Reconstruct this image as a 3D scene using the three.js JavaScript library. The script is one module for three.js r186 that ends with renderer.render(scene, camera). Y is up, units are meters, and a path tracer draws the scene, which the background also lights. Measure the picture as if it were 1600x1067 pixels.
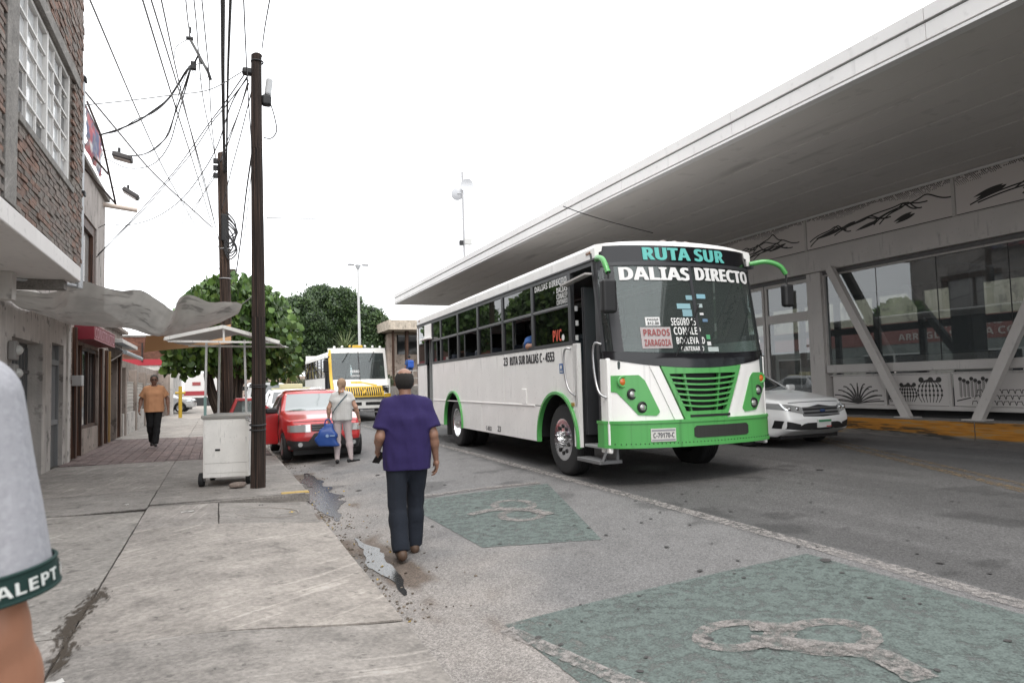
import * as THREE from 'three';
import { mergeGeometries, mergeVertices, toCreasedNormals } from 'three/addons/utils/BufferGeometryUtils.js';
import { RoundedBoxGeometry } from 'three/addons/geometries/RoundedBoxGeometry.js';
import { FontLoader } from 'three/addons/loaders/FontLoader.js';
const font = await new FontLoader().loadAsync('fonts/droid/droid_sans_bold.typeface.json');
// ---------- camera, sky, sun, exposure ----------
const scene = new THREE.Scene();
const camera = new THREE.PerspectiveCamera(2 * Math.atan(533.5 / 1067) * 180 / Math.PI, 1.5, 0.1, 1500);
camera.position.set(0, 1.53, 0);
camera.rotation.order = 'YXZ';
camera.rotation.set(THREE.MathUtils.degToRad(3.456), THREE.MathUtils.degToRad(-23.367), THREE.MathUtils.degToRad(-1.5));
camera.focus = 10; camera.userData.fStop = 5.6;
const renderer = new THREE.WebGLRenderer({ antialias: true });
renderer.toneMapping = THREE.LinearToneMapping;
renderer.toneMappingExposure = 1.2;
renderer.shadowMap.enabled = true;
// ---------- small tools ----------
let seed = 20240;
const rnd = () => { seed = (seed * 1664525 + 1013904223) >>> 0; return seed / 4294967296; };
const rr = (a, b) => a + (b - a) * rnd();
const lerp = (a, b, t) => a + (b - a) * t, clamp = (v, a = 0, b = 1) => Math.min(b, Math.max(a, v));
const sst = (a, b, v) => { const t = clamp((v - a) / (b - a)); return t * t * (3 - 2 * t); };
const V = (x, y, z) => new THREE.Vector3(x, y, z);
const h2 = (x, y, s = 0) => { let n = (Math.imul(x | 0, 374761393) + Math.imul(y | 0, 668265263) + Math.imul(s | 0, 2147483647 - 5)) | 0; n = Math.imul(n ^ (n >>> 13), 1274126177); return ((n ^ (n >>> 16)) >>> 0) / 4294967296; };
function vn(x, y, per = 0, s = 0) { // value noise, tileable when per > 0
  const xi = Math.floor(x), yi = Math.floor(y), fx = x - xi, fy = y - yi, u = fx * fx * (3 - 2 * fx), v = fy * fy * (3 - 2 * fy);
  const m = (k) => per ? ((k % per) + per) % per : k;
  return lerp(lerp(h2(m(xi), m(yi), s), h2(m(xi + 1), m(yi), s), u), lerp(h2(m(xi), m(yi + 1), s), h2(m(xi + 1), m(yi + 1), s), u), v);
}
function fbm(x, y, oct = 4, per = 0, s = 0) { let a = 0, w = 0.5, t = 0; for (let i = 0; i < oct; i++) { a += w * vn(x, y, per, s + i * 17); t += w; w *= 0.5; x *= 2; y *= 2; if (per) per *= 2; } return a / t; }
function n3(x, y, z) { return (vn(x + z * 3.1, y - z * 1.7) + vn(y * 1.3 + 9.1, z * 1.3 + x * .4) + vn(z + 4.4, x * 1.1 - y * .3)) / 3; }
function dataTex(n, fn, srgb = true, m = n) {
  const d = new Uint8Array(n * m * 4);
  for (let j = 0; j < m; j++) for (let i = 0; i < n; i++) { const c = fn(i / n, j / m, i, j), k = (j * n + i) * 4; d[k] = clamp(c[0]) * 255; d[k + 1] = clamp(c[1]) * 255; d[k + 2] = clamp(c[2]) * 255; d[k + 3] = c.length > 3 ? clamp(c[3]) * 255 : 255; }
  const t = new THREE.DataTexture(d, n, m); t.wrapS = t.wrapT = THREE.RepeatWrapping; t.magFilter = THREE.LinearFilter; t.minFilter = THREE.LinearMipmapLinearFilter; t.generateMipmaps = true;
  if (srgb) t.colorSpace = THREE.SRGBColorSpace; t.needsUpdate = true; return t;
}
const g1 = (v) => [v, v, v];
const rep = (t, x, y = x) => { const c = t.clone(); c.repeat.set(x, y); c.needsUpdate = true; return c; };
function mat(rgb, rough = 0.8, o = {}) { const m = new THREE.MeshPhysicalMaterial({ roughness: rough, ...o }); if (Array.isArray(rgb)) m.color.setRGB(...rgb); else m.color.set(rgb); return m; }
// ---------- sky: bright, thin overcast ----------
{
  const w = 512, h = 256, d = new Float32Array(w * h * 4);
  for (let j = 0; j < h; j++) for (let i = 0; i < w; i++) {
    const el = (j + 0.5) / h * Math.PI - Math.PI / 2, az = i / w * Math.PI * 2, k = (j * w + i) * 4;
    const x = Math.cos(el) * Math.cos(az), z = Math.cos(el) * Math.sin(az), y = Math.sin(el);
    const c = fbm(x * 3 + 11 + y * 2, z * 3 + 7 - y, 5);
    const L = y > -0.02 ? 1.95 * (0.84 + 0.34 * c) : 0.3;
    const b = 0.02 + 0.05 * (1 - c);
    d[k] = L * (1 - b * 0.6); d[k + 1] = L * (1 - b * 0.2); d[k + 2] = L * 1.015; d[k + 3] = 1;
  }
  const t = new THREE.DataTexture(d, w, h, THREE.RGBAFormat, THREE.FloatType);
  t.mapping = THREE.EquirectangularReflectionMapping; t.magFilter = t.minFilter = THREE.LinearFilter; t.wrapS = THREE.RepeatWrapping; t.needsUpdate = true;
  scene.background = t; scene.environment = t;
}
const sun = new THREE.DirectionalLight(0xfff8ee, 1.4);
sun.position.set(-14, 60, 22); sun.target.position.set(4, 0, -14);
sun.castShadow = true; sun.shadow.radius = 36; sun.shadow.mapSize.set(2048, 2048);
Object.assign(sun.shadow.camera, { left: -45, right: 45, top: 45, bottom: -45, near: 1, far: 160 });
scene.add(sun, sun.target);
// ---------- object helpers ----------
const taken = {};
function numbered(n) { const k = taken[n] = (taken[n] ?? -1) + 1; return k ? n + '_' + String(k).padStart(3, '0') : n; }
function thing(name, label, category, group, p = [0, 0, 0], turn = 0) {
  const o = new THREE.Group(); o.name = numbered(name); o.position.set(...p); o.rotation.y = turn; o.userData = { label, category }; if (group) o.userData.group = group; scene.add(o); return o;
}
function tidy(gs) { // geometries -> one, keeping position, normal, uv (and colour if all have it)
  gs = (Array.isArray(gs) ? gs.flat(9) : [gs]).map((g) => { g = g.index ? g.toNonIndexed() : g.clone(); if (!g.attributes.normal) g.computeVertexNormals(); if (!g.attributes.uv) g.setAttribute('uv', new THREE.BufferAttribute(new Float32Array(g.attributes.position.count * 2), 2)); return g; });
  const col = gs.every((g) => g.attributes.color);
  for (const g of gs) for (const a of Object.keys(g.attributes)) if (!['position', 'normal', 'uv'].includes(a) && !(a === 'color' && col)) g.deleteAttribute(a);
  for (const g of gs) { g.morphAttributes = {}; }
  return gs.length === 1 ? gs[0] : mergeGeometries(gs);
}
function obj(name, gs, m, parent) {
  const o = new THREE.Mesh(tidy(gs), m); o.castShadow = o.receiveShadow = true;
  if (parent) { o.name = name; parent.add(o); } else { o.name = numbered(name); scene.add(o); }
  return o;
}
const tag = (o, label, category, group) => { o.userData.label = label; o.userData.category = category; if (group) o.userData.group = group; return o; };
const struct = (name, gs, m, label) => { const o = obj(name, gs, m); o.userData.kind = 'structure'; if (label) o.userData.label = label; return o; };
function box(x0, x1, y0, y1, z0, z1) { // box with uv in metres
  const g = new THREE.BoxGeometry(x1 - x0, y1 - y0, z1 - z0); g.translate((x0 + x1) / 2, (y0 + y1) / 2, (z0 + z1) / 2); return muv(g);
}
function muv(g, s = 1) { // uv in metres from the dominant normal axis
  if (g.index) g = g.toNonIndexed(); if (!g.attributes.normal) g.computeVertexNormals();
  const p = g.attributes.position, n = g.attributes.normal, uv = new Float32Array(p.count * 2);
  for (let i = 0; i < p.count; i++) { const ax = Math.abs(n.getX(i)), ay = Math.abs(n.getY(i)), az = Math.abs(n.getZ(i)); let u, v; if (ay >= ax && ay >= az) { u = p.getX(i); v = p.getZ(i); } else if (ax >= az) { u = p.getZ(i); v = p.getY(i); } else { u = p.getX(i); v = p.getY(i); } uv[i * 2] = u * s; uv[i * 2 + 1] = v * s; }
  g.setAttribute('uv', new THREE.BufferAttribute(uv, 2)); return g;
}
function rbox(x0, x1, y0, y1, z0, z1, r = 0.01, seg = 2) { const g = new RoundedBoxGeometry(x1 - x0, y1 - y0, z1 - z0, seg, Math.min(r, (x1 - x0) / 2.01, (y1 - y0) / 2.01, (z1 - z0) / 2.01)); g.translate((x0 + x1) / 2, (y0 + y1) / 2, (z0 + z1) / 2); return muv(g); }
function bar(a, b, w, h = w, r = 0) { // square bar from a to b
  a = V(...a); b = V(...b); const L = a.distanceTo(b), g = r ? new RoundedBoxGeometry(w, h, L, 2, r) : new THREE.BoxGeometry(w, h, L); const m = new THREE.Matrix4().lookAt(b, a, Math.abs(b.y - a.y) > L * 0.99 ? V(0, 0, 1) : V(0, 1, 0)); g.applyMatrix4(m); g.translate((a.x + b.x) / 2, (a.y + b.y) / 2, (a.z + b.z) / 2); return muv(g);
}
function rod(a, b, r, r2 = r, n = 10) { a = V(...a); b = V(...b); const L = a.distanceTo(b), g = new THREE.CylinderGeometry(r2, r, L, n, 1); g.rotateX(Math.PI / 2); g.applyMatrix4(new THREE.Matrix4().lookAt(b, a, Math.abs(b.y - a.y) > L * 0.99 ? V(0, 0, 1) : V(0, 1, 0))); g.translate((a.x + b.x) / 2, (a.y + b.y) / 2, (a.z + b.z) / 2); return g; }
function tube(pts, r, n = 24, k = 8) { return new THREE.TubeGeometry(new THREE.CatmullRomCurve3(pts.map((p) => V(...p))), n, r, k); }
function grid(nu, nv, fn, uvf) { // surface from fn(u,v)->[x,y,z]
  const P = [], U = [], I = []; for (let j = 0; j <= nv; j++) for (let i = 0; i <= nu; i++) { const p = fn(i / nu, j / nv); P.push(...p); const q = uvf ? uvf(i / nu, j / nv, p) : [p[0], p[2]]; U.push(q[0], q[1]); }
  for (let j = 0; j < nv; j++) for (let i = 0; i < nu; i++) { const a = j * (nu + 1) + i, b = a + 1, c = a + nu + 1, d = c + 1; I.push(a, b, d, a, d, c); }
  const g = new THREE.BufferGeometry(); g.setAttribute('position', new THREE.Float32BufferAttribute(P, 3)); g.setAttribute('uv', new THREE.Float32BufferAttribute(U, 2)); g.setIndex(I); g.computeVertexNormals(); return g;
}
function slab(nu, nv, fn, off) { // closed thick sheet: fn(u,v) front, off = back offset vector or fn
  const F = grid(nu, nv, fn), O = typeof off === 'function' ? off : () => off, bk = (u, v) => { const p = fn(u, v), o = O(u, v); return [p[0] + o[0], p[1] + o[1], p[2] + o[2]]; };
  const Bk = grid(nu, nv, (u, v) => bk(1 - u, v)); const E = [];
  const edge = (f, n) => { E.push(grid(n, 1, (u, v) => { const [a, b] = f(u); return v < 0.5 ? bk(a, b) : fn(a, b); })); };
  edge((u) => [u, 0], nu); edge((u) => [1 - u, 1], nu); edge((u) => [0, 1 - u], nv); edge((u) => [1, u], nv);
  return [F, Bk, ...E];
}
function extr(pts, t, holes = [], bev = 0) { const s = new THREE.Shape(pts.map((p) => new THREE.Vector2(...p))); for (const h of holes) s.holes.push(new THREE.Path(h.map((p) => new THREE.Vector2(...p)))); return new THREE.ExtrudeGeometry(s, { depth: t - 2 * bev, bevelEnabled: bev > 0, bevelSize: bev, bevelThickness: bev, bevelOffset: -bev, bevelSegments: 2, curveSegments: 8 }).translate(0, 0, bev); }
const basis = (x, y, z, o = [0, 0, 0]) => new THREE.Matrix4().makeBasis(V(...x), V(...y), V(...z)).setPosition(...o);
function text(str, w, h, skew = 0) { // flat lettering filling w x h, origin lower left
  const g = new THREE.ShapeGeometry(font.generateShapes(str, 1), 3); g.computeBoundingBox(); const b = g.boundingBox; g.translate(-b.min.x, -b.min.y, 0); g.scale(w / (b.max.x - b.min.x), h / (b.max.y - b.min.y), 1);
  if (skew) g.applyMatrix4(new THREE.Matrix4().makeShear(0, 0, skew, 0, 0, 0)); return g;
}
function paintGeo(g, fn) { const p = g.attributes.position, c = new Float32Array(p.count * 3); for (let i = 0; i < p.count; i++) { const q = fn(p.getX(i), p.getY(i), p.getZ(i), i); c[i * 3] = q[0]; c[i * 3 + 1] = q[1]; c[i * 3 + 2] = q[2]; } g.setAttribute('color', new THREE.BufferAttribute(c, 3)); return g; }
// road: crown rising from the gutter at x = 1.1
const roadY = (x) => 0.27 * (1 - Math.exp(-(Math.max(x, 1.1) - 1.1) / 3));
// ---------- shared textures ----------
const T = {};
T.grain = dataTex(1024, (u, v, i, j) => { const a = h2(i >> 1, j >> 1, 3), b = fbm(u * 180, v * 180, 3, 180, 5), c = fbm(u * 8, v * 8, 4, 8, 9), q = h2(i >> 1, j >> 1, 8); const sp = q > 0.97 ? 0.2 : q < 0.05 ? -0.2 : 0; return g1(0.74 + (a - 0.5) * 0.16 + (b - 0.5) * 0.4 + (c - 0.5) * 0.08 + sp); });
T.grainB = dataTex(1024, (u, v, i, j) => g1(0.5 + (h2(i >> 1, j >> 1, 3) - 0.5) * 0.4 + (fbm(u * 180, v * 180, 2, 180, 5) - 0.5) * 0.8), false);
T.conc = dataTex(1024, (u, v, i, j) => { const a = h2(i, j, 31), b = fbm(u * 10, v * 10, 6, 10, 35), c = fbm(u * 60, v * 6, 3, 60, 39), e = fbm(u * 24, v * 24, 4, 24, 71); const pit = h2(i >> 1, j >> 1, 37) > 0.996 ? -0.22 : 0, dark = -0.09 * sst(0.6, 0.8, e), sc = 0.1 * sst(0.66, 0.76, fbm(u * 70, v * 5, 3, 70, 97)) - 0.14 * (fbm(u * 40, v * 40, 3, 40, 83) > 0.8 ? 1 : 0); const t = 0.82 + (a - 0.5) * 0.1 + (b - 0.5) * 0.2 + (c - 0.5) * 0.1 + (fbm(u * 150, v * 150, 2, 150, 77) - 0.5) * 0.2 + pit + dark + sc; return [t, t * 0.985, t * 0.965]; });
T.plaster = dataTex(512, (u, v, i, j) => { const b = fbm(u * 7, v * 7, 6, 7, 45), e = fbm(u * 20, v * 20, 4, 20, 49), st = fbm(u * 40, v * 3, 3, 40, 48); const t = 0.88 + (b - 0.5) * 0.22 - 0.22 * sst(0.64, 0.8, e) + (st - 0.5) * 0.12; return [t, t * 0.99, t * 0.975]; });
T.fine = dataTex(256, (u, v, i, j) => g1(0.5 + (fbm(u * 32, v * 32, 4, 32, 51) - 0.5) + (h2(i, j, 52) - 0.5) * 0.2), false);
T.wood = dataTex(512, (u, v, i, j) => { const s = fbm(u * 60, v * 3, 5, 60, 61), c = fbm(u * 120, v * 2, 3, 120, 66), k = fbm(u * 30, v * 1, 2, 30, 69); const t = 0.62 + (s - 0.5) * 0.9 - 0.5 * sst(0.62, 0.75, c) + (k - 0.5) * 0.3; return [t, t * 0.96, t * 0.93]; });
T.dirt = dataTex(512, (u, v) => { const b = fbm(u * 6, v * 6, 6, 6, 81), s = fbm(u * 26, v * 2.0, 4, 26, 85), e = fbm(u * 40, v * 40, 3, 40, 88); const t = 0.985 + (b - 0.5) * 0.07 - 0.16 * sst(0.6, 0.85, s) * sst(0.4, 0.7, b) - 0.05 * sst(0.72, 0.8, e); return [t, t * 0.995, t * 0.985]; });
T.cloth = dataTex(256, (u, v, i, j) => g1(0.88 + 0.025 * Math.sin(i * 1.6) * Math.sin(j * 1.6) + (fbm(u * 12, v * 12, 4, 12, 91) - 0.5) * 0.14), true);
const M = {};
M.blackRubber = mat([0.018, 0.018, 0.019], 0.75, { bumpMap: T.fine, bumpScale: 0.002 });
M.black = mat([0.012, 0.012, 0.013], 0.55);
M.gloss = mat([0.01, 0.01, 0.012], 0.12);
M.chrome = mat([0.75, 0.75, 0.76], 0.16, { metalness: 1 });
M.steel = mat([0.45, 0.45, 0.46], 0.38, { metalness: 0.9 });
M.galv = mat([0.42, 0.43, 0.44], 0.5, { metalness: 0.6 });
M.wire = mat([0.03, 0.03, 0.032], 0.6);
M.wireGrey = mat([0.26, 0.26, 0.265], 0.6);
M.glass = mat([0.82, 0.88, 0.87], 0.02, { transmission: 1, thickness: 0, ior: 1.5 });
// ================= GROUND =================
{
  const far = mat([0.19, 0.18, 0.165], 0.95, { map: rep(T.conc, 0.15) });
  struct('ground', grid(8, 8, (u, v) => [lerp(-400, 400, u), -0.08, lerp(60, -500, v)]), far, 'dusty ground stretching away to the horizon');
}
M.asphalt = mat([1, 1, 1], 0.9, { vertexColors: true, map: rep(T.grain, 0.55), bumpMap: rep(T.grainB, 0.55), bumpScale: 0.004 });
function roadCol(x, y, z) {
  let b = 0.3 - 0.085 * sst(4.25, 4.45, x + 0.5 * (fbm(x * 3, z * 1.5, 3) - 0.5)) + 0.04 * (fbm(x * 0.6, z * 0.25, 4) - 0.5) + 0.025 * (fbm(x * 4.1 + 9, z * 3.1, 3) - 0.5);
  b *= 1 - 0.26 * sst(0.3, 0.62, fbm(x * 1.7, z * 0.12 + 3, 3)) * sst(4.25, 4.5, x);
  let c = [b * 1.0, b * 0.975, b * 0.97];
  const w = fbm(x * 1.2, z * 1.2, 4), w2 = fbm(x * 5 + 3, z * 2.4, 4);
  const dusty = (1 - sst(1.25, 2.5, x + (w - 0.5) * 1.6)) * (0.55 + 0.45 * w2); // dusty worn strip beside the kerb
  c = c.map((v, i) => lerp(v, [0.5, 0.46, 0.43][i], clamp(dusty * 1.15)));
  const brown = sst(0.55, 0.66, fbm(x * 2.2 + 7, z * 0.9 + 4, 4)) * (1 - sst(1.35, 1.9, x + (w2 - 0.5) * 0.6)) * (z < -3.9 ? 1 : 0.25);
  c = c.map((v, i) => lerp(v, [0.2, 0.14, 0.1][i], brown * 0.8));
  const oil = sst(0.69, 0.75, fbm(x * 1.6 + 31, z * 1.6 + 12, 4)); c = c.map((v) => v * (1 - 0.35 * oil));
  const damp = sst(0.56, 0.64, fbm(x * 1.1 + 1.7, z * 0.8 - 3.3, 4)) * sst(-8.6, -10, z) * (1 - sst(1.7, 2.6, x)); c = c.map((v, i) => lerp(v, [0.1, 0.09, 0.084][i], damp * 0.75));
  return c;
}
{
  const X0 = 1.02, X1 = 12.42;
  const near = grid(176, 460, (u, v) => { const x = lerp(X0, X1, u ** 1.25), z = lerp(3, -26, v); return [x, roadY(x) + 0.004 * (fbm(x * 1.5, z * 1.5, 3) - 0.5), z]; });
  const mid = grid(60, 90, (u, v) => { const x = lerp(X0, X1, u ** 1.25), z = lerp(-26, -75, v); return [x, roadY(x), z]; });
  const farr = grid(12, 30, (u, v) => { const x = lerp(X0, X1, u ** 1.25), z = lerp(-75, -300, v); return [x, roadY(x), z]; });
  const back = grid(40, 40, (u, v) => { const x = lerp(X0, X1, u ** 1.25), z = lerp(40, 3, v); return [x, roadY(x), z]; });
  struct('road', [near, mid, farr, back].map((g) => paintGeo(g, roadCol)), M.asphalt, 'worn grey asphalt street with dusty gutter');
}
// painted markings: thin sheets of worn paint following the crown of the road
const wornAlpha = (n, cut, soft, s) => dataTex(512, (u, v, i, j) => { const a = fbm(u * n, v * n, 6, n, s), b = h2(i, j, s + 2), c = fbm(u * n * 6, v * n * 6, 3, n * 6, s + 7); const t = 0.86 + (c - 0.5) * 0.35 + (b - 0.5) * 0.12; return [t, t, t, sst(cut, cut + soft, a * 0.7 + c * 0.3 + (b - 0.5) * 0.1)]; });
M.greenPaint = mat([0.15, 0.186, 0.173], 0.85, { map: rep(wornAlpha(70, 0.08, 0.55, 301), 0.3), transparent: true, bumpMap: rep(T.grainB, 0.55), bumpScale: 0.004 });
M.whitePaint = mat([0.36, 0.335, 0.32], 0.8, { map: rep(wornAlpha(90, 0.22, 0.5, 331), 0.37), transparent: true, bumpMap: rep(T.grainB, 0.55), bumpScale: 0.004 });
M.pinkPaint = mat([0.31, 0.285, 0.27], 0.8, { map: rep(wornAlpha(60, 0.18, 0.55, 361), 0.4), transparent: true });
M.yellowPaint = mat([0.26, 0.19, 0.115], 0.8, { map: rep(wornAlpha(70, 0.28, 0.5, 391), 0.33), transparent: true });
const onRoad = (x, z, h) => [x, roadY(x) + h, z];
const quadRoad = (c, h, nu = 30, nv = 40) => grid(nu, nv, (u, v) => { const x = lerp(lerp(c[0][0], c[1][0], u), lerp(c[3][0], c[2][0], u), v), z = lerp(lerp(c[0][1], c[1][1], u), lerp(c[3][1], c[2][1], u), v); return onRoad(x, z, h); });
const ribbonRoad = (pts, w, h, n = 60) => { const cv = new THREE.CatmullRomCurve3(pts.map((p) => V(p[0], 0, p[1]))); return grid(n, 3, (u, v) => { const p = cv.getPoint(u), t = cv.getTangent(u); const q = (v - 0.5) * w * (1 + 0.25 * (fbm(u * 40, v * 3, 2) - 0.5)); return onRoad(p.x - t.z * q, p.z + t.x * q, h); }); };
struct('bike_lane_paint', quadRoad([[1.62, -3.98], [4.12, -3.98], [4.05, 2.5], [1.75, 2.5]], 0.0045), M.greenPaint, 'worn green bike lane patch nearest the camera');
struct('bike_lane_paint', quadRoad([[2.1, -8.45], [4.05, -8.3], [3.1, -5.3], [2.15, -5.75]], 0.0045), M.greenPaint, 'worn green bike lane patch beside the walking man');
struct('lane_edge_line', ribbonRoad([[4.62, -24], [4.56, -15.9], [4.44, -8.2], [4.33, -4.3], [4.26, -2.4], [4.2, 3]], 0.15, 0.0045, 260), M.whitePaint, 'faded white line along the bike lane');
struct('bike_lane_edge_line', ribbonRoad([[1.6, -3.9], [1.78, -3.1], [1.95, -2.4], [2.05, -1.2], [2.1, 2]], 0.1, 0.009, 80), M.whitePaint, 'scuffed white line at the near kerb side of the green patch');
struct('bike_lane_edge_line', ribbonRoad([[2.0, -8.62], [2.9, -8.6], [4.0, -8.45]], 0.16, 0.009, 40), M.pinkPaint, 'pale cross line behind the far green patch');
struct('centre_line', [ribbonRoad([[13 - 1.6, -11.2], [9.84, -8.31], [7.86, -4.6], [5.6, -0.6]], 0.16, 0.0045, 90), ribbonRoad([[13 - 1.35, -11.2], [10.05, -8.2], [8.07, -4.5], [5.8, -0.5]], 0.1, 0.0045, 90)], M.yellowPaint, 'faded yellow line in front of the white car');
{ // bicycle symbols, much worn
  const ring = (cx, cz, rx, rz, w) => { const p = []; for (let i = 0; i <= 24; i++) { const a = i / 24 * Math.PI * 2; p.push([cx + Math.cos(a) * rx, cz + Math.sin(a) * rz]); } return ribbonRoad(p, w, 0.009, 60); };
  struct('bike_symbol', [ring(2.62, -3.06, 0.21, 0.16, 0.09), ring(3.0, -2.78, 0.24, 0.19, 0.1), ribbonRoad([[2.62, -2.95], [2.85, -2.7], [3.0, -2.5], [2.95, -2.2]], 0.16, 0.0135), ribbonRoad([[2.75, -3.1], [2.95, -2.95]], 0.12, 0.0135)], M.pinkPaint, 'worn pale bicycle symbol on the near green patch');
  struct('bike_symbol', [ring(3.1, -7.25, 0.2, 0.3, 0.1), ring(2.95, -6.7, 0.2, 0.26, 0.1), ribbonRoad([[2.5, -7.1], [2.8, -7.15], [3.1, -6.9], [3.2, -6.5]], 0.14, 0.0135)], M.pinkPaint, 'worn pale bicycle symbol on the far green patch');
  const wet = mat([0.03, 0.03, 0.03], 0.22, { bumpMap: rep(T.fine, 1.5), bumpScale: 0.002 });
  const pud = (pts, s) => { const c = pts.map((p) => [p[0], p[1]]), g = extr(c.map((p) => [p[0], -p[1]]), 0.004); g.rotateX(-Math.PI / 2); const P = g.attributes.position; for (let i = 0; i < P.count; i++) P.setY(i, P.getY(i) + roadY(P.getX(i)) + 0.003); return g; };
  const blob = (l) => { const o = []; for (const [x, z, w] of l) o.push([x - w * (0.45 + 1.1 * fbm(z * 5, 1, 4)), z]); for (const [x, z, w] of [...l].reverse()) o.push([x + w * (0.4 + 1.2 * fbm(z * 5 + 5, 7, 4)), z]); return o; };
  const seg = (a, w0, n, fx) => { const l = []; for (let i = 0; i <= n; i++) { const z = lerp(a[0], a[1], i / n); l.push([fx(z) + 0.12 * (fbm(z * 1.7, 4, 3) - 0.5), z, w0 * (0.25 + 1.2 * fbm(z * 2.2, 9, 3)) * Math.sin(Math.PI * clamp(0.06 + i / n * 0.9))]); } return blob(l); };
  struct('gutter_water', [[-12.6, -8.0, 0.2]].map(([a, b, w]) => pud(seg([a, b], w, 110, (z) => 1.24 + 0.045 * (-z - 8)), 0)), wet, 'shallow water lying in the gutter by the raised kerb');
  struct('gutter_water', [[-7.0, -4.95, 0.065]].map(([a, b, w]) => pud(seg([a, b], w, 80, (z) => 1.25 + 0.02 * (-z - 5)), 0)), wet, 'narrow trickle of water behind the walking man');
}
{ // old gum and oil drips on the asphalt
  const n = 520, im = new THREE.InstancedMesh(new THREE.CircleGeometry(0.02, 7).rotateX(-Math.PI / 2), mat([0.05, 0.047, 0.046], 0.8), n), d = new THREE.Object3D(); for (let k = 0; k < n; k++) { const x = 1.7 + 9.5 * rnd() ** 1.4, z = rr(-14, 1), q = rr(0.25, 1.1) * (rnd() > 0.93 ? 2.2 : 1); d.position.set(x, roadY(x) + 0.0095, z); d.quaternion.setFromAxisAngle(V(0, 0, 1), Math.atan(0.09 * Math.exp(-(x - 1.1) / 3))).multiply(new THREE.Quaternion().setFromAxisAngle(V(0, 1, 0), rr(0, 6))); d.scale.set(q * rr(0.7, 1.4), 1, q); d.updateMatrix(); im.setMatrixAt(k, d.matrix); } im.name = 'road_spots'; im.userData = { kind: 'stuff', label: 'small dark oil and gum spots on the road' }; scene.add(im);
}
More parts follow.
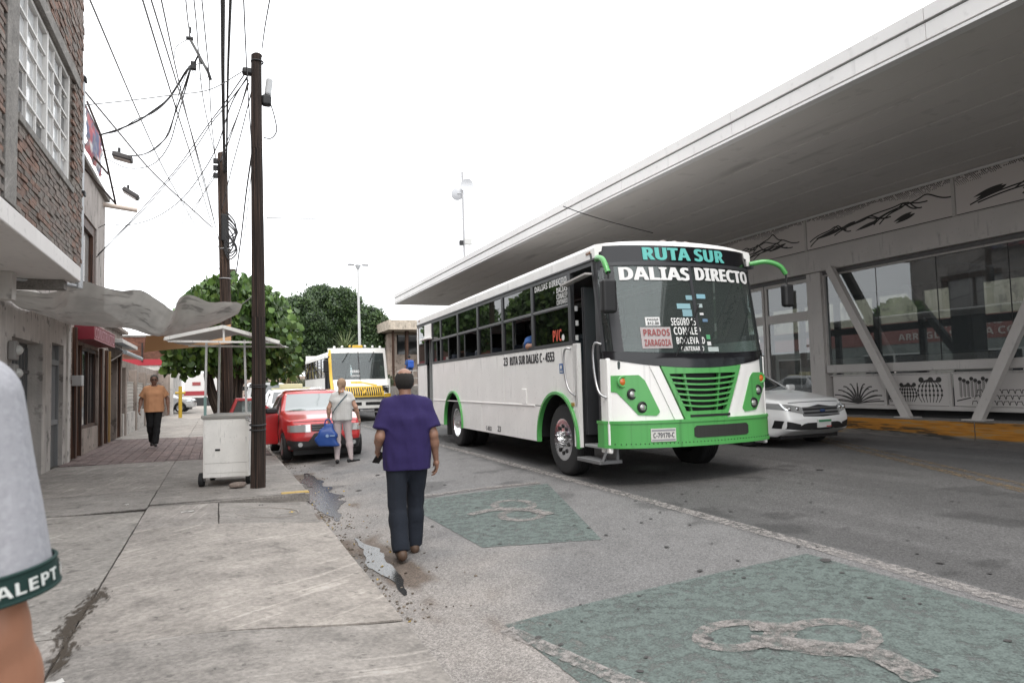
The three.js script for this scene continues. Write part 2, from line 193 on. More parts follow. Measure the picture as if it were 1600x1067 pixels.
// ================= SIDEWALK =================
const walkNear = (x) => x < -0.2 ? lerp(0.105, 0.15, clamp((-0.2 - x) / 2.6)) : lerp(0.105, 0.02, sst(-0.2, 1.15, x));
const walkFar = (x) => Math.max(walkNear(x) + 0.003, 0.12);
const concM = (a, b, c, s, o = 0) => { const t = rep(T.conc, s); t.offset.set(o, o * 0.7); t.rotation = o * 2; return mat([a, b, c], 0.88, { map: t, bumpMap: rep(T.fine, 1.5), bumpScale: 0.003 }); };
const concs = [concM(0.42, 0.395, 0.378, 0.31, 0.1), concM(0.47, 0.44, 0.415, 0.27, 0.43), concM(0.375, 0.357, 0.343, 0.36, 0.77), concM(0.43, 0.41, 0.39, 0.23, 0.21)];
{
  const walk = new THREE.Group(); walk.name = 'sidewalk'; walk.userData = { kind: 'structure', label: 'concrete sidewalk of large cracked slabs' }; scene.add(walk);
  obj('bedding', [slab(30, 40, (u, v) => { const x = lerp(-2.95, 1.07, u), z = lerp(12, -9.72, v); return [x, walkNear(x) - 0.016, z]; }, [0, -0.2, 0]), slab(6, 30, (u, v) => { const x = lerp(-2.95, 1.06, u), z = lerp(-9.74, -90, v); return [x, walkFar(x) - 0.016, z]; }, [0, -0.25, 0])], mat([0.075, 0.062, 0.05], 0.95, { map: T.grain }), walk);
  const sl = (x0, x1, z0, z1, h, m, skew = 0, nick = 0) => obj('slab', slab(18, 26, (u, v) => { const x = lerp(x0, x1, u), z = lerp(z0 + skew * (u - 0.5), z1 + skew * (u - 0.5), v); const e = 0.012 * (fbm(z * 3, x0 * 9, 3) - 0.5) * (u === 0 || u === 1 ? 1 : 0); return [x + e, h(x) + 0.006 * (fbm(x * 1.3, z * 1.3 + nick, 3) - 0.5), z + 0.014 * (fbm(x * 3, z0 * 9, 3) - 0.5) * (v === 0 || v === 1 ? 1 : 0)]; }, [0, -0.012, 0]), m, walk);
  const h = walkNear, f = walkFar;
  sl(-0.79, 1.09, 9, 2.0, h, concs[2]); sl(-2.83, -0.805, 9, 2.0, h, concs[0]);
  sl(-0.79, 1.1, 1.985, -4.5, h, concs[2], 0.18); sl(-2.83, -0.805, 1.985, -4.82, h, concs[0], 0.1);
  sl(-0.79, 1.1, -4.52, -8.1, h, concs[1], 0.12); sl(-2.83, -0.805, -4.84, -9.35, h, concs[3], 0.1);
  sl(-0.79, 0.0, -8.11, -9.62, h, concs[0], 0.02); sl(-2.83, -0.805, -9.365, -11.05, f, concs[2], -0.3);
  const cov = sl(0.015, 1.07, -8.14, -9.66, (x) => h(x) - 0.012, concs[2]); cov.name = 'cover_slab';
  const ringG = new THREE.TorusGeometry(0.36, 0.014, 6, 40).rotateX(Math.PI / 2); ringG.rotateZ(-0.075); ringG.translate(0.55, h(0.55) - 0.014, -8.85); obj('cover_ring', ringG, concs[0], walk);
  sl(-0.79, 1.08, -9.74, -15.55, f, concs[2], 0.12); sl(-2.83, -0.8, -11.08, -15.55, f, concs[0], -0.3);
  for (let k = 0; k < 7; k++) { const z = -23.4 - k * 4; sl(-2.83, -0.85, z, z - 3.985, f, concs[(k * 3 + 1) % 4]); sl(-0.84, 1.08, z, z - 3.985, f, concs[(k * 5 + 3) % 4]); }
  sl(-2.83, 1.08, -51.4, -90, f, concs[1]);
  // small reddish paving tiles: each a few pixels, one part
  const tiles = []; for (let i = 0; i < 19; i++) for (let j = 0; j < 38; j++) { const x = -2.82 + i * 0.205, z = -15.6 - j * 0.205, hh = f(x) + rr(-0.004, 0.003), g = box(x, x + 0.195, hh - 0.015, hh, z - 0.195, z), t = rr(0.8, 1.2); tiles.push(paintGeo(g, () => [0.27 * t, 0.205 * t, 0.2 * t])); }
  const tm = obj('paving_tiles', tiles, mat([1, 1, 1], 0.85, { vertexColors: true, map: rep(T.conc, 0.5) }), walk); tm.userData.kind = 'stuff';
  // long kerb stones under the raised part
  for (let k = 0; k < 9; k++) { const z = -9.73 - k * 2.6; obj('kerb_stone', rbox(1.07, 1.14, -0.05, 0.118, z - 2.58, z, 0.025), concs[(k + 2) % 4], walk); }
  obj('kerb_stone', rbox(-0.79, 1.14, -0.06, 0.112, -9.735, -9.69, 0.012), concs[2], walk); const nose = rbox(0.78, 1.142, 0.095, 0.131, -9.86, -9.726, 0.012); obj('kerb_paint', nose, mat([0.45, 0.31, 0.1], 0.8, { map: T.dirt }), walk).userData.label = 'yellow painted kerb corner';
  for (let k = 0; k < 4; k++) { const z = -9.7 + k * 2.5; }
}
// ================= LEFT BUILDINGS =================
const wallX = (pts, xFace, t, holes = []) => muv(extr(pts, t, holes).applyMatrix4(basis([0, 0, -1], [0, 1, 0], [1, 0, 0], [xFace - t, 0, 0])));
const wallZ = (pts, zFace, t, holes = []) => muv(extr(pts, t, holes).translate(0, 0, zFace - t));
const R4 = (a, b, c, d) => [[a, c], [b, c], [b, d], [a, d]];
M.white = mat([0.58, 0.555, 0.54], 0.9, { map: rep(T.plaster, 0.35), bumpMap: rep(T.fine, 1), bumpScale: 0.004 });
M.whiteClean = mat([0.66, 0.645, 0.63], 0.85, { map: rep(T.plaster, 0.3) });
M.beige = mat([0.36, 0.305, 0.275], 0.88, { map: rep(T.plaster, 0.4), bumpMap: rep(T.fine, 1), bumpScale: 0.003 });
M.concrete = concM(0.3, 0.29, 0.28, 0.4, 0.5);
M.greyDoor = mat([0.13, 0.135, 0.14], 0.55, { map: rep(T.dirt, 0.7) });
M.darkGlass = mat([0.02, 0.022, 0.024], 0.05, { ior: 1.6 });
M.pane = mat([0.62, 0.68, 0.68], 0.03, { transmission: 0.9, thickness: 0, ior: 1.55 });
M.brown = mat([0.16, 0.07, 0.035], 0.6, { map: rep(T.wood, 1.2, 0.4) });
M.redSign = mat([0.2, 0.012, 0.025], 0.45, { map: rep(T.dirt, 0.6) });
M.brickV = mat([1, 1, 1], 0.92, { vertexColors: true, map: rep(T.conc, 1.1), bumpMap: rep(T.fine, 4), bumpScale: 0.006 });
function bricks(rects, skip, xFace, c0) { // rough brickwork, one geometry per brick, laid in courses
  const out = [];
  for (const [s0, s1, y0, y1] of rects) for (let y = y0, r = 0; y < y1; y += 0.06, r++) for (let s = s0 - (r % 2) * 0.11; s < s1; s += 0.222) {
    const a = Math.max(s0, s + rr(-0.006, 0.006)), b = Math.min(s1, s + 0.212), cm = (a + b) / 2, ym = y + 0.026; if (b - a < 0.03 || skip(cm, ym)) continue;
    const d = rr(-0.008, 0.012), g = new THREE.BoxGeometry(0.07, 0.05 + rr(-0.005, 0.004), b - a); g.rotateX(rr(-0.02, 0.02)); g.rotateY(rr(-0.03, 0.03)); g.translate(xFace - 0.035 + d, ym, -cm);
    const k = rnd(), t = rr(0.75, 1.12), pal = k < 0.3 ? [0.34, 0.19, 0.14] : k < 0.55 ? [0.28, 0.19, 0.16] : k < 0.85 ? [0.28, 0.235, 0.21] : [0.32, 0.285, 0.26], lime = 0.25 + 0.5 * sst(0.45, 0.6, fbm(cm * 1.3, ym * 1.3 + c0, 4));
    out.push(paintGeo(muv(g), () => pal.map((v, i) => lerp(v * t, [0.31, 0.285, 0.27][i], lime))));
  }
  return out;
}
{
  const o = thing('brick_building', 'two storey building with rough brick upper wall above white slab canopy', 'building');
  // ground floor
  obj('wall', wallX(R4(-6, 16.55, 0.05, 3.3), -2.83, 0.3, [R4(12.3, 14.26, 0.06, 2.42), R4(14.98, 16.02, 0.06, 2.5)]), M.white, o).userData.label = 'stained white ground floor wall';
  obj('wall', box(-9, -3.13, 0, 3.1, -16.5, 6), M.white, o);
  obj('canopy_slab', rbox(-3.1, -1.79, 3.11, 3.325, -11.24, 6, 0.02), mat([0.68, 0.66, 0.655], 0.8, { map: rep(T.dirt, 0.4) }), o).userData.label = 'white painted concrete slab over the sidewalk';
  obj('beam', rbox(-2.83, -1.95, 2.98, 3.11, -11.22, -11.02, 0.01), M.concrete, o); obj('bracket', rbox(-2.83, -2.4, 2.75, 3.11, -10.6, -10.4, 0.01), M.whiteClean, o);
  // upper storey
  const win = (s, y) => s > 7.86 && s < 10.62 && y > 4.24 && y < 5.97, col = (s) => (s > 7.42 && s < 7.84) || (s > 3.4 && s < 3.75);
  const bg = bricks([[0.5, 11.32, 3.33, 8.6]], (s, y) => win(s, y) || col(s), -1.8, 2);
  obj('brickwork', bg, M.brickV, o).userData.kind = 'stuff';
  obj('mortar_core', wallX(R4(0.4, 11.3, 3.33, 8.62), -1.83, 0.2, [R4(7.95, 10.52, 4.3, 5.78)]), mat([0.22, 0.2, 0.185], 0.95, { map: rep(T.conc, 0.8) }), o);
  const endb = []; for (let y = 3.33, r = 0; y < 8.55; y += 0.074, r++) for (let x = -2.03 - (r % 2) * 0.12; x > -2.9; x -= 0.26) { const g = box(x - 0.25, x, y, y + 0.064, -11.34 + rr(0, 0.012), -11.28), t = rr(0.7, 1.1); endb.push(paintGeo(g, () => [0.21 * t, 0.145 * t, 0.115 * t])); }
  obj('end_brickwork', endb, M.brickV, o).userData.kind = 'stuff';
  obj('end_wall', box(-9, -2.03, 3.33, 8.6, -11.28, -11.0), M.concrete, o);
  obj('column', rbox(-2.0, -1.785, 3.33, 8.6, -7.84, -7.44, 0.01), M.concrete, o); obj('column', rbox(-2.0, -1.785, 3.33, 8.6, -3.75, -3.4, 0.01), M.concrete, o);
  obj('lintel', rbox(-2.0, -1.775, 5.79, 5.96, -10.95, -7.85, 0.008), M.concrete, o);
  obj('sill', rbox(-2.0, -1.775, 4.215, 4.3, -10.6, -7.86, 0.008), M.concrete, o);
  const W = obj('window', [bar([-1.86, 4.32, -7.98], [-1.86, 5.78, -7.98], 0.05), bar([-1.86, 4.32, -10.49], [-1.86, 5.78, -10.49], 0.06), bar([-1.86, 4.325, -7.95], [-1.86, 4.325, -10.51], 0.05), bar([-1.86, 5.76, -7.95], [-1.86, 5.76, -10.51], 0.05), bar([-1.86, 4.32, -9.25], [-1.86, 5.78, -9.25], 0.06)], mat([0.62, 0.61, 0.6], 0.5, { map: T.dirt }), o); W.userData.label = 'large white steel window with small panes';
  const bm = W.material; const zs = [-7.98, -8.4, -8.82, -9.25, -9.67, -10.09, -10.49], ys = [4.33, 4.62, 4.91, 5.2, 5.48, 5.76];
  for (let i = 1; i < 6; i++) if (i !== 3) obj('glazing_bar', bar([-1.86, 4.33, zs[i]], [-1.86, 5.76, zs[i]], 0.026), bm, W);
  for (let j = 1; j < 5; j++) obj('glazing_bar', bar([-1.855, ys[j], -7.98], [-1.855, ys[j], -10.49], 0.024), bm, W);
  const frosted = mat([0.5, 0.52, 0.54], 0.12, { ior: 1.6, map: rep(T.dirt, 0.8) }), darkp = mat([0.07, 0.072, 0.075], 0.06, { ior: 1.6 });
  for (let i = 0; i < 6; i++) for (let j = 0; j < 5; j++) obj('pane', box(-1.885, -1.879, ys[j] + 0.012, ys[j + 1] - 0.012, zs[i + 1] + 0.013, zs[i] - 0.013), (i === 0 && j < 2) || (i === 4 && j === 3) || (i === 5 && j > 1) || (i === 2 && j === 0) ? darkp : frosted, W);
  // doors on the ground floor
  const d1 = obj('door', box(-3.1, -3.06, 0.13, 2.42, -14.26, -12.3), M.greyDoor, o); d1.userData.label = 'dull grey metal gate in a deep white recess';
  for (let k = 0; k < 9; k++) obj('gate_bar', box(-3.06, -3.03, 0.2, 2.35, -12.5 - k * 0.21, -12.47 - k * 0.21), M.greyDoor, d1);
  for (const y of [0.75, 1.1, 1.9]) obj('rail', box(-3.062, -3.02, y, y + 0.06, -14.24, -12.32), M.greyDoor, d1);
  const d2 = obj('door', box(-2.99, -2.95, 0.13, 2.5, -16.02, -14.98), M.greyDoor, o); d2.userData.label = 'narrow grey metal door with barred upper half';
  obj('door_frame', [box(-2.95, -2.9, 0.13, 2.49, -15.06, -14.99), box(-2.95, -2.9, 0.13, 2.49, -16.01, -15.94), box(-2.95, -2.9, 2.1, 2.2, -15.94, -15.06), box(-2.95, -2.9, 0.95, 1.05, -15.94, -15.06)], mat([0.2, 0.205, 0.21], 0.5), d2);
  for (let k = 0; k < 6; k++) obj('gate_bar', box(-2.95, -2.93, 1.05, 2.1, -15.18 - k * 0.13, -15.165 - k * 0.13), M.steel, d2);
  obj('wall_edge', rbox(-2.85, -2.79, 0.12, 3.0, -16.56, -16.3, 0.015), M.whiteClean, o);
  const scar = []; for (let k = 0; k < 26; k++) { const y = 0.2 + k * 0.11, g = box(-2.86, -2.8 + rr(-0.015, 0.01), y, y + 0.09, -16.72 + rr(-0.01, 0.01), -16.57), t = rr(0.5, 1.1); scar.push(paintGeo(g, () => [0.27 * t, 0.2 * t, 0.165 * t])); }
  obj('broken_edge', scar, M.brickV, o).userData.label = 'broken brick edge at the end of the white wall';
  // electricity meters, conduit
  const meter = (z, y, name) => { const t = thing('electric_meter', name, 'meter', 'meters by the gate'); obj('housing', rbox(-2.83, -2.72, y - 0.15, y + 0.14, z - 0.1, z + 0.1, 0.03), mat([0.22, 0.21, 0.2], 0.6), t); obj('dial_glass', new THREE.SphereGeometry(0.08, 16, 10, 0, 6.3, 0, 1.57).rotateZ(-Math.PI / 2).translate(-2.73, y, z), mat([0.4, 0.4, 0.38], 0.1), t); };
  meter(-12.15, 2.2, 'upper round grey electric meter beside the gate'); meter(-12.15, 1.86, 'lower round grey electric meter beside the gate');
  const jb = thing('junction_box', 'small white junction box on the broken wall edge', 'box'); obj('box', rbox(-2.83, -2.62, 1.7, 1.92, -16.95, -16.7, 0.015), mat([0.42, 0.42, 0.42], 0.5), jb);
  tag(obj('conduit_pipe', [rod([-1.84, 3.05, -11.42], [-1.84, 6.2, -11.42], 0.05), rod([-1.84, 3.08, -11.42], [-2.6, 3.1, -10.9], 0.03), rod([-2.6, 3.1, -10.9], [-2.6, 3.06, -6], 0.03)], M.galv), 'galvanised conduit running up the corner of brick wall', 'pipe');
  for (const y of [4.4, 6.1]) tag(obj('wire_clamp', rbox(-1.9, -1.77, y, y + 0.07, -11.48, -11.36, 0.01), M.black), y < 5 ? 'lower black clamp on the corner conduit' : 'upper black clamp on the corner conduit', 'clamp');
}
{ // white upper storey of the next building
  const o = thing('white_building', 'pale plastered building with brown window above the shops', 'building');
  obj('wall', wallX(R4(11.4, 21.25, 3.31, 6.75), -2.83, 0.3, [R4(17.3, 19.86, 3.6, 5.68)]), mat([0.42, 0.385, 0.37], 0.9, { map: rep(T.plaster, 0.5, 0.25), bumpMap: rep(T.fine, 1), bumpScale: 0.004 }), o);
  obj('wall', box(-9, -3.13, 3.31, 6.7, -21.2, -11.4), M.white, o);
  obj('parapet_cap', rbox(-3.2, -2.72, 6.75, 6.87, -21.3, -11.4, 0.02), M.concrete, o);
  const w = obj('window', [box(-3.0, -2.87, 3.6, 5.68, -19.86, -19.62), box(-3.0, -2.87, 5.45, 5.68, -19.62, -17.3), box(-2.98, -2.9, 3.6, 5.45, -18.55, -18.45)], M.brown, o); w.userData.label = 'brown framed upstairs window';
  obj('pane', box(-2.97, -2.962, 3.6, 5.45, -19.6, -18.56), mat([0.3, 0.29, 0.28], 0.08, { ior: 1.6 }), w); obj('pane', box(-2.97, -2.962, 3.6, 5.45, -18.44, -17.3), mat([0.3, 0.29, 0.28], 0.08, { ior: 1.6 }), w);
  tag(obj('rain_spout', rod([-2.9, 6.6, -20.9], [-2.02, 6.5, -20.9], 0.07, 0.07, 14), mat([0.55, 0.47, 0.41], 0.5)), 'cream plastic rain spout sticking out of the wall', 'pipe');
  const sg = thing('roof_sign', 'tattered red blue and white sign on a rusty roof frame', 'sign');
  const bd = grid(14, 10, (u, v) => [-2.42 + 0.1 * (fbm(u * 5, v * 5, 3) - 0.5), lerp(6.4, 7.3, v), lerp(-15.6, -17.6, u)]); const cols = [[0.3, 0.03, 0.05], [0.5, 0.5, 0.5], [0.06, 0.07, 0.16], [0.35, 0.1, 0.1], [0.15, 0.15, 0.18]];
  obj('board', paintGeo(bd.toNonIndexed(), (x, y, z) => cols[Math.floor(h2(Math.floor(z * 5), Math.floor(y * 4), 4) * 5)]), mat([1, 1, 1], 0.7, { vertexColors: true, side: THREE.DoubleSide }), sg);
  for (const [a, b] of [[[-2.2, 6.8, -15.8], [-2.2, 5.95, -18.1]], [[-2.8, 6.6, -17.2], [-2.2, 5.95, -18.1]], [[-2.4, 7.35, -15.5], [-2.2, 6.8, -15.8]], [[-2.8, 6.9, -15.5], [-2.2, 6.3, -16.9]], [[-2.45, 6.5, -15.3], [-2.45, 6.5, -17.7]], [[-2.45, 7.31, -15.6], [-2.45, 7.31, -17.6]]]) obj('frame_bar', rod(a, b, 0.022), mat([0.07, 0.05, 0.045], 0.7), sg);
  const flood = (z, y, x1, tilt, lab) => { const t = thing('floodlight', lab, 'floodlight', 'floodlights on wall arms'); obj('arm', rod([-2.85, y + 0.05, z], [x1, y + 0.06, z], 0.0135), M.galv, t); obj('bracket', rbox(x1 - 0.03, x1 + 0.03, y - 0.02, y + 0.16, z - 0.03, z + 0.03, 0.01), M.black, t); const hd = rbox(-0.2, 0.24, -0.07, 0.05, -0.17, 0.17, 0.03).rotateZ(tilt).translate(x1 + 0.06, y - 0.06, z); obj('head', hd, mat([0.045, 0.04, 0.04], 0.5), t); obj('lens', box(-0.16, 0.2, -0.082, -0.073, -0.13, 0.13).rotateZ(tilt).translate(x1 + 0.06, y - 0.06, z), mat([0.35, 0.3, 0.28], 0.3), t); };
  flood(-18.8, 7.36, -2.22, -0.22, 'black floodlight on an arm just below the tattered sign'); flood(-21.2, 7.1, -2.28, -0.55, 'black floodlight tipped down above the cream rain spout');
}
{ // shops on the ground floor
  const o = thing('beige_shopfront', 'beige single storey shopfronts with brown timber strips', 'building');
  obj('wall', wallX(R4(16.72, 25.1, 0.1, 3.3), -2.83, 0.3, [R4(18.1, 20.32, 0.72, 2.62), R4(22.2, 23.9, 0.1, 2.6)]), M.beige, o); obj('wall', wallX(R4(21.3, 25.1, 3.3, 3.78), -2.83, 0.3), M.beige, o);
  obj('wall', box(-9, -3.13, 0, 3.6, -25.05, -16.7), M.beige, o); obj('cornice', rbox(-3.1, -2.6, 3.02, 3.14, -27.3, -23.2, 0.02), M.whiteClean, o); obj('cornice', rbox(-3.1, -2.66, 3.4, 3.5, -25.2, -21.4, 0.02), M.beige, o);
  for (const [z, w, h, m] of [[-16.9, 0.14, 2.95, M.brown], [-17.55, 0.05, 2.6, M.brown], [-20.45, 0.22, 2.7, M.brown], [-21.4, 0.1, 2.7, M.brown], [-21.9, 0.08, 2.7, mat([0.3, 0.19, 0.07], 0.7)], [-24.05, 0.14, 2.7, M.brown]]) obj('timber_strip', rbox(-2.84, -2.75, 0.18, h, z - w, z, 0.008), m, o);
  const w = obj('shop_window', [box(-2.95, -2.88, 0.72, 0.8, -20.32, -18.1), box(-2.95, -2.88, 2.54, 2.62, -20.32, -18.1), box(-2.95, -2.88, 0.8, 2.54, -18.2, -18.1), box(-2.95, -2.88, 0.8, 2.54, -20.32, -20.22), box(-2.95, -2.88, 0.8, 2.54, -19.25, -19.15)], M.brown, o);
  obj('pane', box(-2.93, -2.92, 0.8, 2.54, -19.15, -18.2), M.darkGlass, w); obj('pane', box(-2.93, -2.92, 0.8, 2.54, -20.22, -19.25), M.darkGlass, w);
  const dr = obj('door', box(-3.08, -3.04, 0.12, 2.6, -23.9, -22.2), M.black, o); obj('door_glass', box(-3.04, -3.03, 0.35, 2.45, -23.7, -22.4), M.darkGlass, dr);
  const s = thing('shop_sign', 'dark red box sign with pale tall letters above shop window', 'sign'); obj('box', rbox(-2.83, -2.46, 2.7, 3.03, -20.3, -17.08, 0.01), M.redSign, s);
  obj('lettering', text('CONSTRUCTO', 2.95, 0.24).applyMatrix4(basis([0, 0, -1], [0, 1, 0], [1, 0, 0], [-2.455, 2.745, -17.2])), mat([0.42, 0.22, 0.25], 0.6), s);
  obj('front_border', [box(-2.459, -2.452, 2.7, 2.72, -20.3, -17.08), box(-2.459, -2.452, 3.01, 3.03, -20.3, -17.08)], mat([0.4, 0.2, 0.22], 0.6), s);
  const a = thing('shutter_awning', 'small grey folded awning next to red sign', 'awning'); obj('cover', grid(6, 8, (u, v) => [lerp(-2.83, -2.4, u), 2.86 - 0.18 * u * u, lerp(-22.0, -26.6, v)]), mat([0.12, 0.14, 0.16], 0.5, { side: THREE.DoubleSide }), a); obj('roller', rod([-2.42, 2.68, -22], [-2.42, 2.68, -26.6], 0.06), mat([0.3, 0.33, 0.35], 0.45), a); obj('arm', bar([-2.83, 2.4, -22.1], [-2.42, 2.68, -22.1], 0.03), M.white, a);
  // low wall with grille
  const gw = thing('grille_wall', 'beige boundary wall with white metal grille above low wall', 'wall');
  obj('low_wall', rbox(-2.95, -2.78, 0.1, 0.86, -35.3, -25.1, 0.02), M.white, gw); for (const z of [-25.3, -28.5, -31.9, -35.3]) obj('pillar', rbox(-3.0, -2.74, 0.1, 2.35, z - 0.3, z, 0.02), M.beige, gw);
  for (let s0 = -25.35; s0 > -35; s0 -= 0.14) obj('grille_bar', bar([-2.86, 0.86, s0], [-2.86, 1.92, s0], 0.022), M.whiteClean, gw); for (let y = 0.95; y < 1.95; y += 0.12) obj('grille_bar', bar([-2.85, y, -25.3], [-2.85, y, -35.2], 0.02), M.whiteClean, gw);
  obj('back_wall', wallX(R4(25.1, 44.9, 0, 2.75), -3.3, 0.2), M.beige, gw);
}
{ // brick warehouse across the end of the wall
  const o = thing('brick_warehouse', 'low brick building with red and white painted bands', 'building');
  obj('wall', box(-14, -2.62, 0, 3.1, -60, -45), M.whiteClean, o); obj('beige_base', box(-14, -2.6, 0, 2.8, -45.15, -44.95), M.beige, o); obj('red_band', box(-14, -2.58, 3.1, 3.45, -60, -44.93), mat([0.36, 0.02, 0.035], 0.6, { map: T.dirt }), o);
  const bk = []; for (let y = 3.45, r = 0; y < 4.72; y += 0.075, r++) for (let x = -9 + (r % 2) * 0.13; x < -2.62; x += 0.262) { const g = box(x, Math.min(-2.62, x + 0.25), y, y + 0.064, -45.0, -44.95 + rr(0, 0.012)), t = rr(0.7, 1.25); bk.push(paintGeo(g, () => [0.26 * t, 0.12 * t, 0.085 * t])); }
  obj('brickwork', bk, M.brickV, o).userData.kind = 'stuff'; obj('brick_core', box(-14, -2.63, 3.45, 4.75, -60, -45), mat([0.2, 0.12, 0.09], 0.9, { map: T.conc }), o); obj('parapet_cap', box(-14, -2.55, 4.75, 4.85, -60, -44.9), M.concrete, o);
  obj('downpipe', rod([-4.05, 3.3, -44.85], [-4.05, 4.4, -44.85], 0.035), M.black, o); tag(obj('corner_post', rbox(-2.6, -2.42, 0.1, 3.4, -45.1, -44.9, 0.02), M.whiteClean), 'white post at the corner of the beige wall', 'post');
  const f = thing('far_wall', 'white wall with a red band closing the far end of sidewalk', 'wall'); obj('wall', box(-2.9, 0.6, 0.9, 3.2, -71, -70.4), mat([0.62, 0.61, 0.6], 0.8), f); obj('red_band', box(-2.9, 0.6, 1.12, 1.52, -70.4, -70.37), mat([0.3, 0.03, 0.04], 0.6), f); obj('dark_base', box(-2.9, 0.6, 0.1, 0.9, -71, -70.42), mat([0.03, 0.03, 0.032], 0.7), f); obj('plaque', box(-2.2, -1.5, 2.05, 2.36, -70.4, -70.36), mat([0.28, 0.06, 0.06], 0.6), f);
  const hy = thing('yellow_bollard', 'short yellow pipe bollard on the far sidewalk', 'bollard'); obj('post', rod([-1.82, 0.15, -40], [-1.82, 1.8, -40], 0.09, 0.09, 14), mat([0.5, 0.33, 0.03], 0.55, { map: T.dirt }), hy); obj('crossbar', rod([-2.06, 1.45, -40], [-1.58, 1.45, -40], 0.06), mat([0.5, 0.33, 0.03], 0.55), hy);
}
// ================= TRANSIT STATION =================
const canvasTex = (w, h, draw) => { const c = document.createElement('canvas'); c.width = w; c.height = h; const g = c.getContext('2d'); draw(g, w, h); const t = new THREE.CanvasTexture(c); t.colorSpace = THREE.SRGBColorSpace; t.needsUpdate = true; return t; };
M.stPaint = mat([0.45, 0.43, 0.42], 0.6, { map: rep(T.dirt, 0.5) });
M.stFrame = mat([0.42, 0.405, 0.398], 0.55, { map: rep(T.dirt, 0.7) });
M.soffit = mat([0.52, 0.5, 0.485], 0.75, { map: rep(T.dirt, 0.11) });
M.fascia = mat([0.58, 0.575, 0.58], 0.5, { map: rep(T.dirt, 0.25) });
function dune(seed0) { return canvasTex(1024, 256, (g, w, h) => {
  let s = seed0; const R = () => { s = (s * 16807) % 2147483647; return s / 2147483647; };
  g.fillStyle = '#c9c4c1'; g.fillRect(0, 0, w, h); g.fillStyle = '#262322'; g.strokeStyle = '#1d1b1a';
  for (let x = 4; x < w; x += 11) { const depth = 22 + 40 * Math.abs(Math.sin(x * 0.006 + seed0)) ** 2; for (let y = 6, r = 0; y < depth; y += 9, r++) if (R() > 0.12) { g.beginPath(); g.arc(x + (r % 2) * 5, y, 4.2 * (1 - y / 120), 0, 7); g.fill(); } }
  g.lineWidth = 9; for (let k = 0; k < 8; k++) { const x0 = R() * w * 0.6, y0 = 130 + R() * 100, L = 260 + R() * 420, a = 40 + R() * 60; g.beginPath(); g.moveTo(x0, y0); g.bezierCurveTo(x0 + L * 0.3, y0 - a, x0 + L * 0.5, y0 - a * 0.6, x0 + L * 0.65, y0 - a * 1.1); g.bezierCurveTo(x0 + L * 0.75, y0 - a * 1.4, x0 + L * 0.8, y0 - a * 0.4, x0 + L, y0 - a * 0.5); g.stroke(); }
  for (let k = 0; k < 5; k++) { const x0 = 40 + R() * 800, y0 = 150 + R() * 60, L = 90 + R() * 120; g.beginPath(); g.moveTo(x0, y0); g.quadraticCurveTo(x0 + L * 0.5, y0 - 46, x0 + L, y0 - 40); g.quadraticCurveTo(x0 + L * 0.8, y0 - 4, x0, y0); g.fill(); }
  g.fillRect(0, h - 5, w, 5); }); }
function cactus(kind) { return canvasTex(512, 256, (g, w, h) => {
  g.fillStyle = '#c3bfbd'; g.fillRect(0, 0, w, h); g.strokeStyle = g.fillStyle = '#2b2827'; g.lineCap = 'round';
  const leaf = (x, y, a, L, t) => { g.lineWidth = t; g.beginPath(); g.moveTo(x, y); g.quadraticCurveTo(x + Math.cos(a) * L * 0.6, y - Math.sin(a) * L * 0.75, x + Math.cos(a) * L, y - Math.sin(a) * L * 0.7); g.stroke(); };
  if (kind === 0) for (let k = 0; k < 11; k++) { leaf(250, 250, 0.12 + k * 0.288, 260, 11); leaf(262, 250, 0.26 + k * 0.265, 215, 7); }
  if (kind === 1) for (const [cx, cy, r] of [[360, 150, 112], [170, 165, 86], [56, 190, 58]]) { for (let k = -3; k <= 3; k++) { g.lineWidth = 6; g.beginPath(); for (let t = 0; t <= 10; t++) { const y = cy - r + t * r * 0.17, x = cx + k / 3.4 * r * Math.sin(Math.acos(clamp((cy - y) / r, -1, 1))); t ? g.lineTo(x, y) : g.moveTo(x, y); } g.stroke(); for (let t = 1; t < 9; t += 2) { const y = cy - r + t * r * 0.17, x = cx + k / 3.4 * r * Math.sin(Math.acos(clamp((cy - y) / r, -1, 1))); g.beginPath(); g.arc(x, y, 10, 0, 7); g.fill(); } } for (const q of [-0.6, 0.1, 0.7]) { g.beginPath(); g.arc(cx + q * r, cy - r * 0.95, r * 0.2, 0, 7); g.fill(); } }
  if (kind === 2) { for (let k = 0; k < 8; k++) { const x = 50 + k * 28, y0 = 40 + (k % 3) * 14; for (let y = y0; y < 180; y += 16) { g.lineWidth = 4; g.beginPath(); g.moveTo(x - 8, y); g.lineTo(x + 4, y + 16); g.lineTo(x + 10, y + 2); g.stroke(); } g.beginPath(); g.arc(x, y0, 15, 0, 7); g.fill(); } g.lineWidth = 9; g.beginPath(); g.moveTo(20, 215); g.lineTo(120, 190); g.stroke(); g.lineWidth = 5; for (let i = 0; i < 8; i++) for (let j = 0; j < 3; j++) { const x = 150 + i * 44 + j * 20, y = 230 - j * 44; g.beginPath(); g.moveTo(x - 20, y + 12); g.lineTo(x - 14, y - 14); g.lineTo(x + 14, y - 16); g.lineTo(x + 22, y + 12); g.stroke(); } }
  if (kind === 3) { g.lineWidth = 6; for (let k = 0; k < 7; k++) { g.beginPath(); g.moveTo(20 + k * 70, 210); g.quadraticCurveTo(60 + k * 70, 60 + (k % 3) * 40, 110 + k * 60, 190); g.stroke(); } for (let k = 0; k < 5; k++) leaf(420, 230, 0.5 + k * 0.5, 110, 6); }
}); }
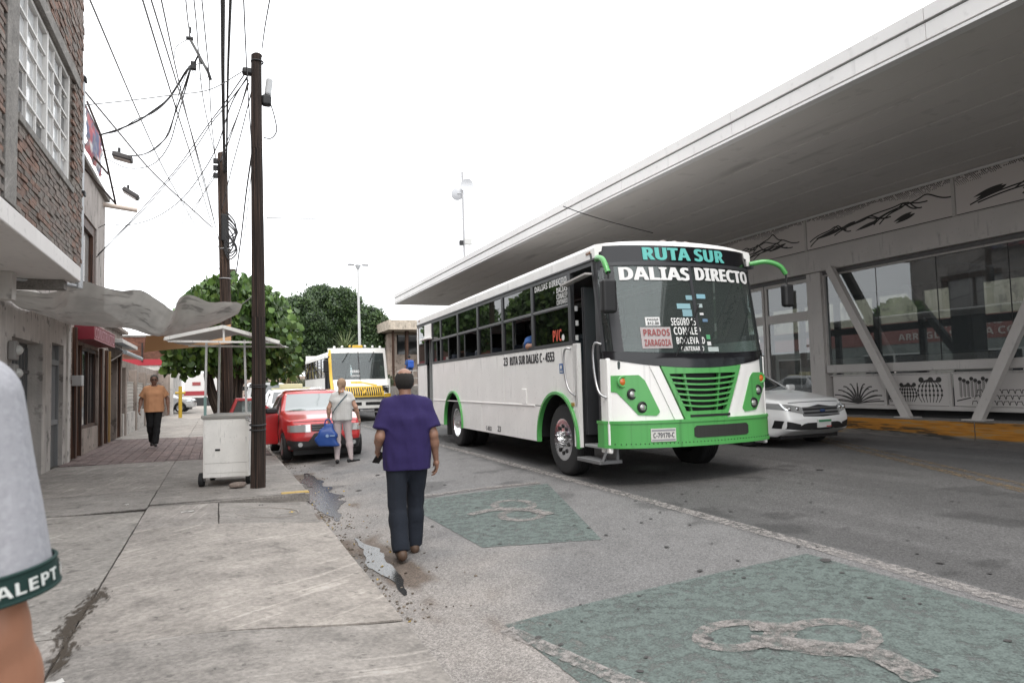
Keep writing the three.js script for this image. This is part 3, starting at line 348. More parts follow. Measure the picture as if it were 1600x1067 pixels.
{
  const o = thing('transit_station', 'long grey bus station with white cantilever roof and slanted struts', 'station');
  const zA = 8, zB = -31.4, XW = 13.15;
  // platform edge
  const curbT = dataTex(1024, (u, v) => { const n = fbm(u * 40, v * 5, 5, 0, 7), e = fbm(u * 160, v * 20, 4, 0, 9), k = fbm(u * 18, v * 2, 3, 0, 5); const paint = sst(0.16 + 0.5 * (n - 0.35), 0.3 + 0.5 * (n - 0.35), v) * (1 - 0.6 * sst(0.56, 0.72, e)); const t = 0.8 + (e - 0.5) * 0.5, dk = 1 - 0.5 * sst(0.52, 0.66, k) * sst(0.45, 0.6, e); return [lerp(0.5, 0.86, paint) * t * dk, lerp(0.48, 0.57, paint) * t * dk, lerp(0.46, 0.17, paint) * t * dk]; }, true, 128); curbT.wrapT = THREE.ClampToEdgeWrapping;
  const pl = thing('station_kerb', 'tall worn orange yellow painted kerb below the station', 'kerb');
  for (let k = 0; k < 10; k++) { const z0 = 8 - k * 4; obj('kerb_face', grid(24, 6, (u, v) => [12.4 + 0.012 * (fbm(u * 9 + k, v * 3, 3) - 0.5), lerp(0.2, 0.612, v), lerp(z0, z0 - 3.985, u)], (u, v) => [k * 0.1 + u * 0.1, v]), mat([0.85, 0.85, 0.85], 0.8, { map: curbT }), pl); }
  obj('core', box(12.42, 13.9, 0.1, 0.605, -40, 8), M.concrete, pl);
  obj('apron', box(12.28, 12.4, 0.15, 0.256, -40, 8), M.concrete, pl);
  // wall: sill, rails, art panels, posts
  obj('sill_beam', [rbox(XW - 0.08, XW + 0.12, 1.555, 1.745, -11.75, zA, 0.02)], M.stFrame, o); obj('bottom_rail', rbox(XW - 0.06, XW + 0.1, 0.76, 0.845, -11.75, zA, 0.01), M.stFrame, o);
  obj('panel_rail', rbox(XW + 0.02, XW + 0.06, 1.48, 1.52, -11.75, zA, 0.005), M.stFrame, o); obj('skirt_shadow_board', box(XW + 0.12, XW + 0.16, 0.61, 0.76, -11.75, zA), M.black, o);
  const cm = [0, 1, 2, 3].map((k) => mat([0.8, 0.79, 0.78], 0.55, { map: cactus(k) }));
  let pi = 0; for (let z = -11.7; z < zA - 1; z += 1.42, pi++) { const g = grid(1, 1, (u, v) => [XW + 0.03, lerp(0.855, 1.475, v), lerp(z + 0.02, z + 1.33, u)], (u, v) => [u, v]); const p = obj('art_panel', g, cm[[0, 1, 2, 3][pi % 4]], o); p.userData.label = ['cut-out panel with agave leaves', 'cut-out panel with round cacti', 'cut-out panel with cacti and rocks', 'cut-out panel with dune shapes'][pi % 4]; obj('panel_back', box(XW + 0.034, XW + 0.05, 0.855, 1.475, z + 0.02, z + 1.33), M.stFrame, p); obj('panel_post', box(XW + 0.0, XW + 0.05, 0.845, 1.48, z + 1.345, z + 1.405), M.stFrame, o); }
  obj('post', rbox(XW - 0.1, XW + 0.16, 0.6, 3.95, -12.2, -11.78, 0.015), M.stPaint, o); obj('post', rbox(XW - 0.1, XW + 0.16, 0.6, 3.95, -21.6, -21.2, 0.015), M.stPaint, o);
  obj('header_beam', rbox(XW - 0.12, XW + 0.3, 3.96, 4.5, zB, zA, 0.015), M.stPaint, o); obj('header_groove', box(XW - 0.02, XW + 0.1, 3.86, 3.955, zB, zA), mat([0.1, 0.097, 0.095], 0.7), o);
  const fm = [3, 17, 29].map((k) => mat([0.85, 0.83, 0.82], 0.6, { map: dune(k) })); pi = 0;
  for (let z = -30.2; z < zA; z += 3.62, pi++) { const p = obj('frieze_panel', grid(1, 1, (u, v) => [XW - 0.1, lerp(4.51, 5.26, v), lerp(z, z + 3.54, u)], (u, v) => [u, v]), fm[(pi + 1) % 3], o); p.userData.label = 'perforated frieze panel with dune outlines'; obj('frieze_joint', box(XW - 0.12, XW, 4.51, 5.26, z + 3.545, z + 3.61), M.stPaint, o); }
  obj('frieze_back', box(XW - 0.095, XW + 0.2, 4.505, 5.26, zB, zA), M.stPaint, o); obj('frieze_cap', rbox(XW - 0.16, XW - 0.05, 5.255, 5.3, zB, zA, 0.006), mat([0.55, 0.54, 0.53], 0.5), o);
  // glazing
  const gl = mat([0.56, 0.6, 0.61], 0.015, { transmission: 0.95, thickness: 0, ior: 1.75 });
  for (let z = -11.76; z < zA - 1; z += 1.36) obj('glass_pane', box(XW + 0.02, XW + 0.03, 1.75, 3.86, z + 0.005, z + 1.352), gl, o);
  for (let z = -11.76 + 1.36; z < zA - 1; z += 1.36) obj('glass_joint', box(XW + 0.018, XW + 0.034, 1.75, 3.86, z - 0.009, z + 0.006), M.black, o);
  obj('frame', [box(XW - 0.04, XW + 0.06, 1.74, 3.86, -11.79, -11.73), box(XW - 0.02, XW + 0.05, 3.83, 3.87, -11.73, zA)], M.stPaint, o);
  // entrance bays left of the post
  for (let k = 0; k < 6; k++) { const z1 = -12.22 - k * 1.5, z0 = z1 - 1.46; const d = obj('door_frame', [box(XW, XW + 0.07, 0.62, 3.86, z1 - 0.07, z1), box(XW, XW + 0.07, 0.62, 3.86, z0, z0 + 0.07), box(XW, XW + 0.07, 3.78, 3.86, z0 + 0.07, z1 - 0.07), box(XW, XW + 0.07, 2.86, 3.08, z0 + 0.07, z1 - 0.07), box(XW, XW + 0.07, 0.62, 0.75, z0 + 0.07, z1 - 0.07)], M.stPaint, o); obj('door_glass', box(XW + 0.03, XW + 0.04, 0.75, 2.86, z0 + 0.07, z1 - 0.07), gl, d); obj('transom_glass', box(XW + 0.03, XW + 0.04, 3.08, 3.78, z0 + 0.07, z1 - 0.07), gl, d); }
  // slanted struts in pairs
  for (const z of [-11.4, -6.55, -1.7]) { obj('strut', bar([XW - 0.2, 3.97, z], [XW - 0.2, 0.6, z + 1.72], 0.13, 0.17), M.stPaint, o); obj('strut', bar([XW - 0.2, 3.97, z + 4.78], [XW - 0.2, 0.6, z + 3.12], 0.13, 0.17), M.stPaint, o); for (const q of [1.72, 3.12]) obj('base_plate', rbox(XW - 0.36, XW - 0.05, 0.606, 0.63, z + q - 0.2, z + q + 0.2, 0.005), M.stPaint, o); }
  // inside
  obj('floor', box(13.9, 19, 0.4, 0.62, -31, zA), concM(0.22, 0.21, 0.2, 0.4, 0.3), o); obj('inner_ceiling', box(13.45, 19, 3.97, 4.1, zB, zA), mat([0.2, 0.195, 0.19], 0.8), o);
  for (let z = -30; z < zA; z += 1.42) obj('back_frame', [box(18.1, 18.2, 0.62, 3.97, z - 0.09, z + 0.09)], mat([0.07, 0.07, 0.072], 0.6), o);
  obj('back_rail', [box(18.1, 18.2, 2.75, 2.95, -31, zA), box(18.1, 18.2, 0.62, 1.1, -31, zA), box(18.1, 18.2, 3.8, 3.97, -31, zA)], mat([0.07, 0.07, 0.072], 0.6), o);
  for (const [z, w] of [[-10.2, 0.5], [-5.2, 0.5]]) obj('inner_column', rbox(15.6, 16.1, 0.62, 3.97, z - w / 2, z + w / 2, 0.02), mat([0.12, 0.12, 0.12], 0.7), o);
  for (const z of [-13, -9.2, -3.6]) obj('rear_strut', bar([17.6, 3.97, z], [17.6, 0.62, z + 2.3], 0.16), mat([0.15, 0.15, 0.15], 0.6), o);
  for (const [a, b] of [[-9.1, 0.9], [-3.9, 1.2]]) obj('turnstile', rbox(15, 15.5, 0.62, 1.62, a - b, a, 0.03), M.stFrame, o);
  // roof
  const xF = 7.6, roofLen = (s) => [s, zA];
  const pan = 9, sw = (XW - 0.15 - (xF + 0.12)) / pan; for (let k = 0; k < pan; k++) { const x0 = xF + 0.12 + k * sw; obj('soffit_panel', slab(1, 1, (u, v) => [lerp(x0 + 0.006, x0 + sw - 0.006, 1 - u), 5.34 - 0.04 * ((x0 - xF) / 5.5) + (k % 2) * 0.006, lerp(zB + 0.05, zA, v)], [0, 0.02, 0]), M.soffit, o); }
  obj('roof_deck', [box(xF + 0.1, 19.2, 5.385, 5.72, zB + 0.02, zA)], mat([0.45, 0.44, 0.43], 0.8), o);
  obj('fascia_lip', rbox(xF - 0.03, xF + 0.12, 5.325, 5.365, zB, zA, 0.005), M.fascia, o); obj('fascia_groove', box(xF + 0.03, xF + 0.1, 5.365, 5.4, zB + 0.02, zA), mat([0.22, 0.215, 0.21], 0.7), o);
  for (let z = zB; z < zA; z += 3.28) { obj('fascia_board', rbox(xF, xF + 0.1, 5.4, 5.602, z, z + 3.275, 0.006), M.fascia, o); obj('fascia_board', rbox(xF - 0.02, xF + 0.1, 5.625, 5.79, z, z + 3.275, 0.006), M.fascia, o); } obj('fascia_groove', box(xF + 0.04, xF + 0.1, 5.602, 5.625, zB + 0.02, zA), mat([0.22, 0.215, 0.21], 0.7), o);
  obj('roof_end', [box(xF + 0.1, 19.2, 5.33, 5.79, zB - 0.04, zB)], M.fascia, o);
  // aerial mast on the roof
  const an = thing('antenna_mast', 'slim white mast with two small dish antennas on station roof', 'antenna');
  const mx = 9.2, mz = -26; obj('mast', rod([mx + 0.03, 5.7, mz], [mx, 10.2, mz], 0.055, 0.045, 12), mat([0.34, 0.34, 0.35], 0.5), an);
  const dish = (x, y, z, ry, r) => { const g = new THREE.LatheGeometry([...Array(9)].map((_, i) => new THREE.Vector2(r * i / 8, 0.28 * r * (i / 8) ** 2)), 28).rotateX(Math.PI / 2); return g.rotateY(ry).translate(x, y, z); };
  obj('dish', dish(mx + 0.16, 9.62, mz + 0.12, -0.5, 0.27), mat([0.5, 0.51, 0.53], 0.4, { side: THREE.DoubleSide }), an); obj('dish', dish(mx - 0.2, 9.32, mz - 0.1, 2.6, 0.27), mat([0.4, 0.41, 0.43], 0.4, { side: THREE.DoubleSide }), an);
  obj('equipment_box', rbox(mx + 0.02, mx + 0.34, 7.2, 7.44, mz - 0.1, mz + 0.1, 0.02), mat([0.45, 0.45, 0.44], 0.5), an); obj('camera_unit', rbox(mx - 0.18, mx - 0.02, 7.16, 7.36, mz - 0.08, mz + 0.08, 0.03), M.black, an); obj('bracket', [rod([mx, 9.5, mz], [mx + 0.16, 9.62, mz + 0.08], 0.02), rod([mx, 9.3, mz], [mx - 0.2, 9.32, mz - 0.08], 0.02)], M.galv, an);
}
{ // shop building beyond the station, seen through its glass
  const o = thing('rear_shop_building', 'cream shop building with red lettered band behind station glass', 'building');
  obj('wall', box(24, 34, 0, 6.2, -40, 2), mat([0.5, 0.46, 0.36], 0.8, { map: rep(T.plaster, 0.3) }), o); obj('red_band', box(23.96, 24, 2.62, 3.44, -40, 2), mat([0.2, 0.075, 0.065], 0.7), o); obj('lower_wall', box(23.97, 24, 0, 2.62, -40, 2), mat([0.22, 0.23, 0.22], 0.8, { map: rep(T.plaster, 0.3) }), o);
  const lm = mat([0.4, 0.34, 0.31], 0.7), put = (s, w, h, z, y) => obj('lettering', text(s, w, h).applyMatrix4(basis([0, 0, 1], [0, 1, 0], [-1, 0, 0], [23.95, y, z])), lm, o);
  put('TERMINAL', 2.0, 0.24, -16.3, 3.1); put('ARREGLOS DE LA COM', 4.6, 0.25, -18.1, 2.74);
  for (let z = -38; z < 0; z += 4.6) { const w = obj('shop_window', box(23.94, 23.97, 0.6, 2.2, z, z + 2.6), M.darkGlass, o); obj('window_frame', [box(23.92, 23.96, 0.55, 0.6, z - 0.05, z + 2.65), box(23.92, 23.96, 2.2, 2.26, z - 0.05, z + 2.65), box(23.92, 23.96, 0.6, 2.2, z + 1.27, z + 1.33)], M.stFrame, w); }
}
// ================= VEHICLE HELPERS =================
function wheelParts(parent, cx, cy, cz, r, w, face, o = {}) { // axis along x; face = -1 or 1: outer side
  const rr0 = o.rim ?? r * 0.6, P = [[rr0, -w / 2], [r * 0.9, -w / 2], [r * 0.97, -w * 0.42], [r, -w * 0.3], [r, w * 0.3], [r * 0.97, w * 0.42], [r * 0.9, w / 2], [rr0, w / 2], [rr0 * 0.97, w * 0.3], [rr0 * 0.97, -w * 0.3], [rr0, -w / 2]].map((p) => new THREE.Vector2(p[0], p[1]));
  const place = (g) => g.rotateZ(-Math.PI / 2 * 1).translate(cx, cy, cz);
  const wh = obj('wheel', place(new THREE.LatheGeometry(P, 40)), M.blackRubber, parent);
  if (o.tread) { const tr = []; for (let k = -2; k <= 2; k++) tr.push(new THREE.TorusGeometry(r, 0.008, 5, 44).rotateX(Math.PI / 2).translate(0, k * w * 0.13, 0)); obj('tread', tr.map((g) => place(g)), M.black, wh); }
  const d = o.dish ?? 0.4, prof = [[0.001, w * (d - 0.04)], [rr0 * 0.28, w * (d - 0.04)], [rr0 * 0.34, w * (d - 0.16)], [rr0 * 0.82, w * (d - 0.12)], [rr0 * 0.9, w * 0.46], [rr0 * 1.0, w * 0.5], [rr0 * 1.02, w * 0.44]].map((p) => new THREE.Vector2(p[0], p[1]));
  const rg = new THREE.LatheGeometry(face < 0 ? prof.map((p) => new THREE.Vector2(p.x, -p.y)).reverse() : prof, 36); // lathe axis y -> x
  const rim = obj('rim', place(rg), o.rimMat ?? M.chrome, wh); rim.material.side = THREE.DoubleSide;
  const s = face, yy = w * (d - 0.13);
  const onAxis = (g, a, rad, y) => place(g.translate(0, s * y, 0).translate(Math.cos(a) * rad, 0, Math.sin(a) * rad));
  const holes = []; for (let k = 0; k < (o.holes ?? 10); k++) { const a = k / (o.holes ?? 10) * Math.PI * 2; holes.push(onAxis(new THREE.CylinderGeometry(rr0 * 0.1, rr0 * 0.1, 0.012, 14), a, rr0 * 0.64, yy + 0.006)); } if (o.holes !== 0) obj('vent_holes', holes, M.black, wh);
  if (o.spokes) { const sp = []; for (let k = 0; k < o.spokes; k++) { const a = k / o.spokes * Math.PI * 2; sp.push(place(rbox(rr0 * 0.2, rr0 * 0.9, -0.012, 0.014, -rr0 * 0.1, rr0 * 0.1, 0.01).rotateY(-a).translate(0, s * (yy + 0.012), 0))); } obj('spokes', sp, o.rimMat ?? M.steel, wh); }
  if (o.nuts) { const ns = []; for (let k = 0; k < 10; k++) { const a = (k + 0.5) / 10 * Math.PI * 2; ns.push(onAxis(new THREE.CylinderGeometry(s > 0 ? 0.007 : 0.017, s > 0 ? 0.017 : 0.007, 0.075, 8), a, rr0 * 0.36, yy + 0.05)); } obj('wheel_nuts', ns, M.chrome, wh); obj('hub_cap', onAxis(new THREE.CylinderGeometry(s > 0 ? 0.05 : 0.075, s > 0 ? 0.075 : 0.05, 0.09, 20), 0, 0, yy + 0.06), M.chrome, wh); }
  return wh;
}
const patchOn = (zf, x0, x1, lo, hi, off = 0.01, th = 0.02, nx = 14, ny = 8) => { const L = typeof lo === 'function' ? lo : () => lo, H = typeof hi === 'function' ? hi : () => hi; return slab(nx, ny, (u, v) => { const x = lerp(x0, x1, u), y = lerp(L(x), H(x), v); return [x, y, zf(x, y) + off]; }, [0, 0, -th]); };
const pl = (pts) => (x) => { for (let i = 0; i + 1 < pts.length; i++) if (x <= pts[i + 1][0]) return lerp(pts[i][1], pts[i + 1][1], clamp((x - pts[i][0]) / (pts[i + 1][0] - pts[i][0] || 1))); return pts[pts.length - 1][1]; };
const onSurf = (g, zf, off) => { const p = g.attributes.position; for (let i = 0; i < p.count; i++) p.setZ(i, zf(p.getX(i), p.getY(i)) + off); g.computeVertexNormals(); return g; };
// ================= GREEN AND WHITE BUS =================
{
  const o = thing('city_bus', 'white city bus with green bumper and grille, route lettering on windscreen', 'bus', null, [4.51, 0.185, -8.6], THREE.MathUtils.degToRad(-2.2));
  const W = 2.48, white = mat([0.86, 0.857, 0.86], 0.36, { map: rep(T.dirt, 0.55), clearcoat: 0.25, clearcoatRoughness: 0.3 }), green = mat([0.085, 0.36, 0.095], 0.4, { map: rep(T.dirt, 0.7), clearcoat: 0.3 }), blackP = mat([0.02, 0.02, 0.023], 0.3), frame = mat([0.035, 0.036, 0.04], 0.45), dark = mat([0.028, 0.03, 0.034], 0.7), inner = mat([0.13, 0.135, 0.14], 0.75), tint = mat([0.085, 0.092, 0.096], 0.015, { transmission: 0.96, thickness: 0, ior: 1.45 }), clear = mat([0.66, 0.74, 0.72], 0.012, { transmission: 0.96, thickness: 0, ior: 1.6 });
  const SB = basis([0, 0, -1], [0, 1, 0], [1, 0, 0]); // (u back, y) shapes -> left side, extruded towards +x
  const side = (pts, t = 0.035, x0 = 0, holes = []) => muv(extr(pts, t, holes, 0.004).applyMatrix4(SB).translate(x0, 0, 0));
  const cF = 0.28, cR = 5.66, aR = 0.69, aY = 0.5, U1 = 8.98;
  const archY = (s) => Math.max(...[cF, cR].map((c) => Math.abs(s - c) < aR ? aY + Math.sqrt(aR * aR - (s - c) ** 2) : 0));
  const upper = (s0, s1) => { const p = [[s0, 1.845], [s1, 1.845]].reverse(); for (let i = 0; i <= 60; i++) { const s = lerp(s0, s1, i / 60); p.push([s, Math.max(0.985, archY(s))]); } return p; };
  for (const [a, b] of [[-0.4, 2.461], [2.476, 5.242], [5.257, 7.42], [8.1, U1]]) obj('side_panel', side(upper(a, b).map((p) => p).reverse()), white, o);
  const lowArc = (c, dir) => { const p = []; for (let i = 0; i <= 16; i++) { const y = lerp(0.43, 0.972, i / 16); p.push([c + dir * Math.sqrt(Math.max(0.0001, aR * aR - (y - aY) ** 2)), y]); } return p; };
  obj('side_panel', side([...lowArc(cF, 1).reverse(), [3.712, 0.43], [3.712, 0.972]]), white, o);
  obj('side_panel', side([[3.727, 0.972], [3.727, 0.43], ...lowArc(cR, -1)]), white, o);
  obj('side_panel', side([...lowArc(cR, 1).reverse(), [7.42, 0.43], [7.42, 0.978]]), white, o); obj('side_panel', side([[8.1, 0.43], [U1, 0.5], [U1, 0.978], [8.1, 0.978]]), white, o);
  obj('side_panel', side([[-0.4, 0.43], [-0.4, 0.978], ...lowArc(cF, -1).reverse()].reverse()), white, o);
  obj('drip_rail', rbox(-0.012, 0.01, 0.972, 0.992, -7.4, -1.1, 0.004), white, o);
  const arch = (c) => { const p = []; for (let i = 0; i <= 30; i++) { const a = lerp(-0.1, Math.PI + 0.1, i / 30); p.push([c + Math.cos(a) * (aR + 0.014), aY + Math.sin(a) * (aR + 0.014)]); } for (let i = 30; i >= 0; i--) { const a = lerp(-0.1, Math.PI + 0.1, i / 30); p.push([c + Math.cos(a) * (aR - 0.03), aY + Math.sin(a) * (aR - 0.03)]); } return side(p, 0.07, -0.035); };
  obj('wheel_arch_trim', arch(cF), green, o); obj('wheel_arch_trim', arch(cR), green, o);
  const well = (c) => { const g = new THREE.CylinderGeometry(aR - 0.02, aR - 0.02, 0.75, 30, 1, true, 0, Math.PI).rotateZ(Math.PI / 2); g.rotateX(Math.PI / 2 * 0); return g; };
  for (const c of [cF, cR]) { obj('wheel_well', [box(0.62, 0.66, 0.4, 1.25, -c - 0.75, -c + 0.75), grid(24, 2, (u, v) => { const a = u * Math.PI; return [lerp(0.04, 0.64, v), aY + Math.sin(a) * (aR + 0.01), -c + Math.cos(a) * (aR + 0.01)]; })], M.black, o); }
  // chassis, floor, far side
  obj('floor', [box(0.66, W - 0.03, 0.9, 0.98, -U1 + 0.05, 0.3), box(0.04, 0.66, 0.9, 0.98, -4.9, -1.05), box(0.04, 0.66, 1.25, 1.28, -1.05, 0.4), box(0.04, 0.66, 1.25, 1.28, -6.4, -4.9)], dark, o); obj('chassis', [box(0.75, 1.0, 0.5, 0.85, -8.6, 1.2), box(1.5, 1.75, 0.5, 0.85, -8.6, 1.2), box(0.5, 2.1, 0.42, 0.6, -0.5, -0.2), box(0.5, 2.1, 0.42, 0.6, -5.9, -5.5), box(0.9, 2.0, 0.42, 0.85, -3.6, -2.2)], M.black, o);
  obj('right_side_panel', [box(W - 0.04, W, 0.45, 1.85, -U1, 1.15)], white, o); obj('rear_panel', [box(0.04, W - 0.04, 0.5, 1.85, -U1, -U1 + 0.04), box(0.04, W - 0.04, 2.7, 3.05, -U1, -U1 + 0.04), box(0.0, 0.08, 0.5, 3.0, -U1 - 0.005, -U1 + 0.06), box(W - 0.08, W, 0.5, 3.0, -U1 - 0.005, -U1 + 0.06)], white, o); obj('rear_window', box(0.08, W - 0.08, 1.85, 2.7, -U1 + 0.01, -U1 + 0.02), tint, o);
  // roof
  const rp = [[0, 2.905], [-0.006, 3.055], [0.012, 3.1], [0.16, 3.128], [0.6, 3.155], [W / 2, 3.17], [W - 0.6, 3.155], [W - 0.16, 3.128], [W - 0.012, 3.1], [W + 0.006, 3.055], [W, 2.905], [W - 0.05, 2.905], [W - 0.06, 3.0], [W - 0.2, 3.06], [W / 2, 3.1], [0.2, 3.06], [0.06, 3.0], [0.05, 2.905]];
  obj('roof', muv(extr(rp, U1 + 1.02).translate(0, 0, -U1)), white, o); obj('roof_gutter', box(-0.018, 0.004, 2.9, 2.922, -U1, 1.04), frame, o);
  for (const z of [-8.7, 0.85]) obj('marker_lamp', rbox(-0.016, 0.01, 2.995, 3.03, z - 0.06, z + 0.06, 0.008), mat([0.2, 0.1, 0.05], 0.3), o);
  // window band
  const posts = [-0.24, 1.1, 2.46, 3.86, 5.23, 6.62, 7.42];
  obj('window_rail', [box(0.0, 0.05, 2.84, 2.905, -U1, 1.0), box(-0.004, 0.05, 1.845, 1.9, -7.42, 0.3), box(-0.004, 0.05, 1.845, 1.9, -U1, -8.1)], frame, o);
  for (const u of posts) obj('window_post', box(-0.006, 0.05, 1.9, 2.84, -u - 0.045, -u + 0.045), frame, o); obj('window_post', box(-0.006, 0.05, 1.9, 2.84, -8.98, -8.9), white, o); obj('window_post', box(-0.006, 0.05, 1.9, 2.84, -8.16, -8.08), frame, o);
  for (let k = 0; k < 6; k++) {
    const z0 = -posts[k] - 0.045, z1 = -posts[k + 1] + 0.045, zm = lerp(z0, z1, 0.6 + 0.12 * Math.sin(k * 2.4)), open = k > 0;
    const w = obj('side_window', [box(-0.002, 0.04, 2.385, 2.42, z1, z0), box(0.0, 0.03, 2.42, 2.44, z1, z0)], frame, o); obj('window_bead', box(-0.006, -0.002, 2.41, 2.42, z1, z0), M.steel, w);
    obj('upper_pane', box(0.012, 0.018, 2.44, 2.84, z1, z0), tint, w);
    if (open) { obj('lower_pane', box(0.02, 0.026, 1.9, 2.385, z1, zm), tint, w); obj('slider_edge', box(0.012, 0.03, 1.9, 2.385, zm - 0.015, zm + 0.015), frame, w); } else obj('lower_pane', box(0.014, 0.02, 1.9, 2.385, z1, z0), tint, w);
    const w2 = obj('right_side_window', [box(W - 0.04, W, 1.85, 2.905, z1 - 0.09, z1)], frame, o); obj('pane', box(W - 0.02, W - 0.015, 1.85, 2.905, z1, z0), tint, w2);
  }
  obj('right_side_window', [box(W - 0.04, W, 1.85, 1.93, -U1, 1.1), box(W - 0.04, W, 2.86, 2.905, -U1, 1.1)], frame, o); obj('right_side_pane', box(W - 0.02, W - 0.014, 1.93, 2.86, 0.25, 0.95), tint, o); obj('right_side_pane', box(W - 0.02, W - 0.014, 1.93, 2.86, -U1 + 0.08, -7.4), tint, o);
  obj('rear_quarter_pane', box(0.012, 0.018, 1.9, 2.84, -8.9, -8.16), tint, o);
  // rear door: narrow opening with grey blue leaf
  const rd = obj('rear_door', [box(0.09, 0.13, 0.6, 2.5, -8.08, -7.98), box(0.08, 0.12, 0.5, 2.6, -7.78, -7.7)], mat([0.3, 0.32, 0.33], 0.5, { map: T.dirt }), o); obj('door_leaf', box(0.1, 0.55, 0.6, 1.8, -7.62, -7.58), mat([0.12, 0.2, 0.28], 0.5), rd); obj('door_header', rbox(-0.03, 0.05, 2.5, 2.84, -8.06, -7.45, 0.01), white, rd); obj('rain_visor', rbox(-0.12, 0.01, 2.46, 2.5, -8.2, -7.4, 0.01), white, rd); obj('step_back', box(0.75, 0.8, 0.45, 1.0, -8.1, -7.42), dark, rd);
  // ---- front face: bowed surface
  const zf = (x, y) => { const q = Math.abs(x - W / 2) / (W / 2); return 1.28 + 0.22 * (1 - q * q) - 0.1 * q ** 8 - (y > 1.6 ? (y - 1.6) * 0.17 : 0) + (y < 1.6 ? 0.02 * (1.6 - y) : 0); };
  const gB = (x) => 0.83, midB = (x) => { const q = (x - W / 2) / (W / 2); return 1.475 + 0.14 * q * q; }, wsB = (x) => { const q = (x - W / 2) / (W / 2); return 1.645 + 0.05 * q * q; };
  const gl = pl([[0, 0.66], [1, 0.94]]), grL = (y) => lerp(0.93, 0.655, (y - 0.84) / 0.62), grR = (y) => W - grL(y) + 0.02;
  const strip = (y0, y1, fl, fr, off, th, n = 12) => slab(n, 6, (u, v) => { const y = lerp(y0(u), y1(u), v), x = lerp(fl(y), fr(y), u); return [x, y, zf(x, y) + off]; }, [0, 0, -th]);
  const K = (c) => () => c;
  // white cheeks left and right of the grille, with a pale raised rib
  obj('front_panel', strip(K(0.82), (u) => midB(lerp(0, 0.66, u)), K(-0.002), (y) => grL(y) - 0.008, 0, 0.05), white, o); obj('front_panel', strip(K(0.82), (u) => midB(lerp(1.84, W, u)), (y) => grR(y) + 0.008, K(W + 0.002), 0, 0.05), white, o);
  obj('front_rib', strip(K(0.83), (u) => midB(0.6) - 0.01, (y) => grL(y) - 0.14, (y) => grL(y) - 0.03, 0.018, 0.03, 6), white, o); obj('front_rib', strip(K(0.83), (u) => midB(0.6) - 0.01, (y) => grR(y) + 0.03, (y) => grR(y) + 0.14, 0.018, 0.03, 6), white, o);
  obj('front_corner', [rbox(0.0, 0.06, 0.43, 1.62, 1.02, 1.24, 0.02)], white, o); obj('front_corner', rbox(W - 0.06, W, 0.43, 1.62, 1.0, 1.22, 0.02), white, o);
  obj('black_apron', strip((u) => midB(u * W), (u) => wsB(u * W) + 0.015, K(-0.005), K(W + 0.005), 0.012, 0.08, 24), M.gloss, o);
  // grille: frame and bars
  const gr = obj('grille', [strip((u) => 1.405, (u) => midB(lerp(0.66, 1.84, u)) - 0.004, (y) => grL(y), (y) => grR(y), 0.03, 0.06, 16), strip(K(0.835), K(0.93), (y) => grL(y), (y) => grR(y), 0.03, 0.06, 16), strip(K(0.93), K(1.405), (y) => grL(y), (y) => grL(y) + 0.06, 0.03, 0.06, 3), strip(K(0.93), K(1.405), (y) => grR(y) - 0.06, (y) => grR(y), 0.03, 0.06, 3)], green, o); gr.userData.label = 'green slatted radiator grille';
  for (let k = 0; k < 6; k++) { const y = 0.985 + k * 0.07; obj('grille_bar', strip((u) => y - 0.03 * (1 - (2 * u - 1) ** 2) + 0.015, (u) => y - 0.03 * (1 - (2 * u - 1) ** 2) + 0.04, (yy) => grL(yy) + 0.05, (yy) => grR(yy) - 0.05, 0.036, 0.05, 18), green, gr); }
  for (const q of [0.22, 0.72]) obj('grille_post', strip(K(0.93), K(1.41), (y) => lerp(grL(y), grR(y), q + (1.2 - y) * (0.5 - q) * -0.25), (y) => lerp(grL(y), grR(y), q + 0.03 + (1.2 - y) * (0.5 - q) * -0.25), 0.0, 0.04, 3), green, gr);
  obj('grille_void', strip(K(0.9), K(1.42), (y) => grL(y) + 0.03, (y) => grR(y) - 0.03, -0.07, 0.02, 10), M.black, gr); obj('grille_lip', strip(K(0.855), K(0.885), K(1.0), K(1.62), 0.036, 0.02), M.black, gr);
  // lamp clusters
  const lampLo = pl([[0.03, 1.2], [0.1, 1.19], [0.33, 0.905], [0.56, 0.89], [0.6, 0.93]]), lampHi = pl([[0.03, 1.4], [0.36, 1.4], [0.43, 1.33], [0.6, 0.95]]);
  for (const s of [0, 1]) {
    const mx = (x) => s ? W - x : x, p = obj('lamp_cluster', s ? patchOn(zf, W - 0.6, W - 0.03, (x) => lampLo(W - x), (x) => lampHi(W - x), 0.012, 0.03, 30, 8) : patchOn(zf, 0.03, 0.6, lampLo, lampHi, 0.012, 0.03, 30, 8), green, o);
    [[0.17, 1.32, 0.048, mat([0.55, 0.13, 0.015], 0.25, { clearcoat: 1 })], [0.27, 1.165, 0.042, M.chrome], [0.385, 1.0, 0.042, M.chrome]].forEach(([x, y, r, m], i) => { const z = zf(mx(x), y) + 0.01; const l = obj(i ? 'headlamp' : 'indicator', new THREE.TorusGeometry(r + 0.012, 0.018, 10, 24).translate(mx(x), y, z), i ? M.black : green, p); obj('lens', new THREE.SphereGeometry(r, 20, 10, 0, 6.3, 0, 1.57).rotateX(Math.PI / 2).scale(1, 1, 0.4).translate(mx(x), y, z), i ? mat([0.5, 0.5, 0.48], 0.05, { clearcoat: 1, metalness: 0.5 }) : m, l); obj('socket', new THREE.CylinderGeometry(r * 1.4, r * 1.4, 0.02, 20).rotateX(Math.PI / 2).translate(mx(x), y, z - 0.006), i ? M.black : green, l); });
  }
  // bumper
  const bf = (x, y) => zf(x, 1) + 0.07 - 0.05 * Math.max(0, Math.abs(x - W / 2) / (W / 2) - 0.93) * 14;
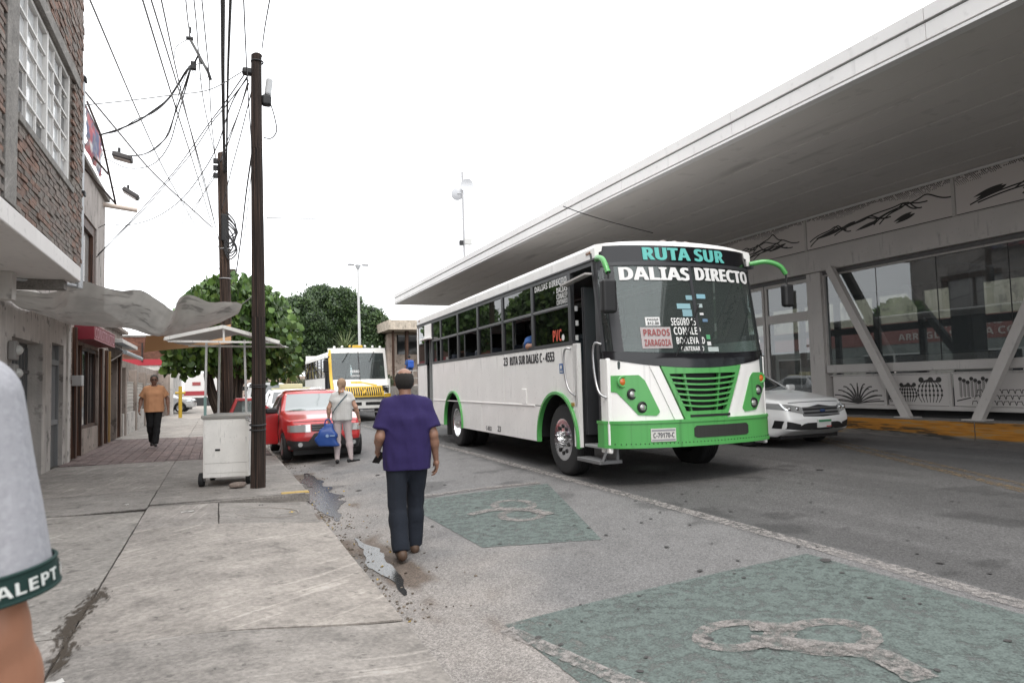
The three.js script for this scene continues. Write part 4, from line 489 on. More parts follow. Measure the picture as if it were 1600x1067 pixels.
  const bp = obj('bumper', [patchOn(bf, -0.03, W + 0.03, 0.54, 0.815, 0, 0.16, 40, 4), patchOn(bf, -0.035, W + 0.035, 0.5, 0.54, 0.016, 0.18, 40, 2), patchOn(bf, -0.035, W + 0.035, 0.8, 0.835, 0.012, 0.18, 40, 2)], green, o); bp.userData.label = 'green front bumper with riveted lower lip';
  const rv = []; for (let k = 0; k < 46; k++) { const x = 0.05 + k * 0.053; rv.push(new THREE.SphereGeometry(0.008, 6, 4).translate(x, 0.552, bf(x, 1) + 0.003)); } obj('rivets', rv, M.black, bp);
  obj('bumper_vent', patchOn(bf, 1.02, 1.9, pl([[1.02, 0.62], [1.06, 0.6], [1.86, 0.6], [1.9, 0.62]]), pl([[1.02, 0.72], [1.05, 0.75], [1.87, 0.75], [1.9, 0.72]]), 0.006, 0.02, 24, 3), mat([0.05, 0.05, 0.045], 0.7, { map: rep(T.grain, 8) }), bp);
  const plt = thing('bus_license_plate', 'small white licence plate on the green bumper', 'plate'); scene.remove(plt); o.add(plt); plt.name = 'license_plate'; delete plt.userData.category;
  obj('plate', patchOn(bf, 0.44, 0.76, 0.575, 0.735, 0.012, 0.008, 4, 2), mat([0.62, 0.62, 0.6], 0.5, { map: T.dirt }), plt); obj('number', onSurf(text('C-79170-C', 0.27, 0.062).translate(0.465, 0.622, 0), bf, 0.017), mat([0.05, 0.05, 0.07], 0.6), plt); obj('plate_band', [patchOn(bf, 0.45, 0.75, 0.7, 0.722, 0.014, 0.002, 4, 1), patchOn(bf, 0.45, 0.75, 0.585, 0.603, 0.014, 0.002, 4, 1)], mat([0.25, 0.25, 0.27], 0.6), plt);
  // windscreen, pillars, destination box
  const wst = (x) => 2.83; for (const [a, b] of [[0.2, 1.225], [1.265, W - 0.05]]) obj('windscreen_pane', patchOn(zf, a, b, (x) => wsB(x) + 0.02, K(2.82), -0.01, 0.005, 18, 10), clear, o);
  obj('windscreen_divider', patchOn(zf, 1.225, 1.265, (x) => wsB(x), K(2.83), 0.006, 0.04, 2, 10), frame, o);
  obj('windscreen_frame', [patchOn(zf, 0.1, 0.21, (x) => wsB(x), K(2.83), 0.0, 0.06, 3, 8), patchOn(zf, W - 0.06, W + 0.0, (x) => wsB(x), K(2.83), 0.0, 0.06, 3, 8), patchOn(zf, 0.0, W, K(2.815), K(2.86), 0.008, 0.06, 24, 2), patchOn(zf, -0.005, 0.02, (x) => wsB(x), K(3.0), 0, 0.05, 2, 8)], frame, o);
  obj('destination_glass', patchOn(zf, 0.03, W - 0.03, K(2.86), K(3.085), 0.002, 0.03, 24, 3), M.gloss, o);
  obj('front_cap', [slab(24, 8, (u, v) => { const x = lerp(0.0, W, u), q = Math.abs(x - W / 2) / (W / 2), yt = 3.17 - 0.06 * q * q - 0.04 * q ** 8, z0 = zf(x, 3.085); return [x, lerp(3.085 - 0.05 * q ** 6, yt + 0.012, Math.sin(v * 1.571)), lerp(z0, 1.0, v * v)]; }, [0, -0.03, 0])], white, o);
  obj('front_side_fill', [box(0.0, 0.045, 2.7, 2.905, 0.98, 1.05)], frame, o);
  const rl = thing('tmp', 'x', 'x'); scene.remove(rl); rl.name = 'roof_lamps'; rl.userData = {}; o.add(rl); for (const x of [1.02, 1.2, 1.38]) { obj('roof_lamp', new THREE.SphereGeometry(0.045, 14, 8).scale(1.25, 0.6, 1).translate(x, 3.172, 1.06), mat([0.14, 0.09, 0.06], 0.3, { clearcoat: 1 }), rl); } obj('lamp_base', rbox(0.92, 1.48, 3.14, 3.175, 0.98, 1.1, 0.01), M.steel, rl);
  // quarter window between door and windscreen
  obj('door_pillar', [box(0, 0.05, 1.62, 2.905, 0.98, 1.06), box(0, 0.045, 0.5, 1.62, 1.0, 1.06)], frame, o); obj('quarter_pane', grid(4, 6, (u, v) => { const y = lerp(1.7, 2.8, v), x = lerp(0.012, 0.12, u * u); return [x, y, lerp(1.06, zf(0.1, y) - 0.005, u)]; }), clear, o);
  // ---- entrance
  const en = obj('entrance', [box(0.0, 0.05, 0.45, 1.86, 0.27, 0.44)], white, o); en.userData.label = 'open front entrance with steps';
  obj('door_leaf', box(0.08, 0.3, 0.62, 2.62, 0.45, 0.475), frame, en); obj('door_leaf', box(0.09, 0.3, 0.62, 2.62, 0.485, 0.51), frame, en);
  for (const [y, z] of [[2.3, 0.4], [2.1, 0.415], [1.9, 0.4]]) obj('hinge', box(-0.004, 0.03, y, y + 0.07, z, z + 0.02), mat([0.5, 0.5, 0.5], 0.5), en);
  for (let k = 0; k < 3; k++) { obj('step', rbox(0.06 + k * 0.27, 0.9, 0.46 + k * 0.24, 0.5 + k * 0.24, 0.44, 1.0, 0.01), M.galv, en); obj('step_riser', box(0.3 + k * 0.27, 0.33 + k * 0.27, 0.5 + k * 0.24, 0.72 + k * 0.24, 0.44, 1.0), inner, en); }
  obj('lower_step', [rbox(-0.05, 0.28, 0.28, 0.33, 0.42, 1.06, 0.008), box(0.2, 0.24, 0.33, 0.47, 0.45, 1.05), bar([0.0, 0.33, 1.07], [0.06, 0.5, 1.12], 0.14, 0.03)], mat([0.2, 0.2, 0.205], 0.5, { metalness: 0.5 }), en);
  obj('entrance_wall', box(0.02, 0.9, 0.5, 1.6, 0.36, 0.4), dark, en); obj('entrance_wall', box(0.1, 1.0, 0.5, 1.5, 1.0, 1.03), inner, en); obj('rain_visor', bar([-0.06, 2.68, 0.18], [-0.09, 2.72, 1.0], 0.1, 0.025), M.stFrame, en);
  obj('grab_rail', tube([[-0.01, 1.79, 0.24], [-0.06, 1.8, 0.2], [-0.07, 1.72, 0.15], [-0.07, 1.35, 0.2], [-0.06, 1.2, 0.3], [-0.005, 1.15, 0.33]], 0.016, 30), M.steel, o); obj('grab_rail', tube([[0.0, 1.8, 1.12], [-0.06, 1.82, 1.06], [-0.07, 1.72, 1.02], [-0.07, 1.35, 1.06], [-0.06, 1.17, 1.16], [0.0, 1.13, 1.2]], 0.016, 30), M.steel, o);
  // ---- mirrors
  const ml = obj('mirror_arm', tube([[0.03, 2.9, 1.02], [-0.04, 2.9, 1.16], [-0.06, 2.84, 1.34], [-0.06, 2.66, 1.46]], 0.035, 24, 10), green, o); obj('mirror_head', rbox(-0.17, 0.03, 2.16, 2.58, 1.4, 1.52, 0.04), M.black, ml); obj('mirror_stem', rod([-0.06, 2.7, 1.46], [-0.06, 2.55, 1.46], 0.012), M.black, ml);
  const mr = obj('mirror_arm', tube([[W - 0.03, 2.93, 1.05], [W + 0.16, 2.95, 1.18], [W + 0.32, 2.88, 1.26], [W + 0.4, 2.77, 1.28]], 0.035, 24, 10), green, o); obj('mirror_head', rbox(W + 0.31, W + 0.47, 2.3, 2.62, 1.24, 1.36, 0.04), M.black, mr); obj('mirror_stem', rod([W + 0.4, 2.78, 1.28], [W + 0.4, 2.6, 1.29], 0.012), M.black, mr);
  // ---- wipers
  obj('wiper', [bar([0.85, 1.62, zf(0.85, 1.62) + 0.02], [1.12, 2.05, zf(1.12, 2.05) + 0.02], 0.012), bar([0.95, 1.7, zf(0.9, 1.7) + 0.03], [1.3, 2.3, zf(1.3, 2.3) + 0.015], 0.016)], M.black, o);
  obj('dashboard', [rbox(0.95, W - 0.06, 1.3, 1.66, 0.85, 1.3, 0.08), rbox(0.12, 0.95, 1.45, 1.6, 1.0, 1.3, 0.04)], mat([0.06, 0.075, 0.075], 0.7), o);
  const sw = obj('steering_wheel', new THREE.TorusGeometry(0.23, 0.018, 8, 30).rotateX(-0.95).translate(1.78, 1.78, 0.75), M.black, o); obj('steering_column', rod([1.78, 1.3, 0.95], [1.78, 1.76, 0.74], 0.03), M.black, sw);
  // ---- inside
  obj('ceiling', box(0.1, W - 0.1, 3.0, 3.02, -U1 + 0.1, 0.9), mat([0.28, 0.28, 0.28], 0.8), o);
  const seat = (x, z, m) => { const s = obj('seat', rbox(x, x + 0.42, 1.32, 1.42, z - 0.4, z, 0.03), m, o); obj('seat_back', rbox(x, x + 0.42, 1.42, 2.02, z - 0.46, z - 0.38, 0.04), m, s); obj('seat_leg', box(x + 0.16, x + 0.26, 0.98, 1.32, z - 0.3, z - 0.1), M.black, s); };
  const sm = mat([0.05, 0.06, 0.08], 0.6); for (let k = 0; k < 8; k++) { const z = -0.5 - k * 0.86; seat(0.1, z, sm); seat(0.54, z, sm); seat(W - 0.54, z, sm); seat(W - 0.98, z, sm); } seat(1.55, 0.35, sm);
  for (const z of [-0.3, -2.2, -4.4]) obj('grab_pole', rod([1.0, 0.98, z], [1.0, 3.0, z], 0.018), M.steel, o); obj('grab_pole', rod([0.98, 2.7, -8], [0.98, 2.7, 0.3], 0.016), M.steel, o);
  obj('driver_screen', box(0.66, 1.2, 1.0, 1.85, 0.28, 0.3), inner, o);
  // ---- lettering and stickers
  const teal = mat([0.11, 0.44, 0.4], 0.6), wl = mat([0.7, 0.7, 0.69], 0.6), bl = mat([0.02, 0.02, 0.025], 0.6), red = mat([0.6, 0.08, 0.04], 0.6);
  const fr = (s, x, y, w, h, m, off = 0.012, fat = 0) => obj('lettering', (fat ? [-1, 0, 1] : [0]).map((k) => onSurf(text(s, w, h).translate(x + k * fat, y + (k ? 0.3 : 0) * fat, 0), zf, off + k * 0.0012)), m, o);
  fr('RUTA SUR', 0.6, 2.885, 1.26, 0.17, teal, 0.012, 0.009); fr('DALIAS', 0.27, 2.615, 0.96, 0.175, wl, 0.004, 0.009); fr('DIRECTO', 1.33, 2.625, 1.0, 0.175, wl, 0.004, 0.009);
  fr('SEGURO 15', 0.86, 2.02, 0.36, 0.1, wl, 0.004); fr('CONALEP', 0.88, 1.9, 0.4, 0.1, wl, 0.004); fr('BOULEVARD', 0.9, 1.78, 0.42, 0.09, wl, 0.004); fr('CENTENARIO', 0.95, 1.69, 0.34, 0.06, wl, 0.004);
  const stick = (x0, x1, y0, y1, m) => obj('sticker', patchOn(zf, x0, x1, y0, y1, -0.003, 0.004, 3, 2), m, o);
  const card = stick(0.44, 0.84, 1.73, 2.0, mat([0.4, 0.36, 0.36], 0.8)); card.userData.label = 'cardboard route card behind the windscreen'; fr('PRADOS', 0.47, 1.89, 0.35, 0.085, mat([0.28, 0.07, 0.07], 0.8), 0.006); fr('ZARAGOZA', 0.47, 1.76, 0.35, 0.085, mat([0.28, 0.07, 0.07], 0.8), 0.006);
  stick(0.52, 0.71, 2.02, 2.13, wl); fr('PASAJE', 0.54, 2.08, 0.15, 0.035, bl, 0.006); fr('$12.00', 0.54, 2.03, 0.15, 0.04, bl, 0.006);
  for (const [x, y, w, h, c] of [[0.98, 2.24, 0.2, 0.07, [0.22, 0.38, 0.42]], [1.05, 2.14, 0.14, 0.09, [0.2, 0.34, 0.38]], [1.13, 2.36, 0.13, 0.06, [0.2, 0.34, 0.38]], [1.3, 2.38, 0.14, 0.06, [0.2, 0.38, 0.45]], [1.3, 2.26, 0.07, 0.05, [0.35, 0.42, 0.42]], [1.31, 2.16, 0.06, 0.03, [0.6, 0.6, 0.6]], [1.34, 2.07, 0.08, 0.04, [0.12, 0.2, 0.3]], [1.36, 1.84, 0.06, 0.06, [0.08, 0.3, 0.14]], [1.36, 1.76, 0.06, 0.05, [0.6, 0.6, 0.6]], [1.36, 1.68, 0.17, 0.06, [0.4, 0.45, 0.44]]]) stick(x, x + w, y, y + h, mat(c, 0.6));
  const sd = (s, u, y, w, h, m, x = -0.004) => obj('lettering', text(s, w, h).applyMatrix4(basis([0, 0, 1], [0, 1, 0], [-1, 0, 0], [x, y, -u])), m, o);
  for (const k of [0, 1]) { sd('23', 2.44 + k * 0.009, 1.64, 0.2, 0.145, bl, -0.004 - k * 0.001); sd('RUTA SUR DALIAS C - 4553', 2.13 + k * 0.009, 1.64, 1.82, 0.145, bl, -0.004 - k * 0.001); }; sd('C-4553', 3.47, 0.47, 0.3, 0.08, bl); sd('23', 2.84, 0.48, 0.17, 0.1, bl);
  sd('DALIAS DIRECTO', 1.0, 2.735, 1.15, 0.09, wl, 0.008); sd('DALIAS', 0.2, 2.62, 0.36, 0.08, wl, 0.008); sd('CONALEP', 0.2, 2.53, 0.36, 0.08, wl, 0.008); sd('CENTENARIO', 0.2, 2.45, 0.36, 0.07, wl, 0.008); sd('PVC', 0.37, 1.925, 0.3, 0.17, red, 0.009); obj('sticker', new THREE.CircleGeometry(0.045, 20).applyMatrix4(basis([0, 0, 1], [0, 1, 0], [-1, 0, 0], [0.008, 1.97, -0.02])), wl, o);
  const bs = obj('sticker', box(-0.004, 0, 1.46, 1.6, -0.15, -0.02), mat([0.02, 0.1, 0.3], 0.5), o); obj('symbol', [new THREE.CircleGeometry(0.03, 16).applyMatrix4(basis([0, 0, 1], [0, 1, 0], [-1, 0, 0], [-0.0065, 1.55, -0.09])), box(-0.008, -0.004, 1.475, 1.485, -0.13, -0.04), box(-0.008, -0.004, 1.495, 1.503, -0.13, -0.04)], wl, bs);
  obj('fuel_flap', rbox(-0.014, 0.0, 1.0, 1.24, -1.62, -1.42, 0.008), white, o); obj('marker_lamp', rbox(-0.012, 0.005, 1.0, 1.05, 0.21, 0.3, 0.006), mat([0.35, 0.22, 0.05], 0.4), o);
  // ---- wheels
  wheelParts(o, 0.19, 0.51, -cF + 0.07, 0.51, 0.28, -1, { rim: 0.3, dish: 0.62, nuts: true, tread: true }); wheelParts(o, W - 0.19, 0.51, -cF + 0.07, 0.51, 0.28, 1, { rim: 0.3, dish: 0.6, tread: true });
  wheelParts(o, 0.2, 0.51, -cR + 0.05, 0.51, 0.28, -1, { rim: 0.3, dish: 0.05, tread: true }); wheelParts(o, 0.52, 0.51, -cR + 0.05, 0.51, 0.28, -1, { rim: 0.3, dish: 0.05 }); wheelParts(o, W - 0.2, 0.51, -cR + 0.05, 0.51, 0.28, 1, { rim: 0.3, dish: 0.05 });
  obj('mud_flap', box(0.05, 0.6, 0.2, 0.75, -cR - 0.72, -cR - 0.7), M.blackRubber, o);
}
// ================= SDF TOOLS =================
function nets(f, mn, mx, h, uvs = 1) { // naive surface nets -> smooth indexed geometry
  const nx = Math.ceil((mx[0] - mn[0]) / h) + 1, ny = Math.ceil((mx[1] - mn[1]) / h) + 1, nz = Math.ceil((mx[2] - mn[2]) / h) + 1, F = new Float32Array(nx * ny * nz);
  for (let k = 0, q = 0; k < nz; k++) for (let j = 0; j < ny; j++) for (let i = 0; i < nx; i++, q++) F[q] = f(mn[0] + i * h, mn[1] + j * h, mn[2] + k * h);
  const id = new Int32Array(nx * ny * nz).fill(-1), P = [], I = [], at = (i, j, k) => i + nx * (j + ny * k);
  for (let k = 0; k < nz - 1; k++) for (let j = 0; j < ny - 1; j++) for (let i = 0; i < nx - 1; i++) {
    let m = 0, c = 0, sx = 0, sy = 0, sz = 0; const v = []; for (let a = 0; a < 8; a++) { const d = F[at(i + (a & 1), j + ((a >> 1) & 1), k + (a >> 2))]; v.push(d); if (d < 0) m++; }
    if (!m || m === 8) continue;
    for (let a = 0; a < 8; a++) for (const bit of [1, 2, 4]) { const b = a | bit; if (b === a || (v[a] < 0) === (v[b] < 0)) continue; const t = v[a] / (v[a] - v[b]); sx += (a & 1) + (bit === 1 ? t : 0); sy += ((a >> 1) & 1) + (bit === 2 ? t : 0); sz += (a >> 2) + (bit === 4 ? t : 0); c++; }
    id[at(i, j, k)] = P.length / 3; P.push(mn[0] + (i + sx / c) * h, mn[1] + (j + sy / c) * h, mn[2] + (k + sz / c) * h);
  }
  const quad = (a, b, c, d, fl) => { if (a < 0 || b < 0 || c < 0 || d < 0) return; fl ? I.push(a, c, b, a, d, c) : I.push(a, b, c, a, c, d); };
  for (let k = 1; k < nz - 1; k++) for (let j = 1; j < ny - 1; j++) for (let i = 1; i < nx - 1; i++) {
    const s = F[at(i, j, k)] < 0;
    if (s !== (F[at(i + 1, j, k)] < 0)) quad(id[at(i, j - 1, k - 1)], id[at(i, j, k - 1)], id[at(i, j, k)], id[at(i, j - 1, k)], !s);
    if (s !== (F[at(i, j + 1, k)] < 0)) quad(id[at(i - 1, j, k - 1)], id[at(i, j, k - 1)], id[at(i, j, k)], id[at(i - 1, j, k)], s);
    if (s !== (F[at(i, j, k + 1)] < 0)) quad(id[at(i - 1, j - 1, k)], id[at(i, j - 1, k)], id[at(i, j, k)], id[at(i - 1, j, k)], !s);
  }
  const g = new THREE.BufferGeometry(); g.setAttribute('position', new THREE.Float32BufferAttribute(P, 3)); g.setIndex(I); g.computeVertexNormals();
  const n = g.attributes.normal, uv = []; for (let i = 0; i < n.count; i++) { const ax = Math.abs(n.getX(i)), az = Math.abs(n.getZ(i)); uv.push((ax > az ? P[i * 3 + 2] : P[i * 3]) * uvs, P[i * 3 + 1] * uvs); } g.setAttribute('uv', new THREE.Float32BufferAttribute(uv, 2)); return g;
}
const smin = (a, b, k) => { const h = clamp(0.5 + 0.5 * (b - a) / k); return lerp(b, a, h) - k * h * (1 - h); }, smax = (a, b, k) => -smin(-a, -b, k);
function polySD(pts) { return (x, y) => { let d = 1e9, s = 1; for (let i = 0, j = pts.length - 1; i < pts.length; j = i++) { const [ax, ay] = pts[i], [bx, by] = pts[j], ex = bx - ax, ey = by - ay, wx = x - ax, wy = y - ay, t = clamp((wx * ex + wy * ey) / (ex * ex + ey * ey)), dx = wx - ex * t, dy = wy - ey * t; d = Math.min(d, dx * dx + dy * dy); const c1 = y >= ay, c2 = y < by, c3 = ex * wy > ey * wx; if ((c1 && c2 && c3) || (!c1 && !c2 && !c3)) s = -s; } return s * Math.sqrt(d); }; }
// body of a car: side profile (z forward, y up) crossed with a plan shape; car faces +z, origin on the ground at its middle
function carBody(c) {
  const prof = polySD(c.profile), L = c.L, hw0 = c.W / 2;
  const f = (x, y, z) => {
    const ax = Math.abs(x), e = Math.abs(z) / (L / 2); let hw = hw0 - (z > 0 ? c.taperF ?? 0.16 : c.taperR ?? 0.1) * sst(0.62, 1.02, e) * 1.0 - 0.02 * sst(0.5, 0.2, y);
    if (y > c.belt) hw -= (y - c.belt) * c.tumble; hw -= 0.018 * Math.abs(Math.sin(clamp((y - 0.55) / 0.35, -1, 1) * 1.57));
    let d = smax(prof(z + (z > 0 ? 0.16 * (ax / hw0) ** 2.6 : -0.08 * (ax / hw0) ** 3), y - (y > c.belt ? 0.03 * (1 - (ax / hw0) ** 2) : 0.035 * (1 - (ax / hw0) ** 2))), ax - hw, 0.09);
    for (const wz of c.wheels) { const q = Math.hypot(z - wz, y - c.r) - (c.r + 0.055); if (ax > hw0 - 0.32) d = Math.max(d, -q); }
    return d;
  };
  return { f, geo: nets(f, [-hw0 - 0.06, 0.08, -L / 2 - 0.08], [hw0 + 0.06, c.H + 0.08, L / 2 + 0.08], c.h ?? 0.028) };
}
function cast(f, o, d, max = 4) { let t = 0; for (let i = 0; i < 90 && t < max; i++) { const v = f(o[0] + d[0] * t, o[1] + d[1] * t, o[2] + d[2] * t); if (v < 0.0015) break; t += v * 0.7 + 0.001; } return t; }
const decalF = (f, x0, x1, lo, hi, off = 0.008, nx = 14, ny = 8, z0 = 4) => patchOn((x, y) => z0 - cast(f, [x, y, z0], [0, 0, -1], 8), x0, x1, lo, hi, off, 0.02, nx, ny); // seen from the front
const decalS = (f, s, z0, z1, lo, hi, off = 0.006, n = 16, m = 8) => { const L = typeof lo === 'function' ? lo : () => lo, H = typeof hi === 'function' ? hi : () => hi; return slab(n, m, (u, v) => { const z = lerp(z0, z1, s < 0 ? u : 1 - u), y = lerp(L(z), H(z), v), t = cast(f, [s * 2, y, z], [-s, 0, 0], 3); return [s * (2 - t + off), y, z]; }, [-s * 0.02, 0, 0]); };
const paint = (rgb, o = {}) => mat(rgb, 0.3, { clearcoat: 0.9, clearcoatRoughness: 0.08, ...o });
M.autoGlass = mat([0.035, 0.042, 0.042], 0.04, { ior: 2.1 });
M.lampGlass = mat([0.55, 0.56, 0.56], 0.08, { metalness: 0.55, clearcoat: 1 });
// ---- white saloon beside the bus
{
  const o = thing('white_saloon_car', 'white saloon car half hidden behind the green bumper', 'car', null, [9.75, 0.247, -11.35], 0.02);
  const c = { L: 4.8, W: 1.83, H: 1.44, belt: 0.95, tumble: 0.42, r: 0.325, wheels: [1.45, -1.35], profile: [[2.4, 0.3], [2.42, 0.5], [2.36, 0.68], [2.2, 0.83], [1.6, 0.93], [1.05, 1.0], [0.3, 1.38], [-0.3, 1.44], [-1.0, 1.38], [-1.7, 1.08], [-2.3, 1.03], [-2.4, 0.75], [-2.38, 0.3], [-2.0, 0.2], [2.1, 0.18]], taperF: 0.17 };
  const b = carBody(c), w = paint([0.84, 0.84, 0.835]); obj('body', b.geo, w, o);
  obj('windscreen', slab(14, 8, (u, v) => { const x = lerp(-0.66, 0.66, u) * lerp(1, 0.84, v), y = lerp(1.01, 1.36, v), t = cast(b.f, [x, y, 4], [0, 0, -1], 6); return [x, y, 4 - t + 0.008]; }, [0, 0, -0.02]), M.autoGlass, o);
  for (const s of [-1, 1]) {
    obj('side_glass', decalS(b.f, s, -1.3, 0.75, 0.98, pl([[-1.3, 1.1], [-0.9, 1.3], [0.1, 1.34], [0.75, 1.06]])), M.autoGlass, o);
    const hl = obj('headlight', s < 0 ? decalF(b.f, -0.84, -0.42, pl([[-0.84, 0.7], [-0.42, 0.6]]), pl([[-0.84, 0.8], [-0.6, 0.77], [-0.42, 0.72]]), 0.008, 14, 5) : decalF(b.f, 0.42, 0.84, pl([[0.42, 0.6], [0.84, 0.7]]), pl([[0.42, 0.72], [0.6, 0.77], [0.84, 0.8]]), 0.008, 14, 5), M.lampGlass, o);
    for (const x of [0.52, 0.66]) { const y = 0.7, z = 4 - cast(b.f, [s * x, y, 4], [0, 0, -1], 8); obj('bulb', new THREE.SphereGeometry(0.034, 12, 8).scale(1, 1, 0.4).translate(s * x, y, z + 0.012), M.chrome, hl); }
    obj('fog_pocket', s < 0 ? decalF(b.f, -0.8, -0.5, pl([[-0.8, 0.36], [-0.5, 0.33]]), pl([[-0.8, 0.5], [-0.5, 0.43]]), 0.005, 8, 4) : decalF(b.f, 0.5, 0.8, pl([[0.5, 0.33], [0.8, 0.36]]), pl([[0.5, 0.43], [0.8, 0.5]]), 0.005, 8, 4), M.black, o);
    obj('mirror', rbox(s * 0.99 - 0.1, s * 0.99 + 0.1, 0.98, 1.1, 0.72, 0.82, 0.04), w, o);
  }
  const g = obj('grille', decalF(b.f, -0.44, 0.44, pl([[-0.44, 0.57], [0, 0.55], [0.44, 0.57]]), pl([[-0.44, 0.7], [0, 0.76], [0.44, 0.7]]), 0.006), mat([0.03, 0.03, 0.032], 0.4), o); for (const y of [0.59, 0.65, 0.71]) obj('chrome_bar', decalF(b.f, -0.43, 0.43, y - 0.012, y + 0.014, 0.02, 14, 1), M.steel, g);
  obj('badge', new THREE.SphereGeometry(0.07, 18, 8).scale(1, 0.42, 0.2).translate(0, 0.655, 4 - cast(b.f, [0, 0.655, 4], [0, 0, -1], 8) + 0.03), mat([0.03, 0.06, 0.16], 0.2, { clearcoat: 1 }), o);
  obj('lower_grille', decalF(b.f, -0.5, 0.5, pl([[-0.5, 0.33], [0, 0.32], [0.5, 0.33]]), pl([[-0.5, 0.4], [-0.4, 0.45], [0.4, 0.45], [0.5, 0.4]]), 0.005), M.black, o);
  obj('hood_gap', decalF(b.f, -0.6, 0.6, (x) => 0.785 + 0.02 - 0.03 * x * x, (x) => 0.795 + 0.02 - 0.03 * x * x, 0.003, 20, 1), M.black, o);
  const p = obj('license_plate', decalF(b.f, -0.16, 0.16, 0.36, 0.5, 0.03, 3, 2), mat([0.62, 0.62, 0.6], 0.5), o); const pz = 4 - cast(b.f, [0, 0.43, 4], [0, 0, -1], 8) + 0.045; obj('plate_top', box(-0.15, 0.15, 0.46, 0.495, pz - 0.004, pz), mat([0.04, 0.22, 0.1], 0.5), p); obj('plate_mark', box(0.03, 0.15, 0.37, 0.39, pz - 0.004, pz), mat([0.45, 0.05, 0.05], 0.5), p);
  for (const z of c.wheels) for (const s of [-1, 1]) wheelParts(o, s * 0.79, c.r, z, c.r, 0.22, s, { rim: 0.215, holes: 0, spokes: 6, dish: 0.5, rimMat: M.steel });
  obj('underbody', box(-0.7, 0.7, 0.16, 0.5, -2.1, 2.1), M.black, o);
}
